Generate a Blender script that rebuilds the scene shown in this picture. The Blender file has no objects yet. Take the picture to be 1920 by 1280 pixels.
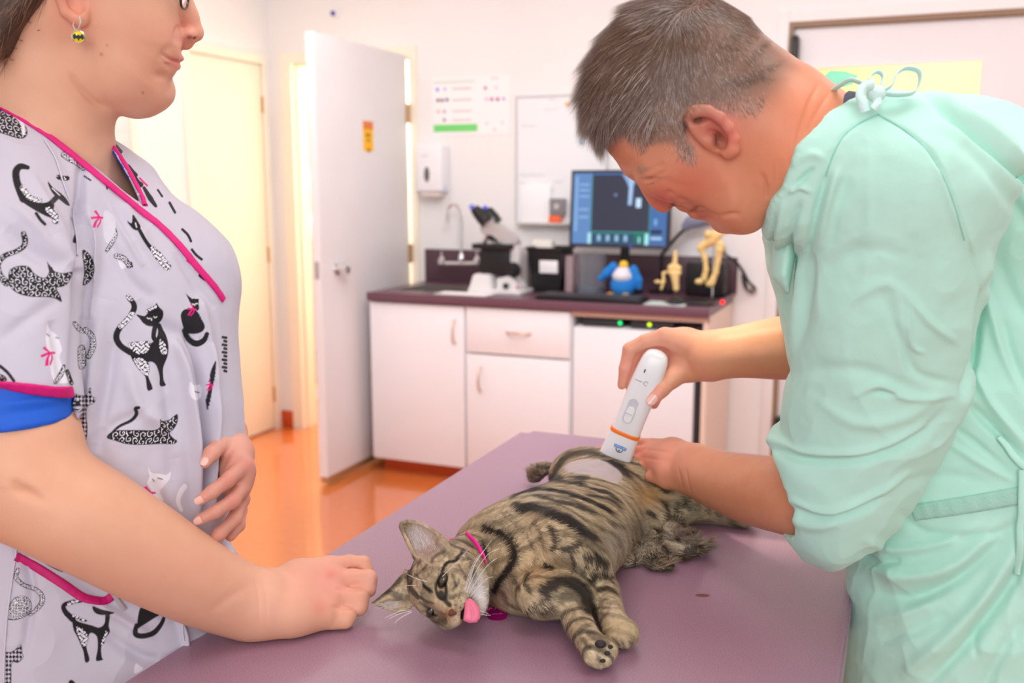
import bpy, bmesh, math, random
import numpy as np
from mathutils import Vector, Matrix, Euler
random.seed(7)
rng = np.random.default_rng(7)
S = bpy.context.scene
COL = S.collection
# ---------------------------------------------------------------- camera
W_, H_, F_ = 1920.0, 1280.0, 1800.0
YAW, PITCH, CH = math.radians(22.4), math.radians(9.3), 1.43
cy_, sy_, cp_, sp_ = math.cos(YAW), math.sin(YAW), math.cos(PITCH), math.sin(PITCH)
CF = np.array([-sy_*cp_, cy_*cp_, -sp_])
CR = np.array([cy_, sy_, 0.0])
CU = np.cross(CR, CF)
CO = np.array([0, 0, CH])
cam_d = bpy.data.cameras.new('camera')
cam = bpy.data.objects.new('camera', cam_d); COL.objects.link(cam)
cam.matrix_world = Matrix(((CR[0], CU[0], -CF[0], 0), (CR[1], CU[1], -CF[1], 0), (CR[2], CU[2], -CF[2], CH), (0, 0, 0, 1)))
cam_d.sensor_width = 36; cam_d.lens = F_*36/W_; cam_d.clip_start = 0.05
cam_d.dof.use_dof = True; cam_d.dof.focus_distance = 1.16; cam_d.dof.aperture_fstop = 4.5
S.camera = cam
# ---------------------------------------------------------------- world, lights, exposure
S.view_settings.view_transform = 'Standard'; S.view_settings.look = 'None'
S.view_settings.gamma = 1; S.view_settings.exposure = 0.14; S.view_settings.use_curve_mapping = False
w = bpy.data.worlds.new('world'); S.world = w; w.use_nodes = True
w.node_tree.nodes['Background'].inputs[0].default_value = (0.96, 0.98, 1.0, 1)
w.node_tree.nodes['Background'].inputs[1].default_value = 0.72
def area(name, loc, target, size, power, color=(1, 1, 1), size_y=None):
    d = bpy.data.lights.new(name, 'AREA'); d.energy = power; d.color = color; d.size = size
    if size_y: d.shape = 'RECTANGLE'; d.size_y = size_y
    o = bpy.data.objects.new(name, d); COL.objects.link(o); o.location = loc
    o.rotation_euler = (Vector(target)-Vector(loc)).to_track_quat('-Z', 'Y').to_euler(); return o
area('ceiling_light_table', (0.1, 1.1, 2.55), (0.1, 1.1, 0), 1.2, 10.5, (0.95, 0.98, 1.0), 0.6)
area('ceiling_light_room', (-1.2, 3.0, 2.65), (-1.2, 3.0, 0), 1.6, 9, (0.93, 0.97, 1.0), 1.0)
area('ceiling_light_left', (-2.6, 3.3, 2.62), (-2.6, 3.3, 0), 0.9, 9, (1, 0.98, 0.9), 0.9)
area('ceiling_light_back', (0.6, 3.4, 2.62), (0.6, 3.4, 0), 1.2, 12, (0.93, 0.97, 1), 0.6)
area('hallway_light', (-3.3, 5.2, 2.6), (-3.3, 5.4, 0), .8, 60, (1, 0.97, 0.84), .7)
area('front_fill_light', (.35, -1.3, 2.0), (-0.5, 3.0, .8), 1.6, 24, (0.95, 0.97, 1.0), 1.2)  # unseen fill added behind the camera to brighten gown and cabinets
area('counter_fill_light', (-.9, 2.1, 2.6), (-1.5, 4.2, .55), 1.0, 29, (0.92, 0.97, 1.0), .6)  # unseen fill added over the room to brighten the cabinet fronts

sl = bpy.data.lights.new('examination_lamp', 'SPOT'); sl.energy = 70; sl.color = (1, .86, .6); sl.spot_size = math.radians(9); sl.spot_blend = .7; sl.shadow_soft_size = .06
so = bpy.data.objects.new('examination_lamp', sl); COL.objects.link(so); so.location = (-.42, 1.22, 2.35); so.rotation_euler = (Vector((-.2, 1.385, 1.19))-Vector(so.location)).to_track_quat('-Z', 'Y').to_euler()

# ---------------------------------------------------------------- camera geometry
def ray(px, py):
    return CF*F_ + CR*(px-W_/2) - CU*(py-H_/2)
def at(px, py, Y=None, X=None, Z=None, D=None):
    d = ray(px, py)
    if Y is not None: t = Y/d[1]
    elif X is not None: t = X/d[0]
    elif Z is not None: t = (Z-CH)/d[2]
    else: t = D/F_
    return CO + d*t
def proj(P):
    Q = np.asarray(P, dtype=np.float64)-CO
    z = Q@CF
    return np.stack([W_/2+F_*(Q@CR)/z, H_/2-F_*(Q@CU)/z], -1), z
# ---------------------------------------------------------------- object helpers
def tag(o, label=None, cat=None, group=None, kind=None):
    if label: o['label'] = label
    if cat: o['category'] = cat
    if group: o['group'] = group
    if kind: o['kind'] = kind
    return o
def empty(name, loc, rz=0, **k):
    o = bpy.data.objects.new(name, None); COL.objects.link(o); o.location = loc; o.rotation_euler = (0, 0, rz)
    o.empty_display_size = 0.05
    return tag(o, **k)
def link(name, me, mat, parent=None, **k):
    o = bpy.data.objects.new(name, me); COL.objects.link(o)
    if mat is not None:
        for m in (mat if isinstance(mat, (list, tuple)) else [mat]): me.materials.append(m)
    if parent is not None:
        o.parent = parent
        o.matrix_parent_inverse = WM(parent).inverted()
    return tag(o, **k)
def WM(o):
    m = Matrix.LocRotScale(o.location, o.rotation_euler, o.scale)
    if o.parent is not None: m = WM(o.parent) @ o.matrix_parent_inverse @ m
    return m
def smooth(me, v=True):
    me.polygons.foreach_set('use_smooth', np.full(len(me.polygons), v, dtype=bool)); return me
def mesh_np(name, V, Fq, sm=True):
    """V (n,3); Fq (m,3|4) int"""
    V = np.asarray(V, dtype=np.float32); Fq = np.asarray(Fq, dtype=np.int32)
    me = bpy.data.meshes.new(name); k = Fq.shape[1]
    me.vertices.add(len(V)); me.vertices.foreach_set('co', V.ravel())
    me.loops.add(Fq.size); me.loops.foreach_set('vertex_index', Fq.ravel())
    me.polygons.add(len(Fq)); me.polygons.foreach_set('loop_start', np.arange(0, Fq.size, k, dtype=np.int32))
    me.update(calc_edges=True); smooth(me, sm); me.validate(); return me
def colors(me, C, name='Col'):
    a = me.color_attributes.new(name, 'FLOAT_COLOR', 'POINT')
    C4 = np.ones((len(C), 4), dtype=np.float32); C4[:, :C.shape[1]] = C
    a.data.foreach_set('color', C4.ravel()); return me
class MB:
    """collects primitives into one mesh"""
    def __init__(s): s.bm = bmesh.new()
    def add(s, V, Fs, M=None):
        vs = [s.bm.verts.new((M @ Vector(v)) if M else v) for v in V]
        for f in Fs:
            try: s.bm.faces.new([vs[i] for i in f])
            except ValueError: pass
        return s
    def box(s, a, b, bev=0.0, M=None, seg=2):
        a = np.array(a, float); b = np.array(b, float); lo = np.minimum(a, b); hi = np.maximum(a, b)
        t = bmesh.new(); bmesh.ops.create_cube(t, size=1)
        for v in t.verts: v.co = Vector([(lo[i]+hi[i])/2+v.co[i]*(hi[i]-lo[i]) for i in range(3)])
        if bev > 0: bmesh.ops.bevel(t, geom=t.edges[:]+t.verts[:], offset=min(bev, min(hi-lo)*.45), segments=seg, affect='EDGES', profile=.5)
        return s.merge(t, M)
    def merge(s, t, M=None):
        if M is not None: bmesh.ops.transform(t, matrix=M, verts=t.verts)
        me = bpy.data.meshes.new('t'); t.to_mesh(me); t.free(); s.bm.from_mesh(me); bpy.data.meshes.remove(me); return s
    def cyl(s, a, b, r, r2=None, n=24, cap=True):
        a = Vector(a); b = Vector(b); r2 = r if r2 is None else r2
        t = bmesh.new(); L = (b-a).length
        bmesh.ops.create_cone(t, cap_ends=cap, segments=n, radius1=r, radius2=r2, depth=L)
        q = (b-a).to_track_quat('Z', 'Y')
        return s.merge(t, Matrix.Translation((a+b)/2) @ q.to_matrix().to_4x4())
    def sph(s, c, r, M=None, n=20):
        t = bmesh.new(); bmesh.ops.create_uvsphere(t, u_segments=n, v_segments=max(8, n//2), radius=1)
        r = (r, r, r) if not hasattr(r, '__len__') else r
        MM = Matrix.Translation(c) @ (M.to_4x4() if M else Matrix()) @ Matrix.Diagonal((*r, 1))
        return s.merge(t, MM)
    def lathe(s, c, prof, n=28, axis=(0, 0, 1)):
        q = Vector(axis).to_track_quat('Z', 'Y').to_matrix().to_4x4(); M = Matrix.Translation(c) @ q
        V = []; Fs = []
        for r, z in prof:
            for i in range(n):
                a = 2*math.pi*i/n; V.append((r*math.cos(a), r*math.sin(a), z))
        for j in range(len(prof)-1):
            for i in range(n):
                Fs.append((j*n+i, j*n+(i+1) % n, (j+1)*n+(i+1) % n, (j+1)*n+i))
        if prof[0][0] > 1e-6: Fs.append(tuple(range(n))[::-1])
        if prof[-1][0] > 1e-6: Fs.append(tuple((len(prof)-1)*n+i for i in range(n)))
        return s.add(V, Fs, M)
    def tube(s, pts, r, n=10, flat=1.0, up=(0, 0, 1)):
        pts = [Vector(p) for p in pts]; rr = r if hasattr(r, '__len__') else [r]*len(pts)
        V = []; Fs = []; nrm = None
        for i, p in enumerate(pts):
            t = (pts[min(i+1, len(pts)-1)]-pts[max(i-1, 0)]).normalized()
            if nrm is None:
                nrm = Vector(up).cross(t)
                if nrm.length < 1e-3: nrm = Vector((1, 0, 0)).cross(t)
            nrm = (nrm-t*nrm.dot(t)).normalized(); b = t.cross(nrm)
            for k in range(n):
                a = 2*math.pi*k/n
                V.append(p+nrm*math.cos(a)*rr[i]+b*math.sin(a)*rr[i]*flat)
        for i in range(len(pts)-1):
            for k in range(n): Fs.append((i*n+k, i*n+(k+1) % n, (i+1)*n+(k+1) % n, (i+1)*n+k))
        Fs.append(tuple(range(n))[::-1]); Fs.append(tuple((len(pts)-1)*n+k for k in range(n)))
        return s.add(V, Fs)
    def prism(s, poly, M, h, bev=0):
        """poly 2d outline in local xy, extruded 0..h along local z"""
        t = bmesh.new(); vs = [t.verts.new((x, y, 0)) for x, y in poly]; f = t.faces.new(vs)
        r = bmesh.ops.extrude_face_region(t, geom=[f]); bmesh.ops.translate(t, vec=(0, 0, h), verts=[g for g in r['geom'] if isinstance(g, bmesh.types.BMVert)])
        if bev: bmesh.ops.bevel(t, geom=t.edges[:], offset=bev, segments=2, affect='EDGES')
        return s.merge(t, M)
    def build(s, name, mat, parent=None, sm=True, ang=35, **k):
        bmesh.ops.recalc_face_normals(s.bm, faces=s.bm.faces[:])
        me = bpy.data.meshes.new(name); s.bm.to_mesh(me); s.bm.free(); smooth(me, sm)
        if sm:
            try: me.set_sharp_from_angle(angle=math.radians(ang))
            except Exception: pass
        return link(name, me, mat, parent, **k)
def spline(pts, n=8):
    """Catmull-Rom through points of any dimension"""
    P = np.array(pts, float); out = []
    for i in range(len(P)-1):
        p0 = P[max(i-1, 0)]; p1 = P[i]; p2 = P[i+1]; p3 = P[min(i+2, len(P)-1)]
        for k in range(n):
            t = k/n
            out.append(.5*((2*p1)+(-p0+p2)*t+(2*p0-5*p1+4*p2-p3)*t*t+(-p0+3*p1-3*p2+p3)*t**3))
    out.append(P[-1]); return np.array(out)
def closed_spline(pts, n=6):
    P = np.array(pts, float); N = len(P); out = []
    for i in range(N):
        p0, p1, p2, p3 = P[(i-1) % N], P[i], P[(i+1) % N], P[(i+2) % N]
        for k in range(n):
            t = k/n
            out.append(.5*((2*p1)+(-p0+p2)*t+(2*p0-5*p1+4*p2-p3)*t*t+(-p0+3*p1-3*p2+p3)*t**3))
    return np.array(out)
# ---------------------------------------------------------------- materials
def srgb(r, g, b):
    f = lambda c: (c/255/12.92) if c/255 <= 0.04045 else ((c/255+0.055)/1.055)**2.4
    return (f(r), f(g), f(b))
def mat(name, col, rough=.5, metal=0, noise=0, nscale=40, bump=0, bscale=200, sss=0, spec=.5, trans=0, emit=None, estr=0, coat=0, sheen=0, vcol=False, alpha=1, col2=None, ior=1.45, bdist=.002, sssr=(1, .35, .2), ssss=.008):
    m = bpy.data.materials.new(name); m.use_nodes = True; nt = m.node_tree; N = nt.nodes; L = nt.links
    b = N['Principled BSDF']; I = b.inputs
    c = (*col, 1) if len(col) == 3 else col
    I['Base Color'].default_value = c; I['Roughness'].default_value = rough; I['Metallic'].default_value = metal
    I['Specular IOR Level'].default_value = spec; I['IOR'].default_value = ior
    I['Transmission Weight'].default_value = trans; I['Coat Weight'].default_value = coat; I['Sheen Weight'].default_value = sheen
    I['Alpha'].default_value = alpha
    if sss: I['Subsurface Weight'].default_value = sss; I['Subsurface Radius'].default_value = sssr; I['Subsurface Scale'].default_value = ssss
    if emit: I['Emission Color'].default_value = (*emit, 1); I['Emission Strength'].default_value = estr
    tc = N.new('ShaderNodeTexCoord'); src = None
    if vcol:
        v = N.new('ShaderNodeVertexColor'); v.layer_name = 'Col'; src = v.outputs['Color']
    if noise or col2:
        n = N.new('ShaderNodeTexNoise'); n.inputs['Scale'].default_value = nscale; n.inputs['Detail'].default_value = 4
        L.new(tc.outputs['Object'], n.inputs['Vector'])
        mx = N.new('ShaderNodeMix'); mx.data_type = 'RGBA'
        if col2:
            cr = N.new('ShaderNodeMapRange'); cr.inputs[1].default_value = .35; cr.inputs[2].default_value = .65; L.new(n.outputs['Fac'], cr.inputs[0]); L.new(cr.outputs[0], mx.inputs[0])
            mx.inputs[6].default_value = c; mx.inputs[7].default_value = (*col2, 1)
            if src: L.new(src, mx.inputs[6])
            src = mx.outputs[2]
        else:
            mx.blend_type = 'MULTIPLY'; mx.inputs[0].default_value = 1
            cr = N.new('ShaderNodeMapRange'); cr.inputs[1].default_value = .3; cr.inputs[2].default_value = .7; cr.inputs[3].default_value = 1-noise; cr.inputs[4].default_value = 1+noise*.4
            L.new(n.outputs['Fac'], cr.inputs[0]); L.new(cr.outputs[0], mx.inputs[7])
            if src: L.new(src, mx.inputs[6])
            else: mx.inputs[6].default_value = c
            src = mx.outputs[2]
    if src: L.new(src, I['Base Color'])
    if bump:
        n = N.new('ShaderNodeTexNoise'); n.inputs['Scale'].default_value = bscale; n.inputs['Detail'].default_value = 3
        L.new(tc.outputs['Object'], n.inputs['Vector'])
        bp = N.new('ShaderNodeBump'); bp.inputs['Strength'].default_value = bump; bp.inputs['Distance'].default_value = bdist
        L.new(n.outputs['Fac'], bp.inputs['Height']); L.new(bp.outputs[0], I['Normal'])
    return m
# ---------------------------------------------------------------- implicit modelling
def smin(a, b, k):
    if k <= 0: return np.minimum(a, b)
    h = np.maximum(k-np.abs(a-b), 0)/k
    return np.minimum(a, b)-h*h*k*.25
def unit(v):
    v = np.asarray(v, float); return v/np.linalg.norm(v)
class Sculpt:
    def __init__(s, lo, hi, h):
        s.lo = np.array(lo, float); s.h = h
        s.n = np.ceil((np.array(hi)-s.lo)/h).astype(int)+1
        s.ax = [(s.lo[i]+np.arange(s.n[i])*h).astype(np.float32) for i in range(3)]
        s.F = np.full(s.n, 1.0, dtype=np.float32)
    def _sl(s, lo, hi):
        a = np.clip(np.floor((np.array(lo)-s.lo)/s.h).astype(int), 0, s.n); b = np.clip(np.ceil((np.array(hi)-s.lo)/s.h).astype(int)+1, 0, s.n)
        return tuple(slice(a[i], b[i]) for i in range(3))
    def _xyz(s, sl):
        return s.ax[0][sl[0]][:, None, None], s.ax[1][sl[1]][None, :, None], s.ax[2][sl[2]][None, None, :]
    def op(s, fn, lo, hi, k=0.01, mode='u'):
        pad = max(k, s.h)*1.5+2*s.h
        sl = s._sl(np.array(lo)-pad, np.array(hi)+pad)
        if any(q.stop <= q.start for q in sl): return s
        x, y, z = s._xyz(sl); d = fn(x, y, z).astype(np.float32)
        if mode == 'u': s.F[sl] = smin(s.F[sl], d, k)
        elif mode == 's': s.F[sl] = -smin(-s.F[sl], d, k)
        elif mode == 'i': s.F[sl] = -smin(-s.F[sl], -d, k)
        return s
    def cone(s, a, b, ra, rb=None, k=.01, mode='u', flat=None, fs=1.0):
        a = np.asarray(a, float); b = np.asarray(b, float); rb = ra if rb is None else rb
        ab = b-a; L2 = max(ab@ab, 1e-12); R = max(ra, rb)*max(1, fs)
        if flat is not None: flat = unit(flat)
        def fn(x, y, z):
            dx, dy, dz = x-a[0], y-a[1], z-a[2]
            t = np.clip((dx*ab[0]+dy*ab[1]+dz*ab[2])/L2, 0, 1)
            qx, qy, qz = dx-t*ab[0], dy-t*ab[1], dz-t*ab[2]
            r = ra+(rb-ra)*t
            if flat is None: return np.sqrt(qx*qx+qy*qy+qz*qz)-r
            c = qx*flat[0]+qy*flat[1]+qz*flat[2]
            q2 = qx*qx+qy*qy+qz*qz-c*c
            D = np.sqrt(np.maximum(q2+(c/fs)**2, 1e-12))
            return (D-r)*min(1, fs)
        return s.op(fn, np.minimum(a, b)-R, np.maximum(a, b)+R, k, mode)
    def chain(s, pts, rs, k=.01, mode='u', flat=None, fs=1.0, n=0):
        P = [np.asarray(p, float) for p in pts]
        if n:
            Q = spline([list(p)+[r] for p, r in zip(P, rs)], n); P = [q[:3] for q in Q]; rs = [q[3] for q in Q]
        for i in range(len(P)-1): s.cone(P[i], P[i+1], rs[i], rs[i+1], k, mode, flat, fs)
        return s
    def ell(s, c, r, R=None, k=.01, mode='u'):
        c = np.asarray(c, float); r = np.asarray(r, float) if hasattr(r, '__len__') else np.array([r]*3, float)
        A = np.eye(3) if R is None else np.asarray(R, float)   # rows = local axes
        m = r.max()
        def fn(x, y, z):
            dx, dy, dz = x-c[0], y-c[1], z-c[2]
            q = [dx*A[i][0]+dy*A[i][1]+dz*A[i][2] for i in range(3)]
            k0 = np.sqrt(sum((q[i]/r[i])**2 for i in range(3)))+1e-9
            k1 = np.sqrt(sum((q[i]/r[i]**2)**2 for i in range(3)))+1e-9
            return k0*(k0-1)/k1
        return s.op(fn, c-m, c+m, k, mode)
    def inflate(s, poly, O, U, V, R, sfun=1.0, k=.01, mode='u', lim=None, ofun=None):
        """poly: (n,2) outline in plane (O; U,V); R edge roundness (m); half thickness = R*sfun(u,v)"""
        poly = np.asarray(poly, float); O = np.asarray(O, float); U = unit(U); V = unit(V); Nn = np.cross(U, V)
        g = s.h; m = .03
        u0, v0 = poly.min(0)-m; u1, v1 = poly.max(0)+m
        us = np.arange(u0, u1+g, g); vs = np.arange(v0, v1+g, g)
        D = poly_sd(us[:, None], vs[None, :], poly)
        s2 = sfun(us[:, None], vs[None, :]) if callable(sfun) else np.full(D.shape, float(sfun))
        s2 = np.broadcast_to(s2, D.shape)
        o2 = ofun(us[:, None], vs[None, :])*np.ones(D.shape) if ofun else None
        smax = float(s2.max())*R*(1)
        omax = 0 if o2 is None else float(np.abs(o2).max())
        cs = [O+U*a+V*b+Nn*c for a in (u0, u1) for b in (v0, v1) for c in (-smax-omax, smax+omax)]
        def bil(G, u, v):
            fu = np.clip((u-u0)/g, 0, len(us)-1.001); fv = np.clip((v-v0)/g, 0, len(vs)-1.001)
            iu = fu.astype(int); iv = fv.astype(int); a = fu-iu; b = fv-iv
            return (G[iu, iv]*(1-a)+G[iu+1, iv]*a)*(1-b)+(G[iu, iv+1]*(1-a)+G[iu+1, iv+1]*a)*b
        def fn(x, y, z):
            dx, dy, dz = x-O[0], y-O[1], z-O[2]
            u = dx*U[0]+dy*U[1]+dz*U[2]; v = dx*V[0]+dy*V[1]+dz*V[2]; n = dx*Nn[0]+dy*Nn[1]+dz*Nn[2]
            d = bil(D, u, v); sc = bil(s2, u, v)
            if o2 is not None: n = n-bil(o2, u, v)
            q = R-np.minimum(d, R)
            return (np.sqrt(q*q+(n/sc)**2)-R)*np.minimum(1, sc)
        return s.op(fn, np.min(cs, 0), np.max(cs, 0), k, mode)
    def cut(s, p, n, k=0):
        """remove everything on the side n points to"""
        p = np.asarray(p, float); n = unit(n)
        x, y, z = s.ax[0][:, None, None], s.ax[1][None, :, None], s.ax[2][None, None, :]
        d = ((x-p[0])*n[0]+(y-p[1])*n[1]+(z-p[2])*n[2]).astype(np.float32)
        s.F = -smin(-s.F, -d, k); return s
    def surface(s, relax=2):
        F = s.F.copy()
        for ax in range(3):     # close at the border
            for e in (0, -1):
                sl = [slice(None)]*3; sl[ax] = e; F[tuple(sl)] = np.maximum(F[tuple(sl)], s.h*.5)
        V, Q = surface_nets(F); V = s.lo+V*s.h
        for _ in range(relax): V = laplace(V, Q, .5)
        return V, Q
def poly_sd(u, v, poly):
    """signed distance, positive inside"""
    d2 = None; ins = None; n = len(poly)
    u = u+0*v; v = v+0*u
    d2 = np.full(u.shape, 1e9); ins = np.zeros(u.shape, bool)
    for i in range(n):
        ax, ay = poly[i]; bx, by = poly[(i+1) % n]
        ex, ey = bx-ax, by-ay; L = ex*ex+ey*ey
        if L < 1e-14: continue
        wx, wy = u-ax, v-ay; t = np.clip((wx*ex+wy*ey)/L, 0, 1)
        d2 = np.minimum(d2, (wx-t*ex)**2+(wy-t*ey)**2)
        c = (ay > v) != (by > v)
        if ey != 0: ins ^= c & (u < (ex*(v-ay)/ey+ax))
    d = np.sqrt(d2); return np.where(ins, d, -d)
def seg_d(P, pts, width=False):
    """distance of points P (n,2) to a polyline, and arc parameter 0..1"""
    best = np.full(len(P), 1e9); par = np.zeros(len(P)); n = len(pts)-1
    for i in range(n):
        a = np.array(pts[i][:2], float); b = np.array(pts[i+1][:2], float); e = b-a; L = max(e@e, 1e-9)
        t = np.clip(((P-a)@e)/L, 0, 1); d = np.hypot(P[:, 0]-a[0]-t*e[0], P[:, 1]-a[1]-t*e[1])
        m = d < best; best[m] = d[m]; par[m] = (i+t[m])/n
    return best, par
def surface_nets(F):
    neg = F < 0; nx, ny, nz = F.shape
    c = [neg[i:nx-1+i, j:ny-1+j, k:nz-1+k] for i in (0, 1) for j in (0, 1) for k in (0, 1)]
    cnt = sum(a.astype(np.int8) for a in c); act = (cnt > 0) & (cnt < 8)
    idx = np.full(act.shape, -1, dtype=np.int64); I = np.argwhere(act); idx[act] = np.arange(len(I))
    acc = np.zeros((len(I), 3)); num = np.zeros(len(I))
    corners = [(i, j, k) for i in (0, 1) for j in (0, 1) for k in (0, 1)]
    vals = {cc: F[I[:, 0]+cc[0], I[:, 1]+cc[1], I[:, 2]+cc[2]] for cc in corners}
    for a in corners:
        for ax in range(3):
            if a[ax] == 0:
                b = list(a); b[ax] = 1; b = tuple(b); va, vb = vals[a], vals[b]; m = (va < 0) != (vb < 0)
                t = np.where(m, va/np.where(m, va-vb, 1), 0)
                p = np.array(a, float)[None, :]+np.eye(3)[ax][None, :]*t[:, None]
                acc[m] += p[m]; num[m] += 1
    V = I+acc/num[:, None]
    Q = []
    for ax in range(3):
        o = [(1, 2), (2, 0), (0, 1)][ax]
        sl0 = [slice(None)]*3; sl1 = [slice(None)]*3; sl0[ax] = slice(0, -1); sl1[ax] = slice(1, None)
        a = neg[tuple(sl0)]; b = neg[tuple(sl1)]
        for flip, m in ((False, a & ~b), (True, ~a & b)):
            E = np.argwhere(m)
            ok = (E[:, o[0]] > 0) & (E[:, o[1]] > 0) & (E[:, o[0]] < F.shape[o[0]]-1) & (E[:, o[1]] < F.shape[o[1]]-1)
            E = E[ok]; quad = []
            for da, db in ((0, 0), (-1, 0), (-1, -1), (0, -1)):
                e = E.copy(); e[:, o[0]] += da; e[:, o[1]] += db
                quad.append(idx[e[:, 0], e[:, 1], e[:, 2]])
            q = np.stack(quad, 1)
            if flip: q = q[:, ::-1]
            Q.append(q)
    Q = np.concatenate(Q); return V, Q[(Q >= 0).all(1)]
def laplace(V, Q, f=.5):
    A = np.zeros_like(V); n = np.zeros(len(V))
    for i in range(4):
        a, b = Q[:, i], Q[:, (i+1) % 4]
        for c in range(3):
            A[:, c] += np.bincount(a, V[b, c], len(V))+np.bincount(b, V[a, c], len(V))
        n += np.bincount(a, minlength=len(V))+np.bincount(b, minlength=len(V))
    n[n == 0] = 1; return V+(A/n[:, None]-V)*f
def vnormals(V, Q):
    e1 = V[Q[:, 2]]-V[Q[:, 0]]; e2 = V[Q[:, 3]]-V[Q[:, 1]]; fn = np.cross(e1, e2)
    N = np.zeros_like(V)
    for i in range(4):
        for c in range(3): N[:, c] += np.bincount(Q[:, i], fn[:, c], len(V))
    return N/np.maximum(np.linalg.norm(N, axis=1), 1e-12)[:, None]
def subdiv(V, Q):
    """split each quad in four (linear) and relax"""
    E = np.concatenate([Q[:, [i, (i+1) % 4]] for i in range(4)]); Es = np.sort(E, 1)
    U, inv = np.unique(Es, axis=0, return_inverse=True); inv = inv.ravel(); nV = len(V); nQ = len(Q)
    mid = (V[U[:, 0]]+V[U[:, 1]])/2; fc = V[Q].mean(1)
    e = [nV+inv[i*nQ:(i+1)*nQ] for i in range(4)]; f = nV+len(U)+np.arange(nQ)
    Q2 = np.concatenate([np.stack([Q[:, 0], e[0], f, e[3]], 1), np.stack([e[0], Q[:, 1], e[1], f], 1), np.stack([f, e[1], Q[:, 2], e[2]], 1), np.stack([e[3], f, e[2], Q[:, 3]], 1)])
    return laplace(np.concatenate([V, mid, fc]), Q2, .5), Q2
def submesh(V, Q, keep):
    """faces whose vertices all satisfy keep"""
    f = keep[Q].all(1); Q = Q[f]; u, inv = np.unique(Q, return_inverse=True)
    return V[u], inv.reshape(Q.shape), u
def vnoise(P, scale, seed=0, oct=1):
    """smooth value noise in -1..1 at points (n,3)"""
    out = np.zeros(len(P)); amp = 1; tot = 0
    r = np.random.default_rng(seed); T = r.uniform(-1, 1, 4096)
    for o in range(oct):
        X = np.asarray(P)*scale*2**o+17.3*o; i = np.floor(X).astype(np.int64); f = X-i; f = f*f*(3-2*f)
        v = 0
        for a in (0, 1):
            for b in (0, 1):
                for c in (0, 1):
                    hsh = ((i[:, 0]+a)*73856093 ^ (i[:, 1]+b)*19349663 ^ (i[:, 2]+c)*83492791) & 4095
                    v = v+T[hsh]*(f[:, 0] if a else 1-f[:, 0])*(f[:, 1] if b else 1-f[:, 1])*(f[:, 2] if c else 1-f[:, 2])
        out += v*amp; tot += amp; amp *= .5
    return out/tot
def ss(x, a, b):
    t = np.clip((x-a)/(b-a), 0, 1); return t*t*(3-2*t)
def folds(V, N, lst, gain=1.0):
    """push vertices along the normal near polylines given in picture coordinates: (points, width_px, height_m)"""
    P, z = proj(V); D = np.zeros(len(V))
    for pts, wd, hgt in lst:
        pts = spline(pts, 4); d, t = seg_d(P, pts); env = np.sin(np.pi*np.clip(t*.94+.03, 0, 1))**.6
        D += hgt*env*np.exp(-(d/wd)**2)
    return V+N*(D*gain)[:, None]
def strands(R0, Nn, T, length, width, C, bend=.3, seg=2, lift=.35, tipc=None):
    """flat tapering hair strands: roots R0, surface normals, lie direction T (unit), per-strand arrays"""
    n = len(R0); length = np.broadcast_to(length, (n,)); width = np.broadcast_to(width, (n,)); lift = np.broadcast_to(lift, (n,))
    S_ = np.cross(T, Nn); S_ /= np.maximum(np.linalg.norm(S_, axis=1), 1e-9)[:, None]
    rows = []; cols = []
    for j in range(seg+1):
        t = j/seg
        c = R0+T*(length*t)[:, None]+Nn*(length*(lift*t-bend*t*t))[:, None]
        wv = width*(1-t*.92)
        if j < seg:
            rows += [c-S_*wv[:, None]/2, c+S_*wv[:, None]/2]
            cc = C if tipc is None else C*(1-t)+tipc*t; cols += [cc, cc]
        else:
            rows.append(c); cols.append(C if tipc is None else tipc)
    m = 2*seg+1; V = np.stack(rows, 1).reshape(-1, 3); CC = np.stack(cols, 1).reshape(-1, 3)
    base = (np.arange(n)*m)[:, None]; Fs = []
    for j in range(seg-1):
        a = 2*j; Fs += [base+[a, a+1, a+3], base+[a, a+3, a+2]]
    a = 2*(seg-1); Fs.append(base+[a, a+1, a+2])
    return V, np.concatenate(Fs), CC
def sample_faces(V, Q, N, n, dens=None, rg=None):
    """random points on the quads; returns positions, normals, vertex weights source index"""
    rg = rg or rng
    A = .5*np.linalg.norm(np.cross(V[Q[:, 2]]-V[Q[:, 0]], V[Q[:, 3]]-V[Q[:, 1]]), axis=1)
    if dens is not None: A = A*dens[Q].mean(1)
    f = rg.choice(len(Q), n, p=A/A.sum()); a = rg.random(n)[:, None]; b = rg.random(n)[:, None]; q = Q[f]
    P = (V[q[:, 0]]*(1-a)+V[q[:, 1]]*a)*(1-b)+(V[q[:, 3]]*(1-a)+V[q[:, 2]]*a)*b
    Nn = N[q].mean(1); Nn /= np.maximum(np.linalg.norm(Nn, axis=1), 1e-9)[:, None]
    return P, Nn, q[:, 0]
def text_obj(name, body, size, M, material, parent=None, ext=.0003, align='CENTER', **k):
    c = bpy.data.curves.new(name, 'FONT'); c.body = body; c.size = size; c.extrude = ext; c.align_x = align; c.align_y = 'CENTER'
    o = bpy.data.objects.new(name, c); COL.objects.link(o); dg = bpy.context.evaluated_depsgraph_get()
    me = bpy.data.meshes.new_from_object(o.evaluated_get(dg)); bpy.data.objects.remove(o); bpy.data.curves.remove(c)
    me.transform(M); return link(name, me, material, parent, **k)
def frame_m(O, X, Y):
    X = Vector(unit(X)); Y = Vector(unit(Y)); Z = X.cross(Y)
    return Matrix(((X[0], Y[0], Z[0], O[0]), (X[1], Y[1], Z[1], O[1]), (X[2], Y[2], Z[2], O[2]), (0, 0, 0, 1)))
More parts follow.
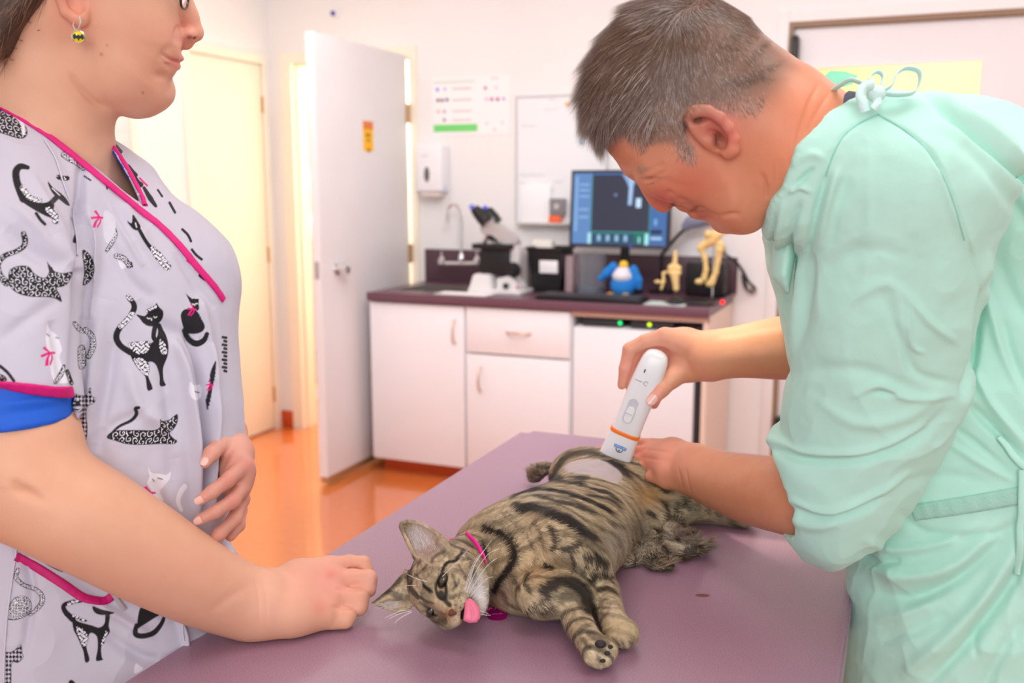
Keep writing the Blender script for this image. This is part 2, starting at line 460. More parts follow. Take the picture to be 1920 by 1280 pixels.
# ================================================================= the room
M = {}
M['wall'] = mat('wall_paint', srgb(244, 241, 240), .6, noise=.02, nscale=3)
M['wall_warm'] = mat('wall_paint_warm', srgb(250, 240, 222), .6)
M['white'] = mat('white_paint', srgb(243, 241, 243), .45)
M['doorp'] = mat('door_laminate', srgb(236, 232, 233), .4, noise=.02, nscale=4)
M['trimw'] = mat('cream_trim', srgb(250, 241, 224), .45)
M['brown'] = mat('brown_edge', srgb(150, 120, 92), .5)
M['steel'] = mat('chrome', (.8, .8, .8), .12, metal=1)
M['brushed'] = mat('brushed_steel', (.55, .52, .5), .3, metal=1)
M['brass'] = mat('brass_hinge', srgb(196, 160, 110), .35, metal=.6)
M['black'] = mat('black_plastic', srgb(26, 24, 26), .4)
M['darkgrey'] = mat('dark_grey_plastic', srgb(62, 60, 66), .45)
M['orangefl'] = mat('orange_resin_floor', srgb(218, 120, 60), .16, noise=.05, nscale=25, spec=.6, coat=.7)
M['kick'] = mat('orange_cove_base', srgb(206, 84, 34), .35)
WY, WX = 4.65, -3.4
def struct(name, mb, m, parent=None, **k): return mb.build(name, m, parent, kind='structure' if parent is None else None, **k)
struct('floor', MB().box((-6, -2.2, -.05), (3.2, 8, 0)), M['orangefl'])
struct('ceiling', MB().box((-3.5, -2.2, 2.72), (3.2, 4.77, 2.8)), M['white'])
b = MB(); b.box((-3.52, WY, 0), (-3.25, WY+.12, 2.8)); b.box((-3.25, WY, 2.1), (-2.50, WY+.12, 2.8)); b.box((-2.50, WY, 0), (-.56, WY+.12, 2.8))
b.box((-.56, WY, 2.14), (.46, WY+.12, 2.8)); b.box((.46, WY, 0), (3.2, WY+.12, 2.8)); struct('wall_back', b, M['wall'])
b = MB(); b.box((WX-.12, -1.6, 0), (WX, 3.97, 2.8)); b.box((WX-.12, 3.97, 2.1), (WX, 4.6, 2.8)); b.box((WX-.12, 4.6, 0), (WX, WY+.12, 2.8)); struct('wall_left', b, M['wall'])
struct('wall_hall_back', MB().box((-6, 7.0, 0), (-1.5, 7.1, 2.8)), M['wall_warm'])
struct('wall_hall_left', MB().box((-4.9, WY+.12, 0), (-4.8, 7.0, 2.8)), M['wall_warm'])
struct('wall_hall_right', MB().box((-2.40, WY+.12, 0), (-2.3, 7.0, 2.8)), M['wall_warm'])
struct('baseboard_back', MB().box((-3.4, WY-.012, 0), (-3.31, WY, .1), .003).box((-.76, WY-.012, 0), (-.62, WY, .1), .003), M['kick'])
b = MB(); b.box((WX, -1.5, 0), (WX+.012, 3.9, .1), .003); struct('baseboard_left', b, M['kick'])
# doorway casing
b = MB(); b.box((-3.315, WY-.015, 0), (-3.246, WY+.13, 2.15)); b.box((-2.504, WY-.015, 0), (-2.455, WY+.13, 2.15)); b.box((-3.246, WY-.0149, 2.096), (-2.504, WY+.129, 2.15))
struct('trim_1', b, M['trimw'])
b = MB(); b.box((-3.246, WY+.03, 2.084), (-2.504, WY+.06, 2.096)); b.box((-3.246, WY+.03, 0), (-3.234, WY+.06, 2.084)); struct('trim_2', b, M['trimw'])
# closet door on the left wall
d = struct('door_1', MB().box((WX-.05, 3.99, .012), (WX-.005, 4.575, 2.085), .003), M['wall_warm'])
for z in (.21, 1.03, 1.87): MB().box((WX-.02, 4.575, z-.045), (WX+.006, 4.59, z+.045), .002).build('hinge', M['brass'], d)
h = MB().lathe((WX-.005, 4.07, 1.03), [(0.0, 0), (.026, 0), (.026, .006), (.01, .01), (.01, .03), (.026, .038), (.028, .052), (.018, .062), (0, .064)], axis=(1, 0, 0)).build('door_handle', M['steel'], d, label='round chrome handle')
b = MB(); b.box((WX-.01, 3.93, 0), (WX+.015, 3.985, 2.14), .003); b.box((WX-.01, 4.58, 0), (WX+.012, 4.6, 2.14), .002); b.box((WX-.01, 3.986, 2.09), (WX+.0145, 4.579, 2.139))
struct('trim_3', b, M['trimw'])
struct('trim_4', MB().box((WX, 3.55, 0), (WX+.02, 3.59, 2.3), .003), M['trimw'])
# open door leaf
d = struct('door_2', MB().box((-2.545, 3.76, .045), (-2.503, 4.615, 2.10), .002), M['doorp'])
MB().box((-2.544, 3.77, .012), (-2.504, 4.61, .045)).build('door_sweep', M['brass'], d, label='tan strip along the foot of the door')
MB().box((-2.546, 3.757, .045), (-2.502, 3.762, 2.10)).build('door_edge', M['white'], d)
for z in (.35, 1.06, 1.80): MB().cyl((-2.497, 4.622, z-.05), (-2.497, 4.622, z+.05), .007).box((-2.505, 4.6, z-.05), (-2.497, 4.645, z+.05)).build('hinge', M['brass'], d)
kp = [(0, 0), (.031, 0), (.031, .005), (.012, .012), (.012, .032), (.024, .036), (.029, .048), (.027, .06), (.018, .066), (0, .067)]
zk = at(632, 503, X=-2.5)[2]; yk = at(632, 503, X=-2.5)[1]
for sx in (1, -1): MB().lathe((-2.524+sx*.02, yk, zk), kp, axis=(sx, 0, 0)).build('door_handle', M['steel'], d, label='round chrome knob')
MB().box((-2.535, 3.755, zk-.04), (-2.513, 3.7575, zk+.04)).build('latch_plate', M['brushed'], d)
# orange notice taped to the open door
n0, n1 = at(681, 226, X=-2.5), at(701, 284, X=-2.5)
n = empty('notice', (-2.503, (n0[1]+n1[1])/2, (n0[2]+n1[2])/2), label='small orange and yellow notice taped to the open door', cat='notice')
zt, zb = n0[2], n1[2]
b = MB().box((-2.5025, n0[1], zb), (-2.5015, n1[1], zt)); b.build('sheet', mat('notice_yellow', srgb(255, 196, 24), .6), n)
MB().box((-2.5014, n0[1], zt-.04), (-2.501, n1[1], zt)).build('header_band', mat('notice_orange', srgb(236, 132, 60), .6), n)
ym = (n0[1]+n1[1])/2
MB().box((-2.5014, ym-.025, zt-.075), (-2.501, ym+.02, zt-.06)).box((-2.5014, ym-.012, zt-.1), (-2.501, ym+.012, zt-.085)).box((-2.5014, ym-.012, zt-.15), (-2.501, ym+.014, zt-.13)).build('print', mat('notice_print', srgb(190, 110, 20), .6), n)
# right-hand door with window
d = struct('door_3', MB().box((-.54, WY+.03, .01), (-.46, WY+.07, 2.125)).box((.245, WY+.03, .01), (.45, WY+.07, 2.125)).box((-.46, WY+.03, 1.955), (.245, WY+.07, 2.125)).box((-.46, WY+.03, .01), (.245, WY+.07, 1.3)), M['doorp'])
b = MB()
for a, c in (((-.462, 1.3), (-.45, 1.957)), ((.235, 1.3), (.247, 1.957)), ((-.45, 1.945), (.235, 1.957)), ((-.45, 1.3), (.235, 1.312))): b.box((a[0], WY+.024, a[1]), (c[0], WY+.04, c[1]))
b.build('window_bead', M['trimw'], d)
MB().box((-.455, WY+.048, 1.305), (.24, WY+.052, 1.952)).build('glass', mat('door_glass', (.95, .97, .97), .05, trans=1, ior=1.1, spec=.2), d)
M['green_room'] = mat('room_beyond_yellow', srgb(238, 238, 176), .7)
struct('wall_far', MB().box((-1.2, 6.2, 0), (1.6, 6.25, 2.8)), M['green_room'])
cab = struct('trim_7', MB().box((-1.1, 5.9, 1.2), (1.4, 6.19, 1.72), .01), mat('pale_teal_panel', srgb(205, 236, 226), .6))
area('lamp_beyond_door', (0.1, 5.4, 2.5), (0.1, 6.0, 1.2), .8, 13, (1, .98, .85))
b = MB(); b.box((-.56, WY-.004, 0), (-.54, WY+.06, 2.15)); b.box((-.54, WY-.0035, 2.128), (.47, WY+.059, 2.149)); struct('trim_5', b, M['brown'])
b = MB(); b.box((-.61, WY-.014, 0), (-.56, WY, 2.2), .003); b.box((-.559, WY-.0135, 2.15), (.52, WY, 2.199)); struct('trim_6', b, M['wall'])
c0, c1 = at(1485, 72, Y=4.6), at(1500, 122, Y=4.6)
for zc, hh in ((c0[2]*.5+c1[2]*.5, .075), (at(1462, 795, Y=WY)[2], .035)): MB().box((-.545, WY-.035, zc-hh), (-.515, WY+.03, zc+hh), .008).build('hinge', M['black'], d, label='black hinge block')
# coat hook / screw on the wall above the doorway
p = at(625, 25, Y=WY-.03)
hk = empty('wall_hook', (p[0], WY, p[2]), label='tiny blue tipped hook on the wall above the open door', cat='hook')
MB().lathe((p[0], WY, p[2]), [(.018, 0), (.018, .006), (.006, .008), (.006, .03)], axis=(0, -1, 0)).build('base', M['white'], hk)
MB().sph((p[0], WY-.035, p[2]), .013).build('tip', mat('blue_tip', srgb(50, 60, 170), .4), hk, label='blue ball tip')
# things in the hallway: paper dispenser, sharps bin, dark crate
hx = -2.40
p = at(580, 400, X=-2.62)
q = lambda px, py, Y=5.6: at(px, py, Y=Y)
a0, a1 = q(566, 318), q(600, 420)
sh = empty('paper_dispenser', (a0[0], 5.6, a1[2]), label='pale green paper towel dispenser on the hallway wall', cat='dispenser')
MB().box((a0[0], 5.55, a1[2]), (a0[0]+.3, 5.75, a0[2]), .02).build('body', mat('pale_green_plastic', srgb(228, 230, 190), .5), sh)
MB().lathe((a0[0]+.09, 5.5, a1[2]-.03), [(.07, 0), (.085, .01), (.085, .09), (.07, .1)], axis=(0, 1, 0)).build('roll', M['white'], sh)
struct('wall_hall_pier', MB().box((a0[0]-.02, 5.75, 0), (-2.4, 5.9, 2.8)), M['wall_warm'])
a0, a1 = q(566, 428), q(600, 466)
rk = empty('wire_basket', (a0[0], 5.6, a1[2]), label='pale basket of supplies on the hallway wall below the dispenser', cat='basket')
MB().box((a0[0], 5.6, a1[2]-.03), (a0[0]+.25, 5.745, a0[2]-.06), .01).build('basket', mat('pale_sage', srgb(214, 218, 186), .6), rk)
MB().cyl((a0[0]+.05, 5.65, a0[2]-.062), (a0[0]+.05, 5.65, a0[2]-.03), .02).build('bottle', mat('sage_bottle', srgb(180, 200, 165), .5), rk)
a0, a1 = at(577, 716, Y=5.3), at(612, 757, Y=5.3)
bn = empty('sharps_bin', (a0[0], 5.3, a1[2]), label='yellow sharps bin with white label low on hallway wall', cat='bin')
MB().box((a0[0], 5.3, a1[2]), (a0[0]+.16, 5.42, a0[2]), .01).build('bin_body', mat('sharps_yellow', srgb(250, 232, 20), .4), bn)
MB().box((a0[0]-.01, 5.29, a0[2]), (a0[0]+.17, 5.43, a0[2]+.02), .005).build('rim', mat('brown_lid', srgb(140, 95, 60), .5), bn)
MB().box((a0[0]+.035, 5.296, a1[2]+.035), (a0[0]+.1, 5.3, a1[2]+.09)).build('paper_label', M['white'], bn)
c0, c1 = at(580, 765, Y=5.3), at(612, 800, Y=5.3)
MB().box((c0[0]-.03, 5.29, c0[2]+.002), (c0[0]+.24, 5.5, a1[2]-.001), .003).build('shelf_board', M['white'], kind=None, label='thin white shelf under the yellow bin in the hallway', cat='shelf')
MB().box((c0[0], 5.3, 0), (c0[0]+.22, 5.5, c0[2]-.002), .008).build('storage_box', M['black'], label='black storage box on the hallway floor under the yellow bin', cat='box')
# paper sheets pinned on the left wall behind the woman's neck
y0, y1 = at(198, 210, X=WX), at(268, 388, X=WX)
pb = MB().box((WX+.001, y0[1], y1[2]), (WX+.006, y1[1], y0[2])).build('paper_sheet', mat('paper_greyish', srgb(238, 232, 228), .7), label='large pale paper chart on the left wall behind the woman', cat='paper sheet')
b = MB()
for i in range(6): b.box((WX+.0062, y0[1]+.05, y0[2]-.08-i*.055), (WX+.0066, y1[1]-.04, y0[2]-.083-i*.055))
b.build('printed_text', mat('faint_grey_print', srgb(222, 214, 212), .7), pb)
# ================================================================= counter and cabinets
M['cab'] = mat('cabinet_laminate', srgb(248, 247, 251), .38, noise=.01, nscale=6)
M['cabedge'] = mat('cabinet_edge', srgb(228, 200, 184), .5)
M['cabside'] = mat('cabinet_side_beech', srgb(238, 216, 200), .5)
M['plum'] = mat('plum_laminate', srgb(112, 76, 90), .33, noise=.06, nscale=250)
M['plumdark'] = mat('plum_backsplash', srgb(92, 66, 76), .4, noise=.05, nscale=200)
M['pull'] = mat('satin_pull', srgb(214, 186, 168), .35, metal=.5)
M['fridge'] = mat('fridge_enamel', srgb(243, 245, 250), .3)
FY, BX0, BX1, CT = 4.08, -2.43, -.77, .91
wt = empty('worktop', (-1.6, 4.36, .87), label='dark plum worktop with backsplash running above the white cabinets', cat='worktop')
sx0, sx1, sy0, sy1 = -2.34, -1.93, 4.14, 4.46
b = MB(); z0, z1 = .872, CT
b.box((BX0, 4.05, z0), (sx0, 4.65, z1)); b.box((sx1, 4.05, z0), (BX1, 4.65, z1)); b.box((sx0, 4.05, z0), (sx1, sy0, z1)); b.box((sx0, sy1, z0), (sx1, 4.65, z1))
b.box((BX0-.006, 4.042, z0-.004), (BX1+.006, 4.052, z1+.001), .003)
b.build('slab', M['plum'], wt)
MB().box((BX0+.01, 4.632, CT), (BX1+.02, 4.65, 1.085), .002).box((BX1+.0, 4.14, CT), (BX1+.018, 4.65, CT+.012), .002).build('backsplash', M['plumdark'], wt)
sk = empty('sink', ((sx0+sx1)/2, 4.3, .77), label='rectangular stainless steel sink let into the plum worktop', cat='sink')
b = MB(); t = .004
b.box((sx0-.015, sy0-.015, CT), (sx0+t, sy1+.015, CT+.004)); b.box((sx1-t, sy0-.015, CT), (sx1+.015, sy1+.015, CT+.004)); b.box((sx0, sy0-.015, CT), (sx1, sy0+t, CT+.004)); b.box((sx0, sy1-t, CT), (sx1, sy1+.015, CT+.004))
b.build('rim', M['brushed'], sk)
b = MB(); b.box((sx0, sy0, .76), (sx0+t, sy1, CT)); b.box((sx1-t, sy0, .76), (sx1, sy1, CT)); b.box((sx0, sy0, .76), (sx1, sy0+t, CT)); b.box((sx0, sy1-t, .76), (sx1, sy1, CT)); b.box((sx0, sy0, .755), (sx1, sy1, .76)); b.build('basin', M['brushed'], sk)
def pull(parent, a, bb, out=(0, -1, 0)):
    a = Vector(a); bb = Vector(bb); o = Vector(out); pts = []
    for i in range(9):
        t = i/8; pts.append(a.lerp(bb, t)+o*(.028*math.sin(math.pi*t)**.5+.002))
    MB().tube(pts, .0055, 8).build('handle', M['pull'], parent)
def panel(b, x0, x1, z0, z1): b.box((x0+.003, 4.058, z0), (x1-.003, 4.078, z1), .002)
kz = .075
# unit under the sink
c = empty('base_cabinet', (-2.17, 4.35, 0), label='leftmost white base cabinet with a single tall door under the sink', cat='cabinet')
b = MB(); b.box((BX0, FY, kz), (BX0+.018, 4.64, .87)); b.box((-1.925, FY, kz), (-1.91, 4.64, .87)); b.box((BX0, FY, kz), (-1.91, 4.64, kz+.018)); b.box((BX0, 4.62, kz), (-1.91, 4.64, .87)); b.build('carcass', M['cab'], c)
b = MB(); panel(b, BX0, -1.915, kz, .862); dd = b.build('door', M['cab'], c)
p0, p1 = at(853, 600, Y=4.055), at(853, 640, Y=4.055); pull(dd, (p0[0], 4.058, p0[2]), (p0[0], 4.058, p1[2]-.01))
MB().box((BX0+.02, 4.14, 0), (-1.91, 4.16, kz)).build('toe_kick', M['kick'], c)
c = empty('base_cabinet', (-1.65, 4.35, 0), label='middle white base cabinet with one drawer above a door', cat='cabinet')
b = MB(); b.box((-1.91, FY, kz), (-1.895, 4.64, .87)); b.box((-1.4, FY, kz), (-1.385, 4.64, .87)); b.box((-1.91, FY, kz), (-1.385, 4.64, kz+.018)); b.box((-1.91, 4.62, kz), (-1.385, 4.64, .87)); b.build('carcass', M['cab'], c)
zd = at(972, 668, Y=4.06)[2]
b = MB(); panel(b, -1.91, -1.388, zd+.004, .862); dd = b.build('drawer', M['cab'], c)
p0, p1 = at(950, 622, Y=4.055), at(995, 626, Y=4.055); pull(dd, (p0[0], 4.058, p0[2]), (p1[0], 4.058, p0[2]))
b = MB(); panel(b, -1.91, -1.388, kz, zd-.004); dd = b.build('door', M['cab'], c)
p0, p1 = at(901, 688, Y=4.055), at(901, 730, Y=4.055); pull(dd, (p0[0], 4.058, p0[2]), (p0[0], 4.058, p1[2]-.01))
MB().box((-1.91, 4.14, 0), (-1.385, 4.16, kz)).build('toe_kick', M['kick'], c)
c = empty('appliance_bay', (-1.08, 4.35, 0), label='open cabinet bay framing the small white fridge at the counter end', cat='cabinet')
MB().box((BX1-.022, FY-.01, 0), (BX1, 4.64, .868)).build('side_panel', M['cabside'], c, label='beech coloured end panel')
MB().box((-1.385, FY-.012, .845), (BX1, FY+.01, .87)).build('top_rail', M['cabedge'], c)
MB().box((-1.385, 4.62, 0), (BX1-.02, 4.64, .85)).build('back_panel', M['black'], c)
fz = at(1190, 612, Y=4.07)[2]; fz = min(fz, .80)
f = empty('small_fridge', (-1.1, 4.3, 0), label='small white fridge standing in the bay under the worktop', cat='fridge')
MB().box((-1.375, 4.11, .02), (-.83, 4.6, fz), .006).build('body', M['fridge'], f)
MB().box((-1.378, 4.066, .06), (-.825, 4.108, fz-.002), .008).build('door', M['fridge'], f)
MB().box((-.822, 4.09, .02), (-.812, 4.12, fz)).build('seal_strip', M['darkgrey'], f)
for x0, x1, lx, lc, lab in ((-1.345, -1.16, 1163, srgb(0, 230, 120), 'green'), (-1.12, -.93, 1218, srgb(200, 240, 30), 'yellow green')):
    dv = empty('network_box', ((x0+x1)/2, 4.25, fz), label='dark flat device with a %s light on top of the small fridge' % lab, cat='device')
    MB().box((x0, 4.1, fz+.001), (x1, 4.3, fz+.036), .004).build('casing', M['darkgrey'], dv)
    p = at(lx, 603, Y=4.1)
    MB().sph((p[0], 4.098, fz+.02), (.0085, .003, .0085)).build('indicator_light', mat('led_'+lab.replace(' ', '_'), lc, .3, emit=lc, estr=1.6), dv, label='glowing %s indicator' % lab)
# ---------------------------------------------------------------- faucet
fc = empty('faucet', (-2.2, 4.63, 1.05), label='chrome gooseneck wall tap above the sink', cat='tap')
Yf = 4.55
g = lambda px, py: (lambda p: (p[0], Yf, p[2]))(at(px, py, Y=Yf))
MB().tube(spline([g(865, 478), g(865, 440), g(864, 405), g(858, 388), g(849, 383), g(841, 390), g(839, 402)], 6), .0075, 10).build('spout', M['steel'], fc)
p = g(839, 412); MB().cyl((p[0], Yf, p[2]-.012), (p[0], Yf, p[2]+.03), .011).build('aerator', M['steel'], fc)
a, c2 = g(832, 494), g(893, 494); MB().cyl(a, c2, .011).cyl((a[0], Yf, a[2]), (a[0], 4.63, a[2]), .012).cyl((c2[0], Yf, c2[2]), (c2[0], 4.63, c2[2]), .012).build('mixer_bar', M['steel'], fc)
for px in (830, 896):
    a = g(px, 492); MB().lathe((a[0], Yf-.01, a[2]+.006), [(.014, -.02), (.02, -.012), (.02, .012), (.012, .02), (.006, .028), (.006, .05), (0, .052)]).build('tap_handle', M['steel'], fc)
p = g(865, 478); MB().lathe((p[0], Yf, p[2]-.03), [(.017, 0), (.017, .02), (.01, .034), (.0075, .04)]).build('spout_collar', M['steel'], fc)
# ---------------------------------------------------------------- soap dispenser
D0, D1 = at(786, 272, Y=4.6), at(842, 368, Y=4.54)
sd = empty('soap_dispenser', ((D0[0]+D1[0])/2, WY, D1[2]), label='white wall soap dispenser with dark oval window beside the open door', cat='dispenser')
MB().box((D0[0]+.0, 4.55, D1[2]+.02), (D0[0]+.155, WY, D0[2]), .016, seg=3).build('cover', mat('dispenser_white', srgb(246, 244, 246), .3), sd)
MB().box((D0[0]+.02, 4.56, D1[2]-.005), (D0[0]+.135, WY, D1[2]+.022), .01).build('push_lever', mat('dispenser_lever', srgb(226, 214, 206), .4), sd)
p = at(800, 327, Y=4.549); MB().sph((p[0], 4.55, p[2]), (.016, .003, .04)).build('level_window', mat('smoky_window', srgb(104, 100, 100), .2), sd, label='dark pointed oval window')
p = at(834, 352, Y=4.549); MB().sph((p[0], 4.55, p[2]), (.007, .002, .009)).build('blue_mark', mat('pale_blue_ink', srgb(150, 195, 240), .4), sd)
p = at(797, 292, Y=4.549); MB().box((p[0]-.022, 4.5475, p[2]-.003), (p[0]+.022, 4.5495, p[2]+.003)).build('maker_lettering', mat('faint_grey_ink', srgb(215, 213, 216), .4), sd)
# ---------------------------------------------------------------- wall poster
A, B = at(811, 147, Y=WY), at(956, 252, Y=WY)
Yp = WY-.003
po = empty('wall_poster', ((A[0]+B[0])/2, WY, (A[2]+B[2])/2), label='white wall chart with coloured dots and a green bar above the sink', cat='poster')
MB().box((A[0], Yp, B[2]), (B[0], WY, A[2])).build('sheet', mat('poster_paper', srgb(249, 246, 246), .5), po)
def rect(name, px0, py0, px1, py1, m, par, Y=WY-.0036, **k):
    a = at(px0, py0, Y=Y); c = at(px1, py1, Y=Y); zc0, zc1 = a[2], c[2]
    return MB().box((a[0], Y, min(zc0, zc1)), (c[0], Y+.0005, max(zc0, zc1))).build(name, m, par, **k)
rect('green_bar', 813, 234, 895, 246, mat('poster_green', srgb(122, 222, 120), .5), po)
dots = [(820, 168, (130, 120, 240), 3.5), (834, 167, (190, 160, 225), 3), (821, 188, (110, 60, 90), 3.5), (829, 188, (120, 50, 110), 3.5), (838, 187, (80, 70, 150), 3.5), (822, 209, (240, 165, 120), 3), (833, 209, (185, 130, 185), 3), (833, 225, (110, 80, 90), 3), (910, 165, (160, 70, 140), 3), (930, 164, (225, 205, 220), 3), (912, 186, (225, 170, 210), 3), (922, 186, (195, 50, 150), 3.5), (933, 186, (160, 40, 140), 3.5), (944, 185, (180, 130, 215), 3), (912, 231, (240, 205, 200), 2.5), (927, 243, (240, 205, 190), 2.5), (942, 230, (240, 205, 205), 2.5)]
for i, (px, py, cc, r) in enumerate(dots):
    p = at(px, py, Y=WY-.004); R = r*p[1]/F_*1.05
    MB().cyl((p[0], WY-.0042, p[2]), (p[0], WY-.003, p[2]), R, n=14).build('chart_dot', mat('chart_ink', srgb(*cc), .5), po)
gm = mat('chart_grey', srgb(216, 206, 206), .6)
for py in (166, 187, 208, 225): rect('printed_line', 848, py-1.2, 884, py+1.2, gm, po)
rect('heading', 812, 152, 890, 155, mat('chart_pale', srgb(226, 232, 226), .6), po)
rect('heading', 920, 142+3, 935, 148, mat('chart_pink', srgb(246, 216, 216), .6), po)
# ---------------------------------------------------------------- whiteboard
A, B = at(966, 180, Y=WY-.02), at(1137, 421, Y=WY-.02)
wb = empty('whiteboard', ((A[0]+B[0])/2, WY, (A[2]+B[2])/2), label='whiteboard with faint handwriting on the wall behind the monitor', cat='whiteboard')
MB().box((A[0]+.006, WY-.014, B[2]+.006), (B[0]-.006, WY, A[2]-.006)).build('surface', mat('whiteboard_enamel', srgb(244, 245, 248), .2), wb)
b = MB()
for a, c in (((A[0], B[2]), (A[0]+.01, A[2])), ((B[0]-.01, B[2]), (B[0], A[2])), ((A[0]+.01, A[2]-.01), (B[0]-.01, A[2])), ((A[0]+.01, B[2]), (B[0]-.01, B[2]+.01))): b.box((a[0], WY-.018, a[1]), (c[0], WY, c[1]))
b.build('frame', mat('pale_aluminium', srgb(212, 210, 212), .35, metal=.3), wb)
MB().box((A[0]+.02, WY-.07, B[2]-.004), (B[0]-.02, WY, B[2]+.006), .003).build('pen_tray', mat('pale_tray', srgb(222, 216, 210), .4), wb)
rw = random.Random(4); inkm = mat('marker_ink', srgb(190, 188, 194), .6)
def scribble(px, py, w, n=8):
    pts = []
    for i in range(n*3): pts.append((px+w*i/(n*3), py+rw.uniform(-2.2, 2.2)))
    b = MB(); P = [at(x, y, Y=WY-.0155) for x, y in pts]; b.tube([tuple(p) for p in P], .0009, 4); b.build('handwriting', inkm, wb)
for px, py, w, n in ((976, 236, 30, 9), (972, 328, 50, 12), (1030, 187, 14, 4), (1020, 205, 28, 6), (1038, 341, 20, 5), (974, 343, 12, 4), (1030, 356, 10, 3)): scribble(px, py, w, n)
for px, py, cc, nm in ((1063, 195, (255, 190, 20), 'orange'), (1079, 184, (225, 235, 90), 'lime'), (1090, 267, (80, 190, 225), 'light blue')):
    p = at(px, py, Y=WY-.02); MB().lathe((p[0], WY-.014, p[2]), [(.0095, 0), (.0095, .006), (.007, .009), (0, .0092)], n=20, axis=(0, -1, 0)).build('magnet', mat('magnet_'+nm.replace(' ', '_'), srgb(*cc), .35), label='round %s magnet on the whiteboard' % nm, cat='magnet')
a, c = at(974, 345, Y=4.6), at(1029, 420, Y=4.6); zb = B[2]+.006
MB().box((a[0], 4.622, zb+.001), (c[0], 4.628, a[2]), .001).build('paper_pad', mat('paper_white', srgb(250, 250, 252), .6), label='white sheet of paper standing on the whiteboard tray', cat='paper')
a, c = at(1030, 372, Y=4.6), at(1058, 419, Y=4.6)
bx = empty('supply_box', (a[0], 4.62, zb), label='grey box with orange red base standing on the whiteboard tray', cat='box')
MB().box((a[0], 4.6, zb+.037), (c[0], 4.628, a[2]), .003).build('upper', mat('box_grey', srgb(140, 136, 138), .5), bx)
MB().box((a[0]-.003, 4.597, zb+.001), (c[0]-.02, 4.628, zb+.036), .003).build('orange_base', mat('box_orange', srgb(250, 112, 70), .5), bx)
p = at(1042, 387, Y=4.59); MB().cyl((p[0], 4.598, p[2]), (p[0], 4.602, p[2]), .014).build('round_emblem', mat('pale_emblem', srgb(205, 200, 200), .5), bx)
# ---------------------------------------------------------------- microscope
Ym = 4.28
GX = 930
def g(px, py, Y=Ym): px = px or GX; py = py or 535; p = at(px, py, Y=Y); return np.array([p[0], Y, max(p[2], CT+.001)])
ms = empty('microscope', (g(940, 550)[0], Ym, CT), label='white and black lab microscope with twin eyepieces beside the sink', cat='microscope')
wm = mat('microscope_enamel', srgb(226, 222, 222), .25); MW = mat('microscope_grey', srgb(190, 184, 184), .3)
MB().box((g(892, 0)[0], Ym-.1, CT), (g(983, 0)[0]+.02, Ym+.08, CT+.022), .008).build('foot', wm, ms)
x0, x1 = g(893, 540)[0], g(938, 540)[0]; zt = g(915, 515)[2]
b = MB(); V = [(x0, Ym-.1, CT+.01), (x1, Ym-.1, CT+.01), (x1, Ym+.03, CT+.01), (x0, Ym+.03, CT+.01), (x0+.022, Ym-.085, zt+.01), (x1-.02, Ym-.085, zt+.01), (x1-.02, Ym+.02, zt+.01), (x0+.022, Ym+.02, zt+.01)]
b.add(V, [(0, 1, 2, 3), (4, 5, 6, 7), (0, 1, 5, 4), (1, 2, 6, 5), (2, 3, 7, 6), (3, 0, 4, 7)]); bmesh.ops.bevel(b.bm, geom=b.bm.edges[:], offset=.006, segments=3, affect='EDGES'); b.build('lamp_housing', wm, ms)
b = MB(); pts = [(940, 520), (965, 515), (983, 538), (975, 549), (940, 549)]; b.prism([(lambda p: (p[0], p[2]))(g(*q_)) for q_ in pts], Matrix(((1, 0, 0, 0), (0, 0, -1, Ym+.05), (0, 1, 0, 0), (0, 0, 0, 1))), .11, .004); b.build('rear_base', wm, ms)
p = g(959, 533); MB().lathe((p[0], Ym-.062, p[2]), [(.008, 0), (.013, .002), (.013, .016), (.008, .02), (0, .02)], axis=(0, -1, 0)).build('dimmer_knob', M['black'], ms)
p = g(979, 536); MB().box((p[0]-.004, Ym-.07, p[2]-.006), (p[0]+.004, Ym-.055, p[2]+.006), .002).build('power_switch', mat('red_switch', srgb(215, 40, 50), .4), ms, label='small red switch')
b = MB(); arm = [(930, 425), (946, 428), (968, 446), (976, 470), (974, 498), (968, 520), (950, 520), (948, 470), (940, 450)]
b.prism([(lambda p: (p[0], p[2]))(g(*q_)) for q_ in arm], Matrix(((1, 0, 0, 0), (0, 0, -1, Ym+.03), (0, 1, 0, 0), (0, 0, 0, 1))), .05, .006); b.build('arm', wm, ms)
b = MB(); pts = [(903, 432), (908, 416), (936, 418), (966, 440), (975, 456), (954, 464), (932, 448), (916, 442)]
b.prism([(lambda p: (p[0], p[2]))(g(*q_)) for q_ in pts], Matrix(((1, 0, 0, 0), (0, 0, -1, Ym+.04), (0, 1, 0, 0), (0, 0, 0, 1))), .075, .008); b.build('head', MW, ms)
b = MB(); b.box((g(896, 0)[0], Ym-.07, g(0, 466)[2]), (g(966, 0)[0], Ym+.05, g(0, 456)[2]), .003); b.build('stage', M['black'], ms)
b = MB(); b.box((g(908, 0)[0], Ym-.05, g(0, 514)[2]), (g(960, 0)[0], Ym+.03, g(0, 462)[2]), .01); b.cyl(g(905, 470), g(905, 498), .016); b.build('condenser', M['black'], ms)
p = g(968, 505); MB().lathe((p[0], Ym-.03, p[2]), [(.036, 0), (.038, .004), (.038, .02), (.024, .022), (.024, .04), (.022, .042), (0, .042)], axis=(0, -1, 0)).build('focus_knob', M['black'], ms)
b = MB(); b.lathe(g(926, 444), [(.040, -.014), (.043, 0), (.034, .012)], axis=(.3, 0, 1)); b.build('nosepiece', M['black'], ms)
for i, (a, c) in enumerate((((914, 442), (906, 456)), ((921, 444), (919, 458)), ((930, 444), (934, 457)))):
    MB().cyl(g(*a, Y=Ym-.02*(1 if i < 2 else .4)), g(*c, Y=Ym-.02*(1 if i < 2 else .4)), .0155, .011).build('objective', M['steel'] if i != 1 else wm, ms)
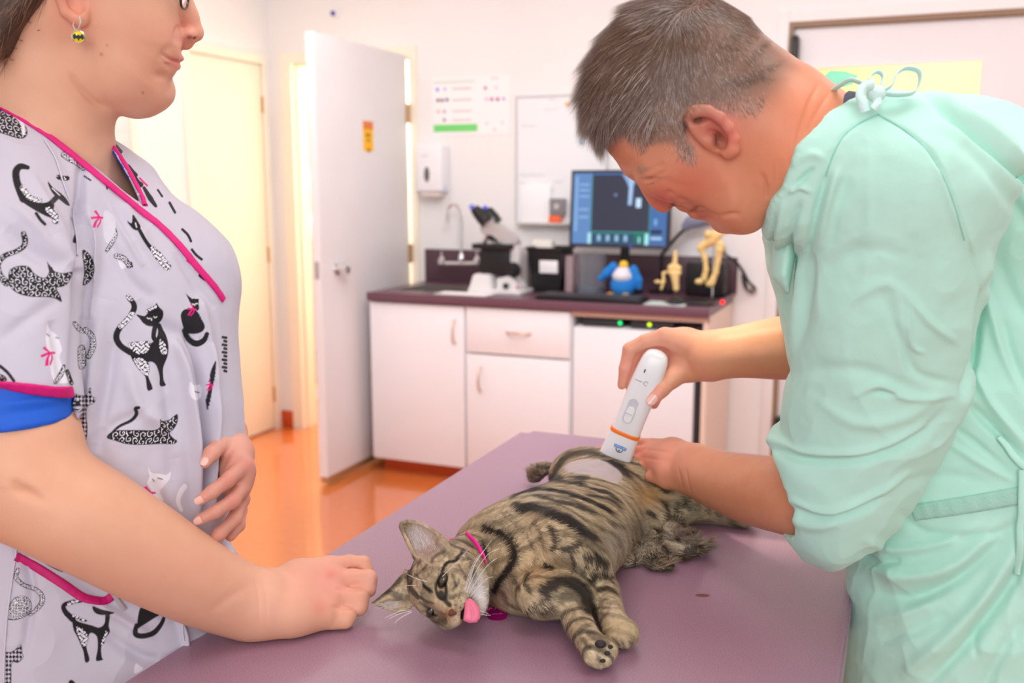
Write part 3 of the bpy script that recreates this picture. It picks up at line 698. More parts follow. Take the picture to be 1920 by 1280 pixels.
p = g(923, 502); MB().cyl((p[0], Ym-.04, p[2]-.012), (p[0], Ym-.04, p[2]+.014), .007).build('chrome_post', M['steel'], ms)
MB().tube([g(920, 425, Ym-.0), g(914, 412, Ym-.02)], .03, 16).build('head_collar', MW, ms)
bl = mat('eyepiece_blue_glint', srgb(70, 90, 230), .08, spec=1, coat=1)  # blue glint of the lenses put into their base colour
for px, dy in ((-0, -.038), (0, .038)):
    base = {-.038: ((913, 416), (894, 396), (890, 391)), .038: ((930, 418), (917, 398), (914, 393))}[dy]
    a, m_, e = [g(*q_, Y=Ym+dy*.8-.01) for q_ in base]
    MB().tube([a, (a+m_)/2, m_], [.034, .033, .028], 18).build('eyepiece_tube', M['black'], ms)
    ee = MB().tube([m_, e], [.027, .024], 18).build('eyecup', M['black'], ms)
    dd = unit(e-m_); dd = unit(dd*.6+np.array([-.1, -.8, .1])*.8); MB().sph(e+dd*.013+np.array([0, -.006, 0]), (.0145, .0145, .0145)).build('eye_lens', bl, ee)
# paper towel under the microscope
b = MB(); a, c = g(846, 549), g(940, 553)
b.box((a[0], 4.09, CT+.001), (c[0], 4.2, CT+.004), .001); b.box((a[0]+.03, 4.1, CT+.004), (c[0]+.02, 4.17, CT+.007), .001)
b.build('paper_towel', mat('paper_towel', srgb(246, 242, 240), .8), label='folded white paper towel under the front of the microscope', cat='paper towel')
rg2 = random.Random(3); b = MB()
sl = mat('glass_slide', (.9, .92, .93), .05, trans=.7, alpha=.75)
for i in range(5):
    x = g(955+i*11, 545)[0]; y = 4.12+.02*rg2.random(); a_ = rg2.uniform(-.6, .6)
    MB().box((-.019, -.0065, 0), (.019, .0065, .0012), M=Matrix.Translation((x, y+.02*(i % 2), CT+.001+.0014*i*0)) @ Matrix.Rotation(a_, 4, 'Z')).build('glass_slide', sl, label=['leftmost thin glass slide on the worktop beside the microscope', 'second thin glass slide from the microscope on the worktop', 'middle one of five thin glass slides on the worktop', 'fourth thin glass slide from the microscope on the worktop', 'rightmost thin glass slide on the worktop nearest the keyboard'][i], cat='glass slide', group='glass slides on the worktop')
# black bin with white label
a, c = at(998, 462, Y=4.42), at(1063, 537, Y=4.42)
bn = empty('storage_bin', ((a[0]+c[0])/2, 4.45, CT), label='black plastic bin with a blank white label on the worktop', cat='bin')
b = MB(); x0, x1 = a[0]+.004, c[0]; zt = a[2]; t = .022
o_ = [(x0+t, 4.36, CT), (x1-t, 4.36, CT), (x1-t, 4.5, CT), (x0+t, 4.5, CT), (x0, 4.34, zt), (x1, 4.34, zt), (x1, 4.52, zt), (x0, 4.52, zt)]
i_ = [(x0+.006, 4.346, zt), (x1-.006, 4.346, zt), (x1-.006, 4.514, zt), (x0+.006, 4.514, zt), (x0+t+.005, 4.366, CT+.01), (x1-t-.005, 4.366, CT+.01), (x1-t-.005, 4.494, CT+.01), (x0+t+.005, 4.494, CT+.01)]
b.add(o_+i_, [(0, 3, 2, 1), (0, 1, 5, 4), (1, 2, 6, 5), (2, 3, 7, 6), (3, 0, 4, 7), (4, 5, 9, 8), (5, 6, 10, 9), (6, 7, 11, 10), (7, 4, 8, 11), (8, 9, 13, 12), (9, 10, 14, 13), (10, 11, 15, 14), (11, 8, 12, 15), (12, 13, 14, 15)])
b.build('bin_body', M['black'], bn, ang=20)
MB().box((x0-.006, 4.334, zt-.012), (x1+.006, 4.34, zt+.002), .002).box((x0-.006, 4.52, zt-.012), (x1+.006, 4.526, zt+.002), .002).box((x0-.006, 4.334, zt-.012), (x0, 4.526, zt+.002), .002).box((x1, 4.334, zt-.012), (x1+.006, 4.526, zt+.002), .002).build('rim', M['black'], bn)
la, lc = at(1011, 488, Y=4.34), at(1045, 513, Y=4.34); MB().box((la[0], 4.34, lc[2]), (lc[0], 4.352, la[2]), .003).build('white_label', M['white'], bn, label='blank white label')
a, c = at(1012, 448, Y=4.55), at(1047, 462, Y=4.55)
MB().box((a[0], 4.45, CT+.01), (c[0], 4.5, a[2]), .002).build('card_stack', mat('cream_card', srgb(250, 244, 234), .6), label='cream cards standing up inside the black bin', cat='cards')
# grey document box behind the microscope
a, c = at(976, 462, Y=4.5), at(998, 535, Y=4.5)
MB().box((a[0], 4.42, CT+.0005), (c[0], 4.6, a[2]), .003).build('document_box', mat('grey_card', srgb(206, 196, 194), .6), label='pale grey upright box behind the microscope', cat='box')
a, c = at(1066, 478, Y=4.45), at(1080, 530, Y=4.45)
MB().box((a[0], 4.4, CT+.0005), (c[0]-.004, 4.56, a[2]), .002).build('leaflet_stack', mat('pinkish_leaflets', srgb(196, 168, 172), .6, noise=.3, nscale=120), label='stack of pinkish leaflets between the black bin and the tub', cat='leaflets')
# clear tub
a, c = at(1082, 474, Y=4.42), at(1136, 540, Y=4.42)
xm = (a[0]+c[0])/2; R = (c[0]-a[0])/2; zt = a[2]
tb = empty('clear_tub', (xm, 4.42, CT), label='clear round plastic tub standing under the monitor', cat='tub')
cl = mat('clear_plastic', (.82, .85, .9), .08, trans=.85, alpha=.55, ior=1.2)
MB().lathe((xm, 4.42, CT+.001), [(R*.93, 0), (R, zt-CT), (R-.003, zt-CT), (R*.93-.003, .004)], n=36).build('tub_wall', cl, tb)
MB().lathe((xm, 4.42, CT+.001), [(0, 0), (R*.92, 0), (R*.92, .03), (0, .032)], n=32).build('contents', mat('grey_blue_contents', srgb(96, 108, 124), .5), tb)
# ---------------------------------------------------------------- monitor
Yq = 4.36
TL, TR, BL = at(1074, 316, Y=Yq), at(1263, 318, Y=Yq), at(1069, 465, Y=Yq)
w0, h0 = .485, .36
cx, cz = (TL[0]+TR[0])/2-.01, (TL[2]+BL[2])/2
mo = empty('monitor', (cx, Yq, CT), label='flat black monitor showing an x-ray image on the worktop', cat='monitor')
sw = math.radians(-2)
MM = Matrix.Translation((cx, Yq, cz)) @ Matrix.Rotation(sw, 4, 'Z') @ Matrix.Rotation(math.radians(-4), 4, 'X')
MB().box((-w0/2, 0, -h0/2), (w0/2, .03, h0/2), .006, M=MM).box((-.12, .03, -.1), (.12, .055, .1), .01, M=MM).build('housing', M['black'], mo)
b = MB(); e = .013
for q_ in (((-w0/2, -h0/2), (w0/2, -h0/2+e*1.3)), ((-w0/2, h0/2-e), (w0/2, h0/2)), ((-w0/2, -h0/2), (-w0/2+e, h0/2)), ((w0/2-e, -h0/2), (w0/2, h0/2))): b.box((q_[0][0], -.006, q_[0][1]), (q_[1][0], .002, q_[1][1]), .002, M=MM)
b.build('bezel', mat('bezel_dark', srgb(44, 46, 62), .35), mo)
def emis(nm, c, s=1.0): return mat(nm, (0, 0, 0), .3, emit=srgb(*c), estr=s)
sc = MB().box((-w0/2+e, -.002, -h0/2+e), (w0/2-e, 0, h0/2-e), M=MM).build('screen', emis('screen_blue', (72, 112, 168)), mo)
def sq(nm, x0, z0, x1, z1, c, s=1, y=-.003, bev=0):
    return MB().box((x0*w0-w0/2, y, h0/2-z0*h0), (x1*w0-w0/2, y+.0006, h0/2-z1*h0), bev, M=MM).build(nm, emis('glow_'+nm, c, s), sc)
sq('side_panel', .03, .04, .215, .95, (96, 136, 190)); sq('icon_column', .045, .08, .075, .8, (130, 170, 214), y=-.0036)
for z in (.18, .25, .33, .5, .6): sq('menu_text', .09, z, .19, z+.018, (150, 184, 222), y=-.0036)
sq('xray_view', .22, .06, .80, .79, (54, 56, 74), y=-.0032)
for q_ in ((.215, .05, .222, .96), (.80, .05, .807, .9)): sq('green_line', *q_, (40, 150, 130), y=-.0037)
sq('lower_strip', .22, .8, .8, .97, (44, 80, 108), y=-.0032); sq('green_line', .22, .795, .80, .805, (40, 170, 120), y=-.0037)
for x in (.30, .39, .48, .57): sq('thumbnail', x-.012, .835, x+.022, .915, (150, 190, 220), y=-.0037)
sq('thumbnail', .19, .81, .225, .955, (170, 225, 235), y=-.004); sq('thumbnail', .765, .81, .80, .955, (170, 235, 235), y=-.004); sq('green_block', .66, .8, .755, .93, (20, 110, 90), y=-.0036); sq('thumbnail', .70, .85, .72, .93, (150, 210, 230), y=-.004)
sq('right_panel', .81, .1, .97, .95, (66, 108, 166), y=-.0031); sq('caption', .82, .85, .93, .885, (170, 200, 226), y=-.0037); sq('caption_block', .82, .76, .93, .81, (36, 44, 60), y=-.0037); sq('caption_tab', .85, .62, .88, .7, (120, 165, 220), y=-.0037)
# x-ray bone, capsule and marker
b = MB(); b.prism([(x*w0-w0/2, h0/2-z*h0) for x, z in ((.52, .06), (.70, .06), (.66, .14), (.635, .2), (.625, .45), (.585, .45), (.59, .22), (.56, .14))], MM @ Matrix(((1, 0, 0, 0), (0, 0, -1, -.0036), (0, 1, 0, 0), (0, 0, 0, 1))), .0005); b.build('xray_bone', emis('xray_bone', (140, 172, 215)), sc)
b = MB(); b.prism([(x*w0-w0/2, h0/2-z*h0) for x, z in ((.60, .1), (.625, .1), (.615, .44), (.595, .44))], MM @ Matrix(((1, 0, 0, 0), (0, 0, -1, -.0041), (0, 1, 0, 0), (0, 0, 0, 1))), .0005); b.build('xray_marrow', emis('xray_marrow', (176, 204, 236)), sc)
MB().box((.665*w0-w0/2, -.0042, h0/2-.48*h0), (.715*w0-w0/2, -.0036, h0/2-.36*h0), .004, M=MM).build('xray_implant', emis('xray_white', (196, 226, 250)), sc)
MB().sph(MM @ Vector((.46*w0-w0/2, -.0036, h0/2-.32*h0)), (.008, .0006, .008)).build('xray_marker', emis('xray_dot', (110, 125, 165)), sc)
MB().sph(MM @ Vector((.13*w0, -.007, -h0/2+.01)), (.006, .001, .006)).build('power_light', emis('blue_led', (70, 90, 210)), mo)
MB().cyl((cx, Yq+.11, CT+.01), (cx, Yq+.11, cz), .022).box((cx-.03, Yq+.05, cz-.03), (cx+.03, Yq+.11, cz+.03), .005).build('stand_neck', M['black'], mo)
MB().lathe((cx, Yq+.13, CT+.001), [(0, 0), (.085, 0), (.085, .008), (.03, .016), (0, .016)], n=36).build('stand_base', M['black'], mo)
# ---------------------------------------------------------------- keyboard
a, c = at(1030, 553, Z=CT), at(1232, 557, Z=CT)
kb = empty('keyboard', ((a[0]+c[0])/2, 4.15, CT), label='black keyboard lying on the worktop in front of the monitor', cat='keyboard')
kx0, kx1 = a[0], c[0]; MB().box((kx0, 4.075, CT+.001), (kx1, 4.225, CT+.02), .006).build('casing', M['black'], kb)
b = MB(); nk = 18; kw = (kx1-kx0-.03)/nk
for r in range(5):
    for i in range(nk): b.box((kx0+.015+i*kw+.0012, 4.085+r*.026, CT+.019), (kx0+.015+(i+1)*kw-.0012, 4.108+r*.026, CT+.026), .0015, seg=1)
tag(b.build('keys', M['darkgrey'], kb), kind='stuff')
# mouse and pad
a, c = at(1218, 566, Z=CT), at(1322, 556, Z=CT)
MB().box((a[0], 4.07, CT+.0006), (c[0]-.01, 4.21, CT+.004), .001).build('mouse_pad', mat('pad_teal', srgb(206, 222, 218), .5), label='pale grey green mouse pad at the front of the worktop', cat='mouse pad')
p = at(1268, 552, Y=4.13)
mp = empty('computer_mouse', (p[0], 4.13, CT+.004), label='black computer mouse on the pale pad', cat='mouse')
s_ = Sculpt((p[0]-.06, 4.06, CT-.01), (p[0]+.06, 4.22, CT+.06), .003); s_.ell((p[0], 4.14, CT+.006), (.034, .058, .03)); s_.cut((0, 0, CT+.0045), (0, 0, -1)); V, Q = s_.surface(); link('shell', mesh_np('shell', V, Q), M['black'], mp)
MB().lathe((p[0], 4.115, CT+.03), [(.006, -.003), (.006, .003)], n=16, axis=(1, 0, 0)).build('scroll_wheel', M['darkgrey'], mp)
# ---------------------------------------------------------------- plush bird
Yb = 4.3; GX = 1165
def g(px, py, Y=Yb): px = px or GX; py = py or 540; p = at(px, py, Y=Y); return np.array([p[0], Y, max(p[2], CT+.002)])
pt = empty('plush_bird', (g(1165, 0)[0], Yb, CT), label='plush toy bird with blue body, white chest and yellow feet under monitor', cat='plush toy')
blue = mat('plush_blue', srgb(36, 128, 214), .9, bump=.5, bscale=300); pw = mat('plush_white', srgb(226, 224, 232), .9, bump=.5, bscale=300); ye = mat('plush_yellow', srgb(246, 200, 60), .8, bump=.4, bscale=300)
def blob(name, m, par, fn, lo, hi, h=.003, **k):
    s_ = Sculpt(lo, hi, h); fn(s_); V, Q = s_.surface(); return link(name, mesh_np(name, V, Q), m, par, **k)
bb = (g(1110, 460)+[0, -.15, 0], g(1220, 460)+[0, .15, .05]); lo = np.array([bb[0][0], Yb-.12, CT-.01]); hi = np.array([bb[1][0], Yb+.12, g(0, 455)[2]])
bx_ = g(1168, 520)
blob('body', blue, pt, lambda s_: (s_.ell((bx_[0], Yb, CT+.058), (.058, .05, .06), k=.02), s_.chain([g(1150, 500), g(1138, 512), g(1127, 522)], [.022, .02, .015], k=.015), s_.chain([g(1188, 505), g(1196, 525), g(1198, 538)], [.02, .018, .014], k=.015)), lo, hi)
blob('chest', pw, pt, lambda s_: (s_.ell((bx_[0]-.0, Yb-.004, CT+.1), (.048, .052, .034)), s_.ell((bx_[0], Yb-.002, CT+.128), (.028, .028, .018), k=.02)), lo, hi)
blob('head', ye, pt, lambda s_: (s_.ell((bx_[0]+.003, Yb, CT+.152), (.021, .02, .02)), s_.cone((bx_[0], Yb-.02, CT+.15), (bx_[0], Yb-.035, CT+.146), .007, .003)), lo, hi, label='yellow orange head')
for sx in (-1, 1): blob('foot', ye, pt, lambda s_: s_.ell((bx_[0]+sx*.036-.008, Yb-.055, CT+.013), (.024, .03, .013)), lo, hi)
blob('arm_patch', mat('plush_red', srgb(190, 30, 40), .8), pt, lambda s_: s_.ell((bx_[0]-.055, Yb-.03, CT+.016), (.016, .012, .012)), lo, hi)
# ---------------------------------------------------------------- bone models
bone = mat('bone_model', srgb(240, 208, 140), .45, noise=.12, nscale=60)
def bonebox(name, root, pts, rs, Y, k=.008, extra=None):
    P = [g(px, py, Y) for px, py in pts]; P = [np.array([p[0], Y, p[2]]) for p in P]
    lo = np.min(P, 0)-.05; hi = np.max(P, 0)+.05
    def f(s_):
        s_.chain(P, rs, k=k)
        for e_ in (extra or []): q_ = g(*e_[0], Y); s_.ell((q_[0], Y+e_[2], q_[2]), e_[1], k=k)
    return blob(name, bone, root, f, lo, hi, .0025)
Y1 = 4.2; GX = 1265
k1 = empty('knee_joint_model', (g(1265, 0, Y1)[0], Y1, CT), label='yellowish knee joint bone model on a round base', cat='anatomical model')
bonebox('femur', k1, [(1266, 472), (1266, 485), (1265, 495)], [.008, .009, .012], Y1, extra=[((1259, 502), .017, 0), ((1271, 503), .016, 0)])
bonebox('tibia', k1, [(1265, 512), (1266, 522), (1268, 541)], [.019, .015, .013], Y1, extra=[((1259, 510), .014, 0), ((1272, 511), .014, 0)])
bonebox('fibula', k1, [(1255, 508), (1244, 512), (1244, 528), (1240, 541)], [.005, .006, .007, .006], Y1, extra=[((1233, 528), (.016, .01, .008), 0)])
MB().lathe((g(1265, 0, Y1)[0], Y1, CT+.001), [(0, 0), (.05, 0), (.05, .006), (.02, .012), (0, .012)], n=32).build('base', mat('model_base', srgb(120, 100, 80), .4), k1)
Y2 = 4.32; GX = 1334
k2 = empty('leg_bone_model', (g(1330, 0, Y2)[0], Y2, CT), label='tall cream leg bone model standing on a black tray', cat='anatomical model')
bonebox('pelvis', k2, [(1322, 458), (1334, 450), (1345, 440), (1348, 432)], [.02, .022, .02, .014], Y2, k=.015, extra=[((1314, 464), .018, 0), ((1352, 460), .018, 0), ((1330, 438), .018, -.02), ((1358, 435), (.02, .012, .01), 0)])
bonebox('leg_bone', k2, [(1317, 470), (1322, 485), (1324, 505), (1320, 522)], [.013, .011, .011, .014], Y2, extra=[((1311, 528), (.02, .014, .014), 0), ((1316, 466), .016, 0)])
bonebox('leg_bone', k2, [(1349, 470), (1346, 490), (1342, 510), (1335, 528)], [.016, .012, .012, .016], Y2, extra=[((1331, 532), (.02, .015, .015), 0), ((1350, 466), .019, 0)])
MB().cyl((g(1334, 0, Y2)[0], Y2+.02, CT), (g(1334, 0, Y2)[0], Y2+.02, g(0, 445, Y2)[2]), .004).build('support_rod', M['steel'], k2)
a, c = at(1294, 548, Z=CT), at(1368, 548, Z=CT)
ty = empty('black_tray', ((a[0]+c[0])/2, 4.22, CT), label='flat black tray with red light under the leg bone model', cat='tray')
MB().box((a[0], 4.13, CT+.001), (c[0]+.02, 4.3, CT+.012), .004).build('tray_body', M['black'], ty)
p = at(1356, 540, Y=4.14); MB().sph((p[0], 4.135, CT+.02), (.0095, .006, .0095)).build('red_light', mat('led_red', srgb(255, 30, 20), .3, emit=srgb(255, 30, 20), estr=1.5), ty, label='glowing red light')
# dark desk lamp behind monitor
Yl = 4.56
dl = empty('desk_lamp', (g(1300, 0, Yl)[0], Yl, CT), label='dark desk lamp with pale grey shade between monitor and bones', cat='lamp')
MB().tube([g(1240, 478, Yl), g(1268, 445, Yl), g(1288, 425, Yl)], .008, 8).build('lamp_arm', M['black'], dl)
MB().tube([g(1282, 428, Yl), g(1292, 418, Yl), g(1310, 411, Yl), g(1330, 404, Yl)], [.018, .03, .04, .045], 20).build('lamp_shade', mat('lamp_greyblue', srgb(150, 156, 180), .4), dl)
MB().lathe((g(1240, 0, Yl)[0], Yl, CT+.001), [(0, 0), (.06, 0), (.06, .01), (.02, .02), (0, .02)]).cyl(g(1240, 540, Yl), g(1240, 478, Yl), .008).build('lamp_base', M['black'], dl)
# black speaker-like case behind the bones and cable at the counter end
a, c = at(1298, 486, Y=4.5), at(1345, 540, Y=4.5)
MB().box((a[0]-.02, 4.45, CT+.0005), (c[0]+.04, 4.58, a[2]-.01), .015).build('equipment_case', M['black'], label='black equipment case behind the bone models', cat='case')
b = MB(); Y = 4.62
pts = [g(1352, 465, Y), g(1358, 470, Y), g(1368, 480, Y), g(1384, 492, 4.62), g(1392, 508, 4.6), g(1400, 525, 4.6), g(1412, 535, 4.6), g(1408, 543, 4.6), g(1398, 538, 4.6), g(1394, 520, 4.6), g(1388, 505, 4.6)]
pts = [np.array([p[0], p[1]-.0, p[2]]) for p in pts]
pw_ = []
for px, py in ((1352, 468), (1362, 478), (1378, 488), (1390, 505), (1400, 524), (1412, 537), (1406, 546), (1396, 536), (1391, 515)):
    p = at(px, py, Y=4.61); pw_.append((p[0], 4.61, p[2]))
b.tube(spline(pw_, 6), .005, 8); pw2 = [(x+.01, y+.012, z-.01) for x, y, z in pw_[2:]]; b.tube(spline(pw2, 6), .004, 8)
cd = b.build('power_cable', M['black'], label='black cable hanging in a loop off the counter end', cat='cable')
MB().box((g(1350, 468, 4.6)[0]-.012, 4.59, at(1350, 478, Y=4.6)[2]), (g(1350, 468, 4.6)[0]+.02, 4.63, at(1350, 460, Y=4.6)[2]), .008).build('plug', M['black'], cd)
# ================================================================= examination table
TZ = .92
def table_mat():
    m = mat('table_vinyl', srgb(146, 104, 134), .34, spec=.55); nt = m.node_tree; N = nt.nodes; L = nt.links; b = N['Principled BSDF']
    tc = N.new('ShaderNodeTexCoord')
    n = N.new('ShaderNodeTexNoise'); n.inputs['Scale'].default_value = 700; n.inputs['Detail'].default_value = 2; L.new(tc.outputs['Object'], n.inputs['Vector'])
    mx = N.new('ShaderNodeMix'); mx.data_type = 'RGBA'; cr = N.new('ShaderNodeMapRange'); cr.inputs[1].default_value = .35; cr.inputs[2].default_value = .7
    L.new(n.outputs['Fac'], cr.inputs[0]); L.new(cr.outputs[0], mx.inputs[0]); mx.inputs[6].default_value = (*srgb(146, 110, 130), 1); mx.inputs[7].default_value = (*srgb(172, 136, 154), 1)
    L.new(mx.outputs[2], b.inputs['Base Color'])
    n2 = N.new('ShaderNodeTexNoise'); n2.inputs['Scale'].default_value = 6; n2.inputs['Detail'].default_value = 3; L.new(tc.outputs['Object'], n2.inputs['Vector'])
    r = N.new('ShaderNodeMapRange'); r.inputs[3].default_value = .24; r.inputs[4].default_value = .36; L.new(n2.outputs['Fac'], r.inputs[0]); L.new(r.outputs[0], b.inputs['Roughness'])
    bp = N.new('ShaderNodeBump'); bp.inputs['Strength'].default_value = .2; bp.inputs['Distance'].default_value = .0006; L.new(n.outputs['Fac'], bp.inputs['Height']); L.new(bp.outputs[0], b.inputs['Normal'])
    return m
et = empty('examination_table', (-.38, .95, 0), label='purple topped examination table on which the tabby cat lies', cat='table')
tx0, tx1, ty0, ty1 = -.728, -.038, .1, 1.828
t = bmesh.new(); bmesh.ops.create_cube(t, size=1)
for v in t.verts: v.co = Vector(((tx0+tx1)/2+v.co.x*(tx1-tx0), (ty0+ty1)/2+v.co.y*(ty1-ty0), TZ-.019+v.co.z*.038))
ve = [e for e in t.edges if abs(e.verts[0].co.z-e.verts[1].co.z) > .01]; bmesh.ops.bevel(t, geom=ve, offset=.02, segments=5, affect='EDGES')
te = [e for e in t.edges if abs(e.verts[0].co.z-TZ) < 1e-4 and abs(e.verts[1].co.z-TZ) < 1e-4 and len(e.link_faces) == 2 and any(f.normal.z < .5 for f in e.link_faces)]
t.normal_update(); te = [e for e in t.edges if e.verts[0].co.z > TZ-1e-4 and e.verts[1].co.z > TZ-1e-4]; bmesh.ops.bevel(t, geom=te, offset=.004, segments=3, affect='EDGES')
MB().merge(t).build('table_top', table_mat(), et)
MB().box((tx0+.12, .35, .1), (tx1-.12, 1.5, TZ-.038), .01).build('pedestal', mat('cream_pedestal', srgb(226, 214, 204), .5), et)
MB().box((tx0+.08, .3, 0), (tx1-.08, 1.55, .1), .01).build('plinth', M['kick'], et)
# ================================================================= figure helpers
def skinmat(name, rough=.5): return mat(name, srgb(225, 170, 140), rough, sss=.12, ssss=.006, vcol=True, bump=.35, bscale=420, bdist=.0006, spec=.4)
def pchain(s, lst, k=.01, mode='u', n=0, flat=None, fs=1.0):
    """chain given as (px, py, depth, radius_px)"""
    P = [at(a[0], a[1], D=a[2]) for a in lst]; r = [a[3]*a[2]/F_ for a in lst]
    return s.chain(P, r, k, mode, flat, fs, n)
def pball(s, px, py, D, rp, k=.01, mode='u', sq=(1, 1, 1), ax=None):
    """ellipsoid at a pixel; rp radius in px, sq factors along (right, up, to camera)"""
    r = rp*D/F_; A = np.array([CR, CU, -CF]) if ax is None else ax
    return s.ell(at(px, py, D=D), (r*sq[0], r*sq[1], r*sq[2]), A, k, mode)
class Plane:
    """working plane through a point of a figure; square to the line of sight unless three points are given"""
    def __init__(s, px, py, D, q=None):
        s.O = at(px, py, D=D); s.N = unit(CO-s.O)
        if q is not None:
            a, b = at(*q[0][:2], D=q[0][2]), at(*q[1][:2], D=q[1][2]); n = unit(np.cross(a-s.O, b-s.O)); s.N = n if n@s.N > 0 else -n
        s.U = unit(np.cross([0, 0, 1.0], s.N)); s.V = np.cross(s.N, s.U)
    def P(s, px, py, n=0):
        d = ray(px, py); o = s.O+s.N*n; t = ((o-CO)@s.N)/(d@s.N); return CO+d*t
    def uv(s, pts):
        out = []
        for px, py in pts:
            q = s.P(px, py)-s.O; out.append((q@s.U, q@s.V))
        return np.array(out)
    def n_of(s, X): return (X-s.O)@s.N
def box_of(*pts, pad=.03):
    P = np.array(pts); return P.min(0)-pad, P.max(0)+pad
def gridpx(s):
    x, y, z = s.ax[0][:, None, None]-CO[0], s.ax[1][None, :, None]-CO[1], s.ax[2][None, None, :]-CO[2]
    f = lambda v: (x*v[0]+y*v[1]+z*v[2]).astype(np.float32)
    d = np.maximum(f(CF), .05); return W_/2+F_*f(CR)/d, H_/2-F_*f(CU)/d, d
def line_y(xs, pts):
    p = np.array(pts, float); return np.interp(xs, p[:, 0], p[:, 1])
def paint(V, base, spots, jitter=.03, seed=1, sc=60):
    """skin tones, with shade of creases and hollows put into the colour: (px, py, rx, ry, (r,g,b), amount)"""
    P, z = proj(V); C = np.tile(np.array(srgb(*base)), (len(V), 1))
    for px, py, rx, ry, c, a in spots:
        wgt = a*np.exp(-(((P[:, 0]-px)/rx)**2+((P[:, 1]-py)/ry)**2)); C = C*(1-wgt[:, None])+np.array(srgb(*c))*wgt[:, None]
    if jitter:
        nz = vnoise(V, sc, seed, 3); C = C*(1+jitter*nz[:, None]*np.array([1, 1.6, 1.6]))
    return np.clip(C, 0, 1)
def join(parts):
    Vs, Qs, Cs, o = [], [], [], 0
    for V, Q, C in parts: Vs.append(V); Qs.append(Q+o); Cs.append(C); o += len(V)
    return np.concatenate(Vs), np.concatenate(Qs), np.concatenate(Cs)
from mathutils.bvhtree import BVHTree
def bvh(V, Q): return BVHTree.FromPolygons([tuple(v) for v in V], [tuple(int(i) for i in q) for q in Q])
def hit(T, px, py, off=0.0):
    d = Vector(ray(px, py)).normalized(); h = T.ray_cast(Vector(CO), d)
    if h[0] is None: return None, None
    n = h[1]; n = n if n.dot(d) < 0 else -n
    return np.array(h[0]+n*off), np.array(n)
def ribbon(T, pts, wpx, off=.0012, th=.0015, n=6, wav=0, side=0):
    """flat band lying on a surface, following picture points"""
    pts = spline(pts, n); C = []; Nn = []
    for p in pts:
        h, nn = hit(T, p[0], p[1])
        if h is not None: C.append(h); Nn.append(nn)
    C = np.array(C); Nn = np.array(Nn)
    for _ in range(2): C[1:-1] = (C[:-2]+2*C[1:-1]+C[2:])/4; Nn[1:-1] = (Nn[:-2]+2*Nn[1:-1]+Nn[2:])/4
    Nn /= np.linalg.norm(Nn, axis=1)[:, None]
    Tg = np.gradient(C, axis=0); Tg /= np.maximum(np.linalg.norm(Tg, axis=1), 1e-9)[:, None]
    B = np.cross(Tg, Nn); B /= np.linalg.norm(B, axis=1)[:, None]
    w = wpx*1.05/F_; rows = []
    prof = [(-.5, -.5*th), (-.5, th*.6), (-.3, th), (0, th*1.05), (.3, th), (.5, th*.6), (.5, -.5*th)]
    wv = 1+wav*np.sin(np.arange(len(C))*1.9) if wav else np.ones(len(C))
    for u, h in prof: rows.append(C+B*((u+side)*w)+Nn*(off+h*wv)[:, None])
    k = len(prof); V = np.stack(rows, 1).reshape(-1, 3); m = len(C); Q = []
    for i in range(m-1):
        for j in range(k): a = i*k+j; b_ = i*k+(j+1) % k; Q.append((a, b_, b_+k, a+k))
    return V, np.array(Q)
def cr_light(P, items, C):
    """draw printed motifs: items = (kind, points, width/None, colour, texture)"""
    for it in items:
        kind, pts, wd, col, tex = it
        p = np.array(pts, float); lo = p[:, :2].min(0)-12; hi = p[:, :2].max(0)+12
        if kind == 'l': wm = np.max(wd); lo = lo-wm; hi = hi+wm
        idx = np.where((P[:, 0] > lo[0]) & (P[:, 0] < hi[0]) & (P[:, 1] > lo[1]) & (P[:, 1] < hi[1]))[0]
        if not len(idx): continue
        q = P[idx]
        if kind == 'p': d = poly_sd(q[:, 0], q[:, 1], p)
        elif kind == 's': d = poly_sd(q[:, 0], q[:, 1], closed_spline(p, 4))
        elif kind == 'l':
            sp = spline(p, 4) if len(p) > 2 else p; dd, t = seg_d(q, sp)
            r = np.interp(t, np.linspace(0, 1, len(wd)), wd) if hasattr(wd, '__len__') else wd; d = r-dd
        a = np.clip(d/1.3+.5, 0, 1); c = np.tile(np.array(col), (len(idx), 1))
        wht = np.array(srgb(232, 230, 238)); gry = np.array(srgb(205, 200, 214))
        if tex == 'swirl':
            X, Y = (q[:, 0]+3*np.sin(q[:, 1]/11))/13.0, (q[:, 1]+3*np.sin(q[:, 0]/9))/13.0; ix, iy = np.floor(X), np.floor(Y); fx, fy = X-ix-.5, Y-iy-.5
            sgn = np.where(((ix+iy) % 2) == 0, 1, -1); r = np.hypot(fx, fy); an = np.arctan2(fy, fx)*sgn
            m = (np.abs(((an/(2*np.pi)+r*2.2) % 1)-.5) < .13)&(r < .6)&(d > 1.6); c[m] = wht
        elif tex == 'lace':
            X, Y = q[:, 0]/5.0, q[:, 1]/5.0; ix, iy = np.floor(X), np.floor(Y); fx, fy = X-ix-.5, Y-iy-.5; r = np.hypot(fx, fy)
            m = (np.abs(r-.3) < .13) & (d > 1.2); c[m] = wht; m = (r > .55) & (d > 1.2) & (((ix+iy) % 2) == 0); c[m] = wht
        elif tex == 'harl':
            X, Y = (q[:, 0]+q[:, 1]*.8)/6.5, (q[:, 0]*1.0-q[:, 1]*.8)/6.5; m = ((np.floor(X)+np.floor(Y)) % 2 == 0) & (d > 1); c[m] = gry
        elif tex == 'petal':
            X, Y = q[:, 0]/6.0, q[:, 1]/6.0; v = np.sin(X*2.2+np.sin(Y*2.7)*1.3)*np.sin(Y*2.4+np.sin(X*2.1)*1.2); m = (np.abs(v) > .22) & (d > .6); c[m] = wht
        C[idx] = C[idx]*(1-a[:, None])+c*a[:, None]
    return C

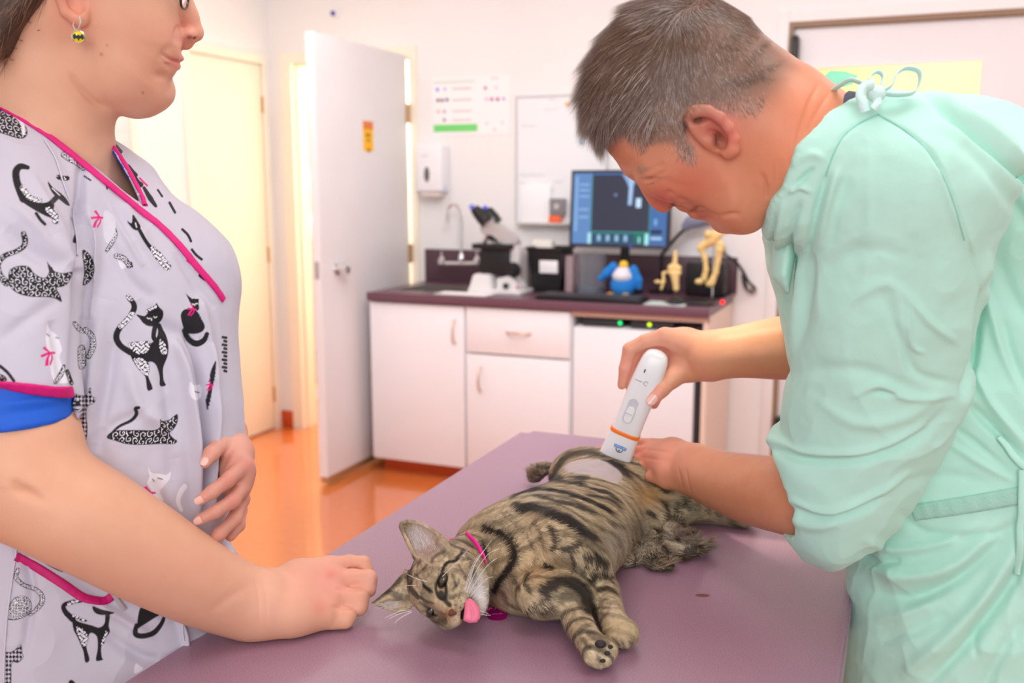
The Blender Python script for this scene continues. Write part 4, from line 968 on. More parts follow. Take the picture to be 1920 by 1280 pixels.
# ================================================================= the woman in the cat-print top
SKW = skinmat('skin_fair')
wo = empty('person', (-.95, .75, 0), label='woman with brown hair in grey cat-print top, fist resting on the table', cat='person')
HP = Plane(190, 90, 1.08)
def w_head():
    lo, hi = box_of(*[HP.P(x, y, n) for x in (-90, 390) for y in (-215, 420) for n in (-.1, .11)], pad=.01)
    s = Sculpt(lo, hi, .0017)
    face = [(343, -60), (340, -20), (336, 10), (337, 45), (340, 70), (342, 88), (337, 104), (331, 117), (329, 128), (322, 139), (313, 148), (314, 160), (310, 178), (299, 190), (277, 198), (247, 203), (212, 202), (180, 190), (150, 165), (115, 120), (60, 100), (0, 60), (-20, -20), (0, -100), (60, -170), (150, -200), (250, -180), (318, -120)]
    def sf(u, v):   # wider at the cheekbones and skull, narrower at chin
        return 1.0+.0*u
    s.inflate(HP.uv(face), HP.O, HP.U, HP.V, .072, lambda u, v: .96+0*u-.22*ss(u, .03, .085)*ss(-v, -.01, .05), k=0)
    h = lambda px, py, n, r, k=.008, sq=(1, 1, 1), mode='u': s.ell(HP.P(px, py, n), (r*sq[0], r*sq[1], r*sq[2]), np.array([HP.U, HP.V, HP.N]), k, mode)
    # nose
    s.chain([HP.P(334, -25), HP.P(345, 5), HP.P(355, 30), HP.P(364, 55)], [.008, .0085, .0085, .0095], k=.01)
    h(368, 64, 0, .0078, .006); h(352, 66, .0105, .0085, .006, (1.1, .9, .8)); h(352, 66, -.0105, .0085, .006, (1.1, .9, .8)); h(349, 80, 0, .008, .008)
    h(357, 70, .0095, .0042, .002, (1.5, .62, 1.2), 's')
    for sg in (-1, 1): h(329, -12, .032*sg, .0125, .006, (.9, .62, 1.25), 's'); s.chain([HP.P(338, -40, .012*sg), HP.P(334, -46, .03*sg), HP.P(312, -40, .05*sg)], [.006, .006, .005], k=.01); s.chain([HP.P(332, -20, .022*sg), HP.P(330, -24, .032*sg), HP.P(318, -18, .044*sg)], [.003, .0035, .003], k=.004)
    # lips
    h(334, 109, 0, .0085, .004, (.8, .5, 1.7)); h(327, 124, 0, .0095, .004, (.75, .55, 1.6))
    # cheek, jaw and chin
    h(262, 55, .036, .03, .03, (1, 1.1, .75)); h(230, 140, .03, .03, .03); h(300, 172, 0, .014, .02); h(262, 180, .02, .02, .03)
    h(300, 112, .028, .016, .02, (1, 1, .7))
    # neck
    s.chain([HP.P(85, 40), HP.P(92, 150), HP.P(95, 230), HP.P(80, 300), HP.P(60, 380)], [.06, .057, .0565, .060, .062], k=.02)
    s.chain([HP.P(150, 100, .02), HP.P(168, 190, .015), HP.P(182, 262, .006)], [.022, .014, .011], k=.025)
    # chest seen in the neckline
    chest = [(-60, 260), (40, 230), (120, 240), (186, 255), (210, 285), (238, 328), (268, 385), (320, 470), (350, 600), (-60, 600)]
    s.inflate(HP.uv(chest), HP.O-HP.N*.035, HP.U, HP.V, .075, 1.15, k=.03)
    # ear
    h(137, -12, .062, .033, .004, (.5, 1, .28)); h(150, 25, .070, .0125, .004, (.75, 1.15, .55))
    h(140, -10, .073, .017, .003, (.75, 1.2, .4), 's')
    s.chain([HP.P(160, -40, .068), HP.P(140, -62, .074), HP.P(116, -45, .078), HP.P(110, -10, .076), HP.P(122, 22, .072), HP.P(138, 34, .07)], [.0045, .005, .0055, .005, .005, .006], k=.003)
    V, Q = s.surface(2); N = vnormals(V, Q)
    V = folds(V, N, [([(337, 117), (322, 113), (305, 102)], 3.0, -.003), ([(318, 128), (308, 118), (303, 108)], 4, -.001), ([(345, 86), (341, 98)], 4, -.0015), ([(344, 64), (334, 52), (330, 68), (333, 80)], 5, -.0022), ([(199, 203), (175, 190), (150, 165), (133, 140)], 6, -.0035), ([(321, 85), (305, 100), (298, 116)], 7, -.0012), ([(316, 145), (305, 143), (290, 140)], 8, -.0022), ([(90, 255), (140, 300), (200, 330)], 14, -.003)])
    C = paint(V, (226, 172, 142), [(350, 60, 40, 40, (222, 128, 118), .45), (250, 60, 60, 50, (214, 146, 124), .5), (290, 150, 40, 40, (216, 140, 120), .35), (332, 116, 15, 12, (206, 98, 96), .75), (140, 5, 40, 50, (236, 130, 110), .45), (355, 70, 7, 5, (120, 40, 40), .8), (220, 190, 60, 12, (196, 120, 96), .25), (60, 260, 120, 60, (232, 184, 156), .5), (220, 330, 60, 60, (240, 200, 180), .6), (190, 102, 3, 3, (170, 80, 60), .7), (201, 85, 2, 2, (160, 80, 60), .6), (268, 174, 2, 2, (110, 60, 40), .7), (318, 118, 14, 2.5, (150, 70, 66), .5)], .035, 3)  # nostril, lip parting and under-jaw shade painted into the skin tones
    return V, Q, C
def w_arm():
    lo, hi = box_of(at(-60, 620, D=.9), at(-60, 1000, D=1.05), at(720, 1200, D=1.25), at(720, 1000, D=1.2), at(300, 1000, D=.93), at(100, 700, D=.88), at(500, 1240, D=1.0), pad=.03)
    s = Sculpt(lo, hi, .0024)
    pchain(s, [(16, 560, 1.0, 80), (20, 740, .985, 88), (32, 830, .978, 98), (52, 905, .97, 96)], k=.02, n=3)
    pchain(s, [(52, 905, .97, 94), (110, 945, .975, 90), (170, 975, .985, 88), (250, 1022, 1.01, 83), (330, 1068, 1.04, 74), (400, 1105, 1.07, 65), (465, 1131, 1.095, 57), (500, 1134, 1.1, 55)], k=.015, n=3)
    pball(s, 10, 940, .97, 50, .03)
    # hand: metacarpals then curled fingers
    for a in ([(485, 1115, 1.12, 36), (560, 1082, 1.145, 30), (618, 1063, 1.165, 22)], [(485, 1128, 1.11, 42), (560, 1102, 1.13, 36), (624, 1087, 1.15, 25)], [(485, 1140, 1.10, 44), (560, 1130, 1.115, 40), (620, 1120, 1.13, 26)], [(480, 1146, 1.095, 42), (550, 1150, 1.1, 40), (606, 1150, 1.112, 31)]):
        pchain(s, a, k=.014)
    k = .0035
    pchain(s, [(618, 1063, 1.165, 20), (655, 1054, 1.175, 14), (682, 1055, 1.178, 13), (688, 1070, 1.175, 12), (670, 1085, 1.17, 12)], k=k)
    pchain(s, [(624, 1087, 1.15, 22), (662, 1084, 1.155, 18), (690, 1085, 1.155, 17.5), (690, 1104, 1.15, 15), (665, 1112, 1.15, 14)], k=k)
    pchain(s, [(620, 1120, 1.13, 23), (655, 1122, 1.135, 20), (673, 1122, 1.135, 19), (674, 1138, 1.13, 15), (650, 1145, 1.13, 14)], k=k)
    pchain(s, [(606, 1152, 1.112, 24), (635, 1156, 1.115, 19), (650, 1156, 1.115, 18), (648, 1165, 1.112, 13), (625, 1168, 1.11, 13)], k=k)
    pchain(s, [(520, 1100, 1.16, 26), (590, 1085, 1.20, 18), (640, 1090, 1.2, 15)], k=.01)      # thumb lying beyond
    s.cut((0, 0, TZ+.0012), (0, 0, -1), .003)
    V, Q = s.surface(2); N = vnormals(V, Q)
    V = folds(V, N, [([(640, 1070), (665, 1069), (690, 1070)], 3, -.0022), ([(630, 1103), (660, 1104), (688, 1104)], 3, -.0026), ([(622, 1137), (645, 1139), (668, 1140)], 3, -.0024), ([(610, 1075), (625, 1075)], 5, .001), ([(478, 1080), (486, 1130), (484, 1188)], 3, -.0008), ([(492, 1085), (500, 1130), (498, 1188)], 3, -.0007), ([(20, 905), (45, 918), (80, 938)], 9, -.004), ([(390, 1150), (430, 1120), (470, 1095)], 10, -.001), ([(697, 1078), (700, 1088), (697, 1096)], 3, .0006)])
    C = paint(V, (228, 172, 140), [(620, 1090, 70, 60, (236, 158, 144), .7), (620, 1075, 12, 10, (232, 128, 120), .5), (600, 1140, 16, 12, (234, 134, 124), .4), (700, 1085, 14, 20, (240, 176, 164), .6), (60, 930, 60, 50, (232, 172, 138), .5), (330, 1060, 130, 60, (230, 160, 136), .35), (500, 1130, 60, 60, (240, 182, 160), .5), (30, 915, 40, 7, (206, 140, 110), .4)], .03, 5)  # elbow crease has its shade painted in as a darker band
    return V, Q, C
def w_lhand():
    lo, hi = box_of(at(350, 770, D=1.02), at(480, 1040, D=1.02), at(350, 770, D=1.26), at(500, 1060, D=1.26), pad=.01)
    s = Sculpt(lo, hi, .0018)
    pchain(s, [(390, 760, 1.28, 38), (425, 812, 1.2, 34), (438, 850, 1.14, 34), (445, 885, 1.11, 30), (446, 915, 1.105, 24)], k=.012)
    pchain(s, [(440, 880, 1.11, 20), (458, 872, 1.105, 15), (425, 901, 1.07, 14.5), (398, 922, 1.05, 12.5), (377, 936, 1.045, 11)], k=.004)
    pchain(s, [(440, 905, 1.11, 20), (457, 906, 1.11, 15), (436, 939, 1.075, 14), (405, 958, 1.055, 12.5), (375, 974, 1.05, 11)], k=.004)
    pchain(s, [(440, 920, 1.12, 20), (453, 935, 1.12, 15), (440, 972, 1.09, 13), (412, 1000, 1.07, 12), (396, 1015, 1.065, 10.5)], k=.004)
    pchain(s, [(435, 930, 1.14, 18), (450, 955, 1.14, 13), (448, 985, 1.12, 11), (432, 1005, 1.1, 10)], k=.004)
    pchain(s, [(432, 822, 1.17, 22), (412, 832, 1.12, 18), (397, 850, 1.075, 14), (385, 868, 1.06, 10.5)], k=.006)
    V, Q = s.surface(2); N = vnormals(V, Q)
    V = folds(V, N, [([(420, 888), (425, 905), (428, 915)], 3, -.0006), ([(436, 925), (442, 945)], 3, -.0006), ([(430, 850), (415, 875), (408, 895)], 6, -.0025)])
    C = paint(V, (214, 150, 130), [(375, 937, 7, 6, (238, 170, 160), .8), (373, 976, 7, 6, (232, 168, 160), .8), (382, 864, 6, 7, (248, 206, 196), .8), (425, 900, 14, 12, (214, 116, 106), .4), (437, 940, 14, 12, (214, 116, 106), .4), (460, 870, 14, 14, (216, 120, 112), .35), (430, 820, 40, 30, (236, 180, 160), .5)], .03, 9)
    return V, Q, C
# coarse lower body so the figure stands on the floor
TP = Plane(170, 650, 1.17); wc = TP.P(150, 1150)
def w_core():
    s = Sculpt((wc[0]-.35, wc[1]-.35, .02), (wc[0]+.35, wc[1]+.35, 1.4), .012)
    s.chain([TP.P(150, 500), TP.P(150, 1150)], [.08, .09], k=.03)
    for dy in (-.07, .07): s.chain([(wc[0], wc[1]+dy, .85), (wc[0], wc[1]+dy, .5), (wc[0], wc[1]+dy*1.1, .1)], [.06, .05, .042], k=.03)
    V, Q = s.surface(2); return V, Q, paint(V, (226, 172, 142), [], 0)
wparts = [w_head(), w_arm(), w_lhand(), w_core()]
V, Q, C = join(wparts)
me = mesh_np('body', V, Q); colors(me, C); body = link('body', me, SKW, wo, label='fair skinned head, neck, arms and hands')
# eyes behind the glasses
eyw = mat('eye_white', srgb(236, 230, 226), .12, coat=.5); iri = mat('iris_blue', srgb(70, 96, 120), .1, coat=1)
for sg in (-1, 1):
    c_ = HP.P(309, -16, .027*sg); e_ = MB().sph(c_, .0118).build('eye', eyw, body); dv = unit(HP.U*.98+HP.N*.1); MB().sph(c_+dv*.0082, .0056).build('iris', iri, e_)
# fingernails
def nail(T, px, py, dx, dy, wpx, m, par, D=1.06):
    h_, n_ = hit(T, px, py, .0003)
    if h_ is None: return
    a, _ = hit(T, px-dx, py-dy, .0003)
    d = unit(h_-a) if a is not None else CR
    d = unit(d-n_*(d@n_)); sd = np.cross(d, n_); w = wpx*D/F_; L = w*1.25; V = []; Fs = []
    for i in range(6):
        for j in range(6):
            u, v = (i/5-.5)*2, (j/5-.5)*2; uu = u*math.sqrt(max(0, 1-.35*v*v)); vv = v*math.sqrt(max(0, 1-.35*u*u))
            V.append(h_+d*(uu*L/2)+sd*(vv*w/2)+n_*(.0005-.22*w*vv*vv))
    for i in range(5):
        for j in range(5): Fs.append((i*6+j, i*6+j+1, i*6+j+7, i*6+j+6))
    link('fingernail', mesh_np('fingernail', V, Fs), m, par)
NAIL = mat('fingernail', srgb(242, 196, 184), .22, coat=.4)
Tb = bvh(wparts[2][0], wparts[2][1])
for a in ((383, 865, -5, 7, 13), (373, 938, -9, 5, 14), (371, 976, -9, 5, 14), (391, 1018, -7, 6, 11)): nail(Tb, *a, NAIL, body)
# ---------------------------------------------------------------- printed top
near_line = [(-200, 60), (0, 193), (60, 228), (100, 255), (170, 312), (230, 360), (267, 388), (320, 430), (365, 485), (400, 525), (425, 565), (460, 640)]
far_line = [(120, 190), (193, 254), (213, 285), (240, 330), (268, 384), (300, 440), (700, 1200)]
def w_top():
    lo, hi = box_of(*[TP.P(x, y, n) for x in (-160, 470) for y in (180, 1480) for n in (-.2, .2)], at(-100, 300, D=.88), at(-100, 800, D=.86), pad=.02)
    s = Sculpt(lo, hi, .0036)
    pol = [(-70, 176), (60, 180), (150, 222), (196, 254), (240, 281), (287, 320), (328, 390), (357, 436), (388, 490), (421, 552), (430, 590), (431, 634), (426, 693), (419, 752), (410, 800), (404, 850), (408, 920), (424, 990), (440, 1040), (450, 1090), (460, 1200), (468, 1480), (-150, 1480), (-140, 1250), (-110, 1000), (-70, 820), (-90, 600), (-130, 420), (-120, 270)]
    s.inflate(TP.uv(pol), TP.O, TP.U, TP.V, .135, lambda u, v: 1.12+0*u+.1*ss(v, .12, .26), k=0)
    # bust and belly fullness towards the camera
    e = lambda px, py, n, r, k: s.ell(TP.P(px, py, n), r, np.array([TP.U, TP.V, TP.N]), k)
    e(300, 520, .06, (.09, .08, .07), .05); e(250, 800, .07, (.12, .16, .075), .06)
    # sleeve
    pchain(s, [(-30, 300, 1.06, 90), (0, 330, 1.04, 104), (25, 450, 1.005, 114), (28, 600, .985, 108), (27, 700, .975, 107), (27, 790, .97, 105)], k=.012, n=2)
    px, py, d = gridpx(s)
    n = ((s.ax[0][:, None, None]-TP.O[0])*TP.N[0]+(s.ax[1][None, :, None]-TP.O[1])*TP.N[1]+(s.ax[2][None, None, :]-TP.O[2])*TP.N[2]).astype(np.float32)
    # neck opening
    cn = (line_y(px, near_line)-py)*1.1/F_; cf = (line_y(px, far_line)-py)*1.1/F_
    wgt = np.clip((n+.004)/.012+.5, 0, 1)
    cut = np.minimum(cn, np.maximum(-cf, (193-px)*1.1/F_))
    s.F = np.maximum(s.F, cut.astype(np.float32))
    # hem of the sleeve: only the sleeve volume ends there
    slv = (d < 1.085) & (px < 142) & (py > 640)
    hem = (py-line_y(px, [(-300, 690), (0, 722), (70, 735), (137, 742), (200, 745)]))*.98/F_
    near = Sculpt(lo, hi, s.h)
    near.inflate(TP.uv(pol), TP.O, TP.U, TP.V, .135, 1.12, k=0); near.ell(TP.P(250, 800, .07), (.12, .16, .075), np.array([TP.U, TP.V, TP.N]), .06)
    s.F = np.where(slv, np.maximum(s.F, np.minimum(hem, near.F)), s.F).astype(np.float32)
    V, Q = s.surface(3)
    P, z = proj(V); N = vnormals(V, Q)
    # keep what faces the camera dense
    fN = N[Q].mean(1); fP = V[Q].mean(1); pp, _ = proj(fP); vis = (np.einsum('ij,ij->i', fN, CO-fP) > -.05) & (pp[:, 0] > -25) & (pp[:, 0] < 500) & (pp[:, 1] > 150) & (pp[:, 1] < 1310)
    def pick(m):
        q = Q[m]; u, inv = np.unique(q, return_inverse=True); return V[u], inv.reshape(q.shape), u
    Va, Qa, _ = pick(~vis); Vb, Qb, _ = pick(vis)
    for it in range(2):
        Vb, Qb = subdiv_fixed(Vb, Qb)
    return (V, Q), (Va, Qa), (Vb, Qb)
def subdiv_fixed(V, Q):
    E = np.concatenate([Q[:, [i, (i+1) % 4]] for i in range(4)]); Es = np.sort(E, 1)
    U, inv, cnt = np.unique(Es, axis=0, return_inverse=True, return_counts=True); inv = inv.ravel(); nV = len(V); nQ = len(Q)
    bd = np.zeros(nV+len(U)+nQ, bool); be = cnt == 1; bd[nV:nV+len(U)][be] = True; bd[U[be].ravel()] = True
    mid = (V[U[:, 0]]+V[U[:, 1]])/2; fc = V[Q].mean(1)
    e = [nV+inv[i*nQ:(i+1)*nQ] for i in range(4)]; f = nV+len(U)+np.arange(nQ)
    Q2 = np.concatenate([np.stack([Q[:, 0], e[0], f, e[3]], 1), np.stack([e[0], Q[:, 1], e[1], f], 1), np.stack([f, e[1], Q[:, 2], e[2]], 1), np.stack([e[3], f, e[2], Q[:, 3]], 1)])
    V2 = np.concatenate([V, mid, fc]); L = laplace(V2, Q2, .5); V2[~bd] = L[~bd]; return V2, Q2
full, (Va, Qa), (Vb, Qb) = w_top()
WF = [  # creases of the cloth: points, width px, height m
    ([(152, 300), (150, 380), (146, 470), (142, 600), (140, 740)], 9, -.006), ([(160, 400), (175, 460), (172, 540), (165, 600)], 12, .005),
    ([(100, 440), (140, 500), (165, 470)], 10, .003), ([(195, 560), (180, 640), (165, 760), (160, 860)], 18, .004), ([(215, 640), (200, 740), (180, 830)], 12, -.003),
    ([(330, 640), (350, 720), (366, 830), (370, 960)], 9, .006), ([(352, 620), (378, 720), (388, 830), (384, 980)], 7, -.006), ([(392, 650), (402, 760), (400, 860), (398, 980)], 6, .004),
    ([(375, 560), (390, 640), (395, 720)], 8, .003), ([(300, 650), (318, 760), (325, 900)], 14, -.003), ([(260, 560), (300, 610), (370, 640)], 16, -.003),
    ([(240, 690), (260, 760), (310, 800), (330, 860)], 14, .003), ([(180, 850), (210, 800), (280, 770)], 12, -.002), ([(10, 430), (60, 470), (120, 500)], 16, -.004), ([(20, 380), (80, 440), (130, 520)], 10, .002),
    ([(0, 640), (50, 600), (110, 560)], 14, -.002), ([(95, 600), (110, 660), (120, 720)], 10, -.003), ([(60, 330), (110, 420), (130, 470)], 9, .002), ([(230, 380), (260, 430), (300, 500)], 10, .002),
    ([(190, 420), (240, 520), (290, 560)], 12, -.0025), ([(200, 380), (250, 470), (270, 500)], 6, .0015), ([(330, 470), (370, 540), (400, 580)], 10, -.002),
    ([(40, 1240), (60, 1100), (20, 1000)], 10, -.003), ([(110, 1080), (200, 1140), (280, 1190)], 10, .003), ([(200, 1190), (260, 1230), (300, 1240)], 12, -.003), ([(330, 1150), (345, 1190), (350, 1240)], 6, .003), ([(410, 1010), (418, 1060), (422, 1090)], 6, -.004), ([(432, 1030), (436, 1060), (440, 1090)], 5, .003),
    ([(290, 900), (310, 960), (330, 990)], 12, -.003)]
def cloth_noise(V, N, amp, sc, seed): return V+N*(amp*vnoise(V, sc, seed, 3))[:, None]
def ridged(V, N, amp, sc, seed):
    r = 1-np.abs(vnoise(V*np.array([1, 1, .6])+.02*np.stack([vnoise(V, 9, seed+1), vnoise(V, 9, seed+2), vnoise(V, 9, seed+3)], 1), sc, seed, 2))*2.2
    return V+N*(amp*np.clip(r, -.2, 1)**2*np.sign(r))[:, None]
def finish_top(V, Q, motifs):
    N = vnormals(V, Q); V = folds(V, N, WF, 2.3); V = cloth_noise(V, N, .0024, 13, 21); V = ridged(V, N, .0022, 16, 33); V = cloth_noise(V, N, .0006, 50, 5)
    P, z = proj(V); C = np.tile(np.array(srgb(203, 199, 212)), (len(V), 1))
    if motifs: C = cr_light(P, motifs, C)
    return V, C
K = srgb(34, 32, 36); WT = srgb(236, 234, 242); PK = srgb(226, 28, 128)
def bow(x, y, s, rot=0):
    c, sn = math.cos(rot), math.sin(rot); f = lambda a, b: (x+s*(a*c-b*sn), y+s*(a*sn+b*c))
    return [('p', [f(-1.6, -.9), f(-1.1, -1.3), f(-.1, -.1), f(.9, 0), f(.9, .45), f(0, .35), f(-.7, .5), f(-1.9, .9), f(-2.1, .4), f(-.9, .05), f(-.5, -.05)], None, PK, None), ('p', [f(-.4, .3), f(0, .3), f(-.5, 1.2), f(-.7, 2.6), f(-1.4, 2.6), f(-1.1, 1.3)], None, PK, None), ('p', [f(0, .3), f(.3, .3), f(.35, 1.3), f(-.2, 2.6), f(-.5, 2.4), f(0, 1.2)], None, PK, None)]
def face(x, y, s, col=WT, rot=0):
    return [('l', [(x-s*1.6, y-s*.1), (x-s, y+s*.3), (x-s*.5, y+s*.05)], .9, col, None), ('l', [(x+s*.9, y-s*.5), (x+s*1.4, y-s*.1), (x+s*2, y-s*.5)], .9, col, None), ('l', [(x, y+s*.3), (x+.3, y+s*.8)], 1.1, col, None)]
MOT = []
A = MOT.append
# big standing cat in the middle
A(('s', [(262, 652), (275, 650), (285, 642), (294, 632), (296, 618), (292, 610), (300, 606), (306, 618), (312, 630), (316, 648), (314, 668), (306, 690), (307, 712), (311, 722), (300, 723), (299, 705), (293, 685), (284, 678), (276, 682), (278, 705), (286, 726), (283, 731), (276, 730), (272, 705), (258, 690), (246, 670), (244, 655)], None, K, None))
A(('l', [(242, 560), (250, 568), (251, 580), (240, 598), (224, 615), (218, 632), (226, 648), (244, 660)], [4, 5, 5.5, 5, 5.5, 6, 5.5, 6], K, None))
A(('l', [(248, 588), (238, 600), (226, 612)], 5, K, 'petal')); A(('l', [(240, 556), (246, 561)], 4, K, 'petal'))
A(('l', [(292, 606), (288, 632), (298, 640)], 4.5, K, None))
A(('s', [(256, 590), (270, 593), (280, 583), (290, 576), (293, 568), (299, 576), (306, 584), (304, 598), (292, 610), (278, 611), (268, 605), (262, 597)], None, K, None)); A(('p', [(256, 589), (272, 593), (268, 603)], None, K, None))
A(('l', [(276, 583), (292, 575)], 3, K, 'petal')); MOT.extend(face(284, 596, 5))
A(('s', [(240, 645), (262, 640), (282, 641), (276, 660), (256, 663)], None, K, 'petal')); A(('s', [(300, 634), (310, 645), (314, 662), (304, 664), (298, 650)], None, K, 'petal'))
A(('s', [(250, 672), (268, 672), (280, 684), (276, 706), (262, 694)], None, K, 'petal'))
# reclining swirl cat
A(('s', [(200, 820), (212, 808), (236, 806), (262, 806), (288, 806), (300, 800), (300, 786), (306, 789), (318, 786), (332, 776), (333, 790), (326, 804), (318, 812), (326, 822), (332, 826), (326, 832), (300, 832), (262, 834), (236, 832), (216, 826)], None, K, 'swirl'))
A(('l', [(204, 818), (222, 800), (246, 788), (256, 776), (254, 766), (260, 764)], [2, 2.5, 3, 3.5, 3.5, 3], K, None))
# sitting black cat with pink bow
A(('s', [(339, 590), (346, 580), (360, 580), (370, 584), (378, 598), (384, 612), (378, 622), (362, 626), (348, 622), (342, 608)], None, K, None)); A(('l', [(346, 620), (354, 636), (368, 644), (382, 638), (388, 626)], [5, 5.5, 6, 5, 4], K, None))
A(('s', [(358, 562), (366, 560), (372, 570), (373, 580), (366, 582), (360, 574)], None, K, None)); A(('p', [(348, 550), (360, 560), (358, 570)], None, K, None)); A(('p', [(364, 560), (372, 572), (373, 560)], None, K, None))
MOT.extend(bow(364, 578, 6, .3)); MOT.extend(face(365, 570, 2.5))
# cat far right in the folds
A(('s', [(394, 700), (400, 684), (405, 676), (404, 700), (398, 730), (394, 752), (388, 770), (386, 750), (392, 725)], None, K, None)); MOT.extend(bow(397, 720, 5, .2))
A(('s', [(356, 716), (364, 722), (376, 722), (378, 740), (370, 750), (360, 746), (355, 735)], None, WT, None)); A(('l', [(366, 734), (372, 736)], 1, K, None))
for yy in range(0, 10): A(('l', [(418+(yy % 2)*3, 632+yy*7), (424, 633+yy*7)], 2.6, K, None))
# shoulder cats
A(('s', [(-20, 208), (10, 205), (35, 222), (50, 240), (50, 254), (38, 260), (10, 252), (-20, 240)], None, K, 'swirl')); A(('l', [(24, 212), (42, 232), (44, 250)], 3, WT, None))
A(('l', [(52, 314), (38, 312), (30, 322), (32, 342), (40, 362), (44, 372)], [4, 6, 7, 7, 8, 8], K, None))
A(('s', [(36, 348), (50, 368), (66, 378), (84, 380), (96, 376), (102, 384), (100, 398), (108, 420), (98, 410), (84, 404), (62, 392), (42, 378), (34, 362)], None, K, None)); A(('l', [(42, 352), (56, 370), (74, 376)], 5, K, 'petal')); A(('l', [(90, 392), (103, 404), (104, 414)], 6, K, 'petal'))
A(('l', [(96, 380), (104, 372), (110, 366)], 5, K, None)); A(('s', [(90, 340), (100, 352), (114, 362), (124, 372), (131, 384), (126, 385), (114, 376), (100, 364), (92, 350)], None, K, None)); A(('l', [(98, 353), (112, 366)], .9, WT, None))
A(('l', [(68, 400), (76, 412), (84, 420)], 3, K, None)); A(('l', [(110, 332), (118, 334), (126, 334)], 4.5, K, 'swirl')); A(('l', [(120, 290), (132, 298), (144, 304), (156, 314)], 6, K, 'lace'))
A(('l', [(158, 330), (170, 338)], 1.5, K, None)); A(('l', [(200, 348), (201, 354)], 1.5, K, None)); A(('s', [(136, 452), (142, 436), (144, 450), (142, 456)], None, K, None))
# pink bow and white cats
MOT.extend(bow(188, 406, 8.5, .15)); A(('l', [(213, 422), (216, 440), (208, 458), (200, 470)], [2, 4.5, 4, 3], K, 'lace')); A(('s', [(196, 395), (216, 410), (214, 440), (202, 456), (194, 440)], None, srgb(218, 216, 226), None))
A(('l', [(218, 480), (232, 484), (242, 498)], 5, K, 'lace')); A(('s', [(222, 488), (236, 498), (228, 504)], None, WT, None)); A(('l', [(246, 492), (248, 500)], 1.6, K, None))
# long necked cat
A(('s', [(238, 414), (247, 418), (249, 402), (258, 414), (264, 426), (258, 432), (248, 428)], None, K, None)); A(('l', [(262, 432), (272, 450), (284, 466), (296, 476)], [3.5, 3.5, 4, 6], K, None)); A(('l', [(286, 466), (300, 484), (314, 500)], [5, 8, 7], K, 'petal')); A(('l', [(254, 418), (256, 426)], 1, WT, None))
for q_ in (([(342, 430), (352, 440), (358, 452)], 2.5), ([(360, 468), (368, 478), (378, 486)], 2.5), ([(300, 268+60), (308, 340)], 1.6)): A(('l', q_[0], q_[1], K, None))
A(('s', [(362, 496), (370, 498), (374, 506), (366, 506)], None, K, None)); A(('l', [(376, 516), (384, 522), (393, 524)], 4, K, None)); A(('l', [(352, 488), (361, 495)], 3, PK, None))
for q_ in (([(212, 268), (222, 280), (226, 284)], 4), ([(240, 312), (248, 322), (254, 328)], 4.5), ([(250, 330), (258, 342), (264, 346)], 5), ([(270, 352), (282, 372), (292, 386)], [3, 5, 3]), ([(296, 356), (304, 368)], 2), ([(318, 380), (328, 398)], 2.5)): A(('l', q_[0], q_[1], K, None))
A(('l', [(262, 334), (276, 348)], 1.8, PK, None))
# sleeve swirl cat
A(('l', [(44, 438), (47, 450), (44, 462), (28, 472), (8, 480), (-4, 496), (0, 516), (12, 530)], [5, 5.5, 5, 4.5, 5, 5.5, 6, 7], K, 'swirl'))
A(('s', [(16, 514), (22, 503), (38, 498), (54, 500), (64, 512), (78, 520), (88, 518), (96, 500), (102, 508), (118, 512), (136, 510), (128, 530), (118, 537), (106, 540), (112, 552), (116, 566), (104, 560), (90, 557), (58, 556), (34, 550), (18, 536)], None, K, 'swirl')); A(('p', [(88, 490), (94, 518), (100, 506)], None, K, None))
# sleeve white cat with bow
A(('s', [(88, 606), (94, 618), (106, 628), (112, 640), (116, 656), (112, 670), (122, 700), (128, 716), (104, 716), (96, 700), (94, 676), (86, 640), (87, 625)], None, WT, None)); MOT.extend(bow(95, 660, 9.5, -.1)); A(('l', [(88, 626), (93, 630)], .8, K, None)); A(('l', [(104, 632), (110, 634)], .8, K, None))
A(('l', [(120, 686), (114, 702), (104, 716)], [3, 5, 4], K, 'lace')); A(('l', [(126, 696), (131, 710), (134, 718)], 4, K, 'swirl')); A(('l', [(0, 686), (14, 698), (26, 714)], 3, K, None)); A(('s', [(-10, 700), (8, 704), (12, 714), (-10, 714)], None, K, 'swirl'))
# behind the sleeve fold
A(('s', [(154, 470), (166, 474), (176, 492), (176, 514), (166, 530), (155, 534), (158, 508)], None, K, 'swirl')); A(('l', [(140, 606), (148, 616), (158, 622)], [4, 5, 3], K, 'lace')); A(('l', [(160, 618), (172, 630), (174, 650), (166, 668)], [5, 6, 6, 5], K, 'lace')); A(('s', [(146, 652), (158, 648), (162, 670), (160, 688), (148, 690)], None, K, 'lace'))
A(('s', [(134, 744), (150, 741), (162, 740), (169, 726), (172, 742), (180, 746), (176, 756), (164, 762), (162, 780), (164, 800), (162, 822), (152, 834), (134, 822)], None, K, 'harl'))
# low white cat with bow
A(('s', [(278, 876), (284, 886), (300, 888), (312, 890), (320, 884), (318, 898), (306, 912), (300, 922), (306, 938), (300, 958), (284, 950), (284, 920), (276, 906), (280, 894)], None, WT, None)); MOT.extend(bow(284, 922, 9, 0)); A(('l', [(286, 898), (289, 902)], .9, K, None)); A(('l', [(296, 896), (304, 898)], .9, K, None))
A(('l', [(302, 946), (308, 956), (312, 950)], 4, K, 'lace')); A(('s', [(312, 952), (322, 958), (326, 970), (318, 974)], None, K, 'swirl')); A(('l', [(346, 912), (338, 924), (334, 940), (340, 956)], [5, 5, 4, 3], WT, None))
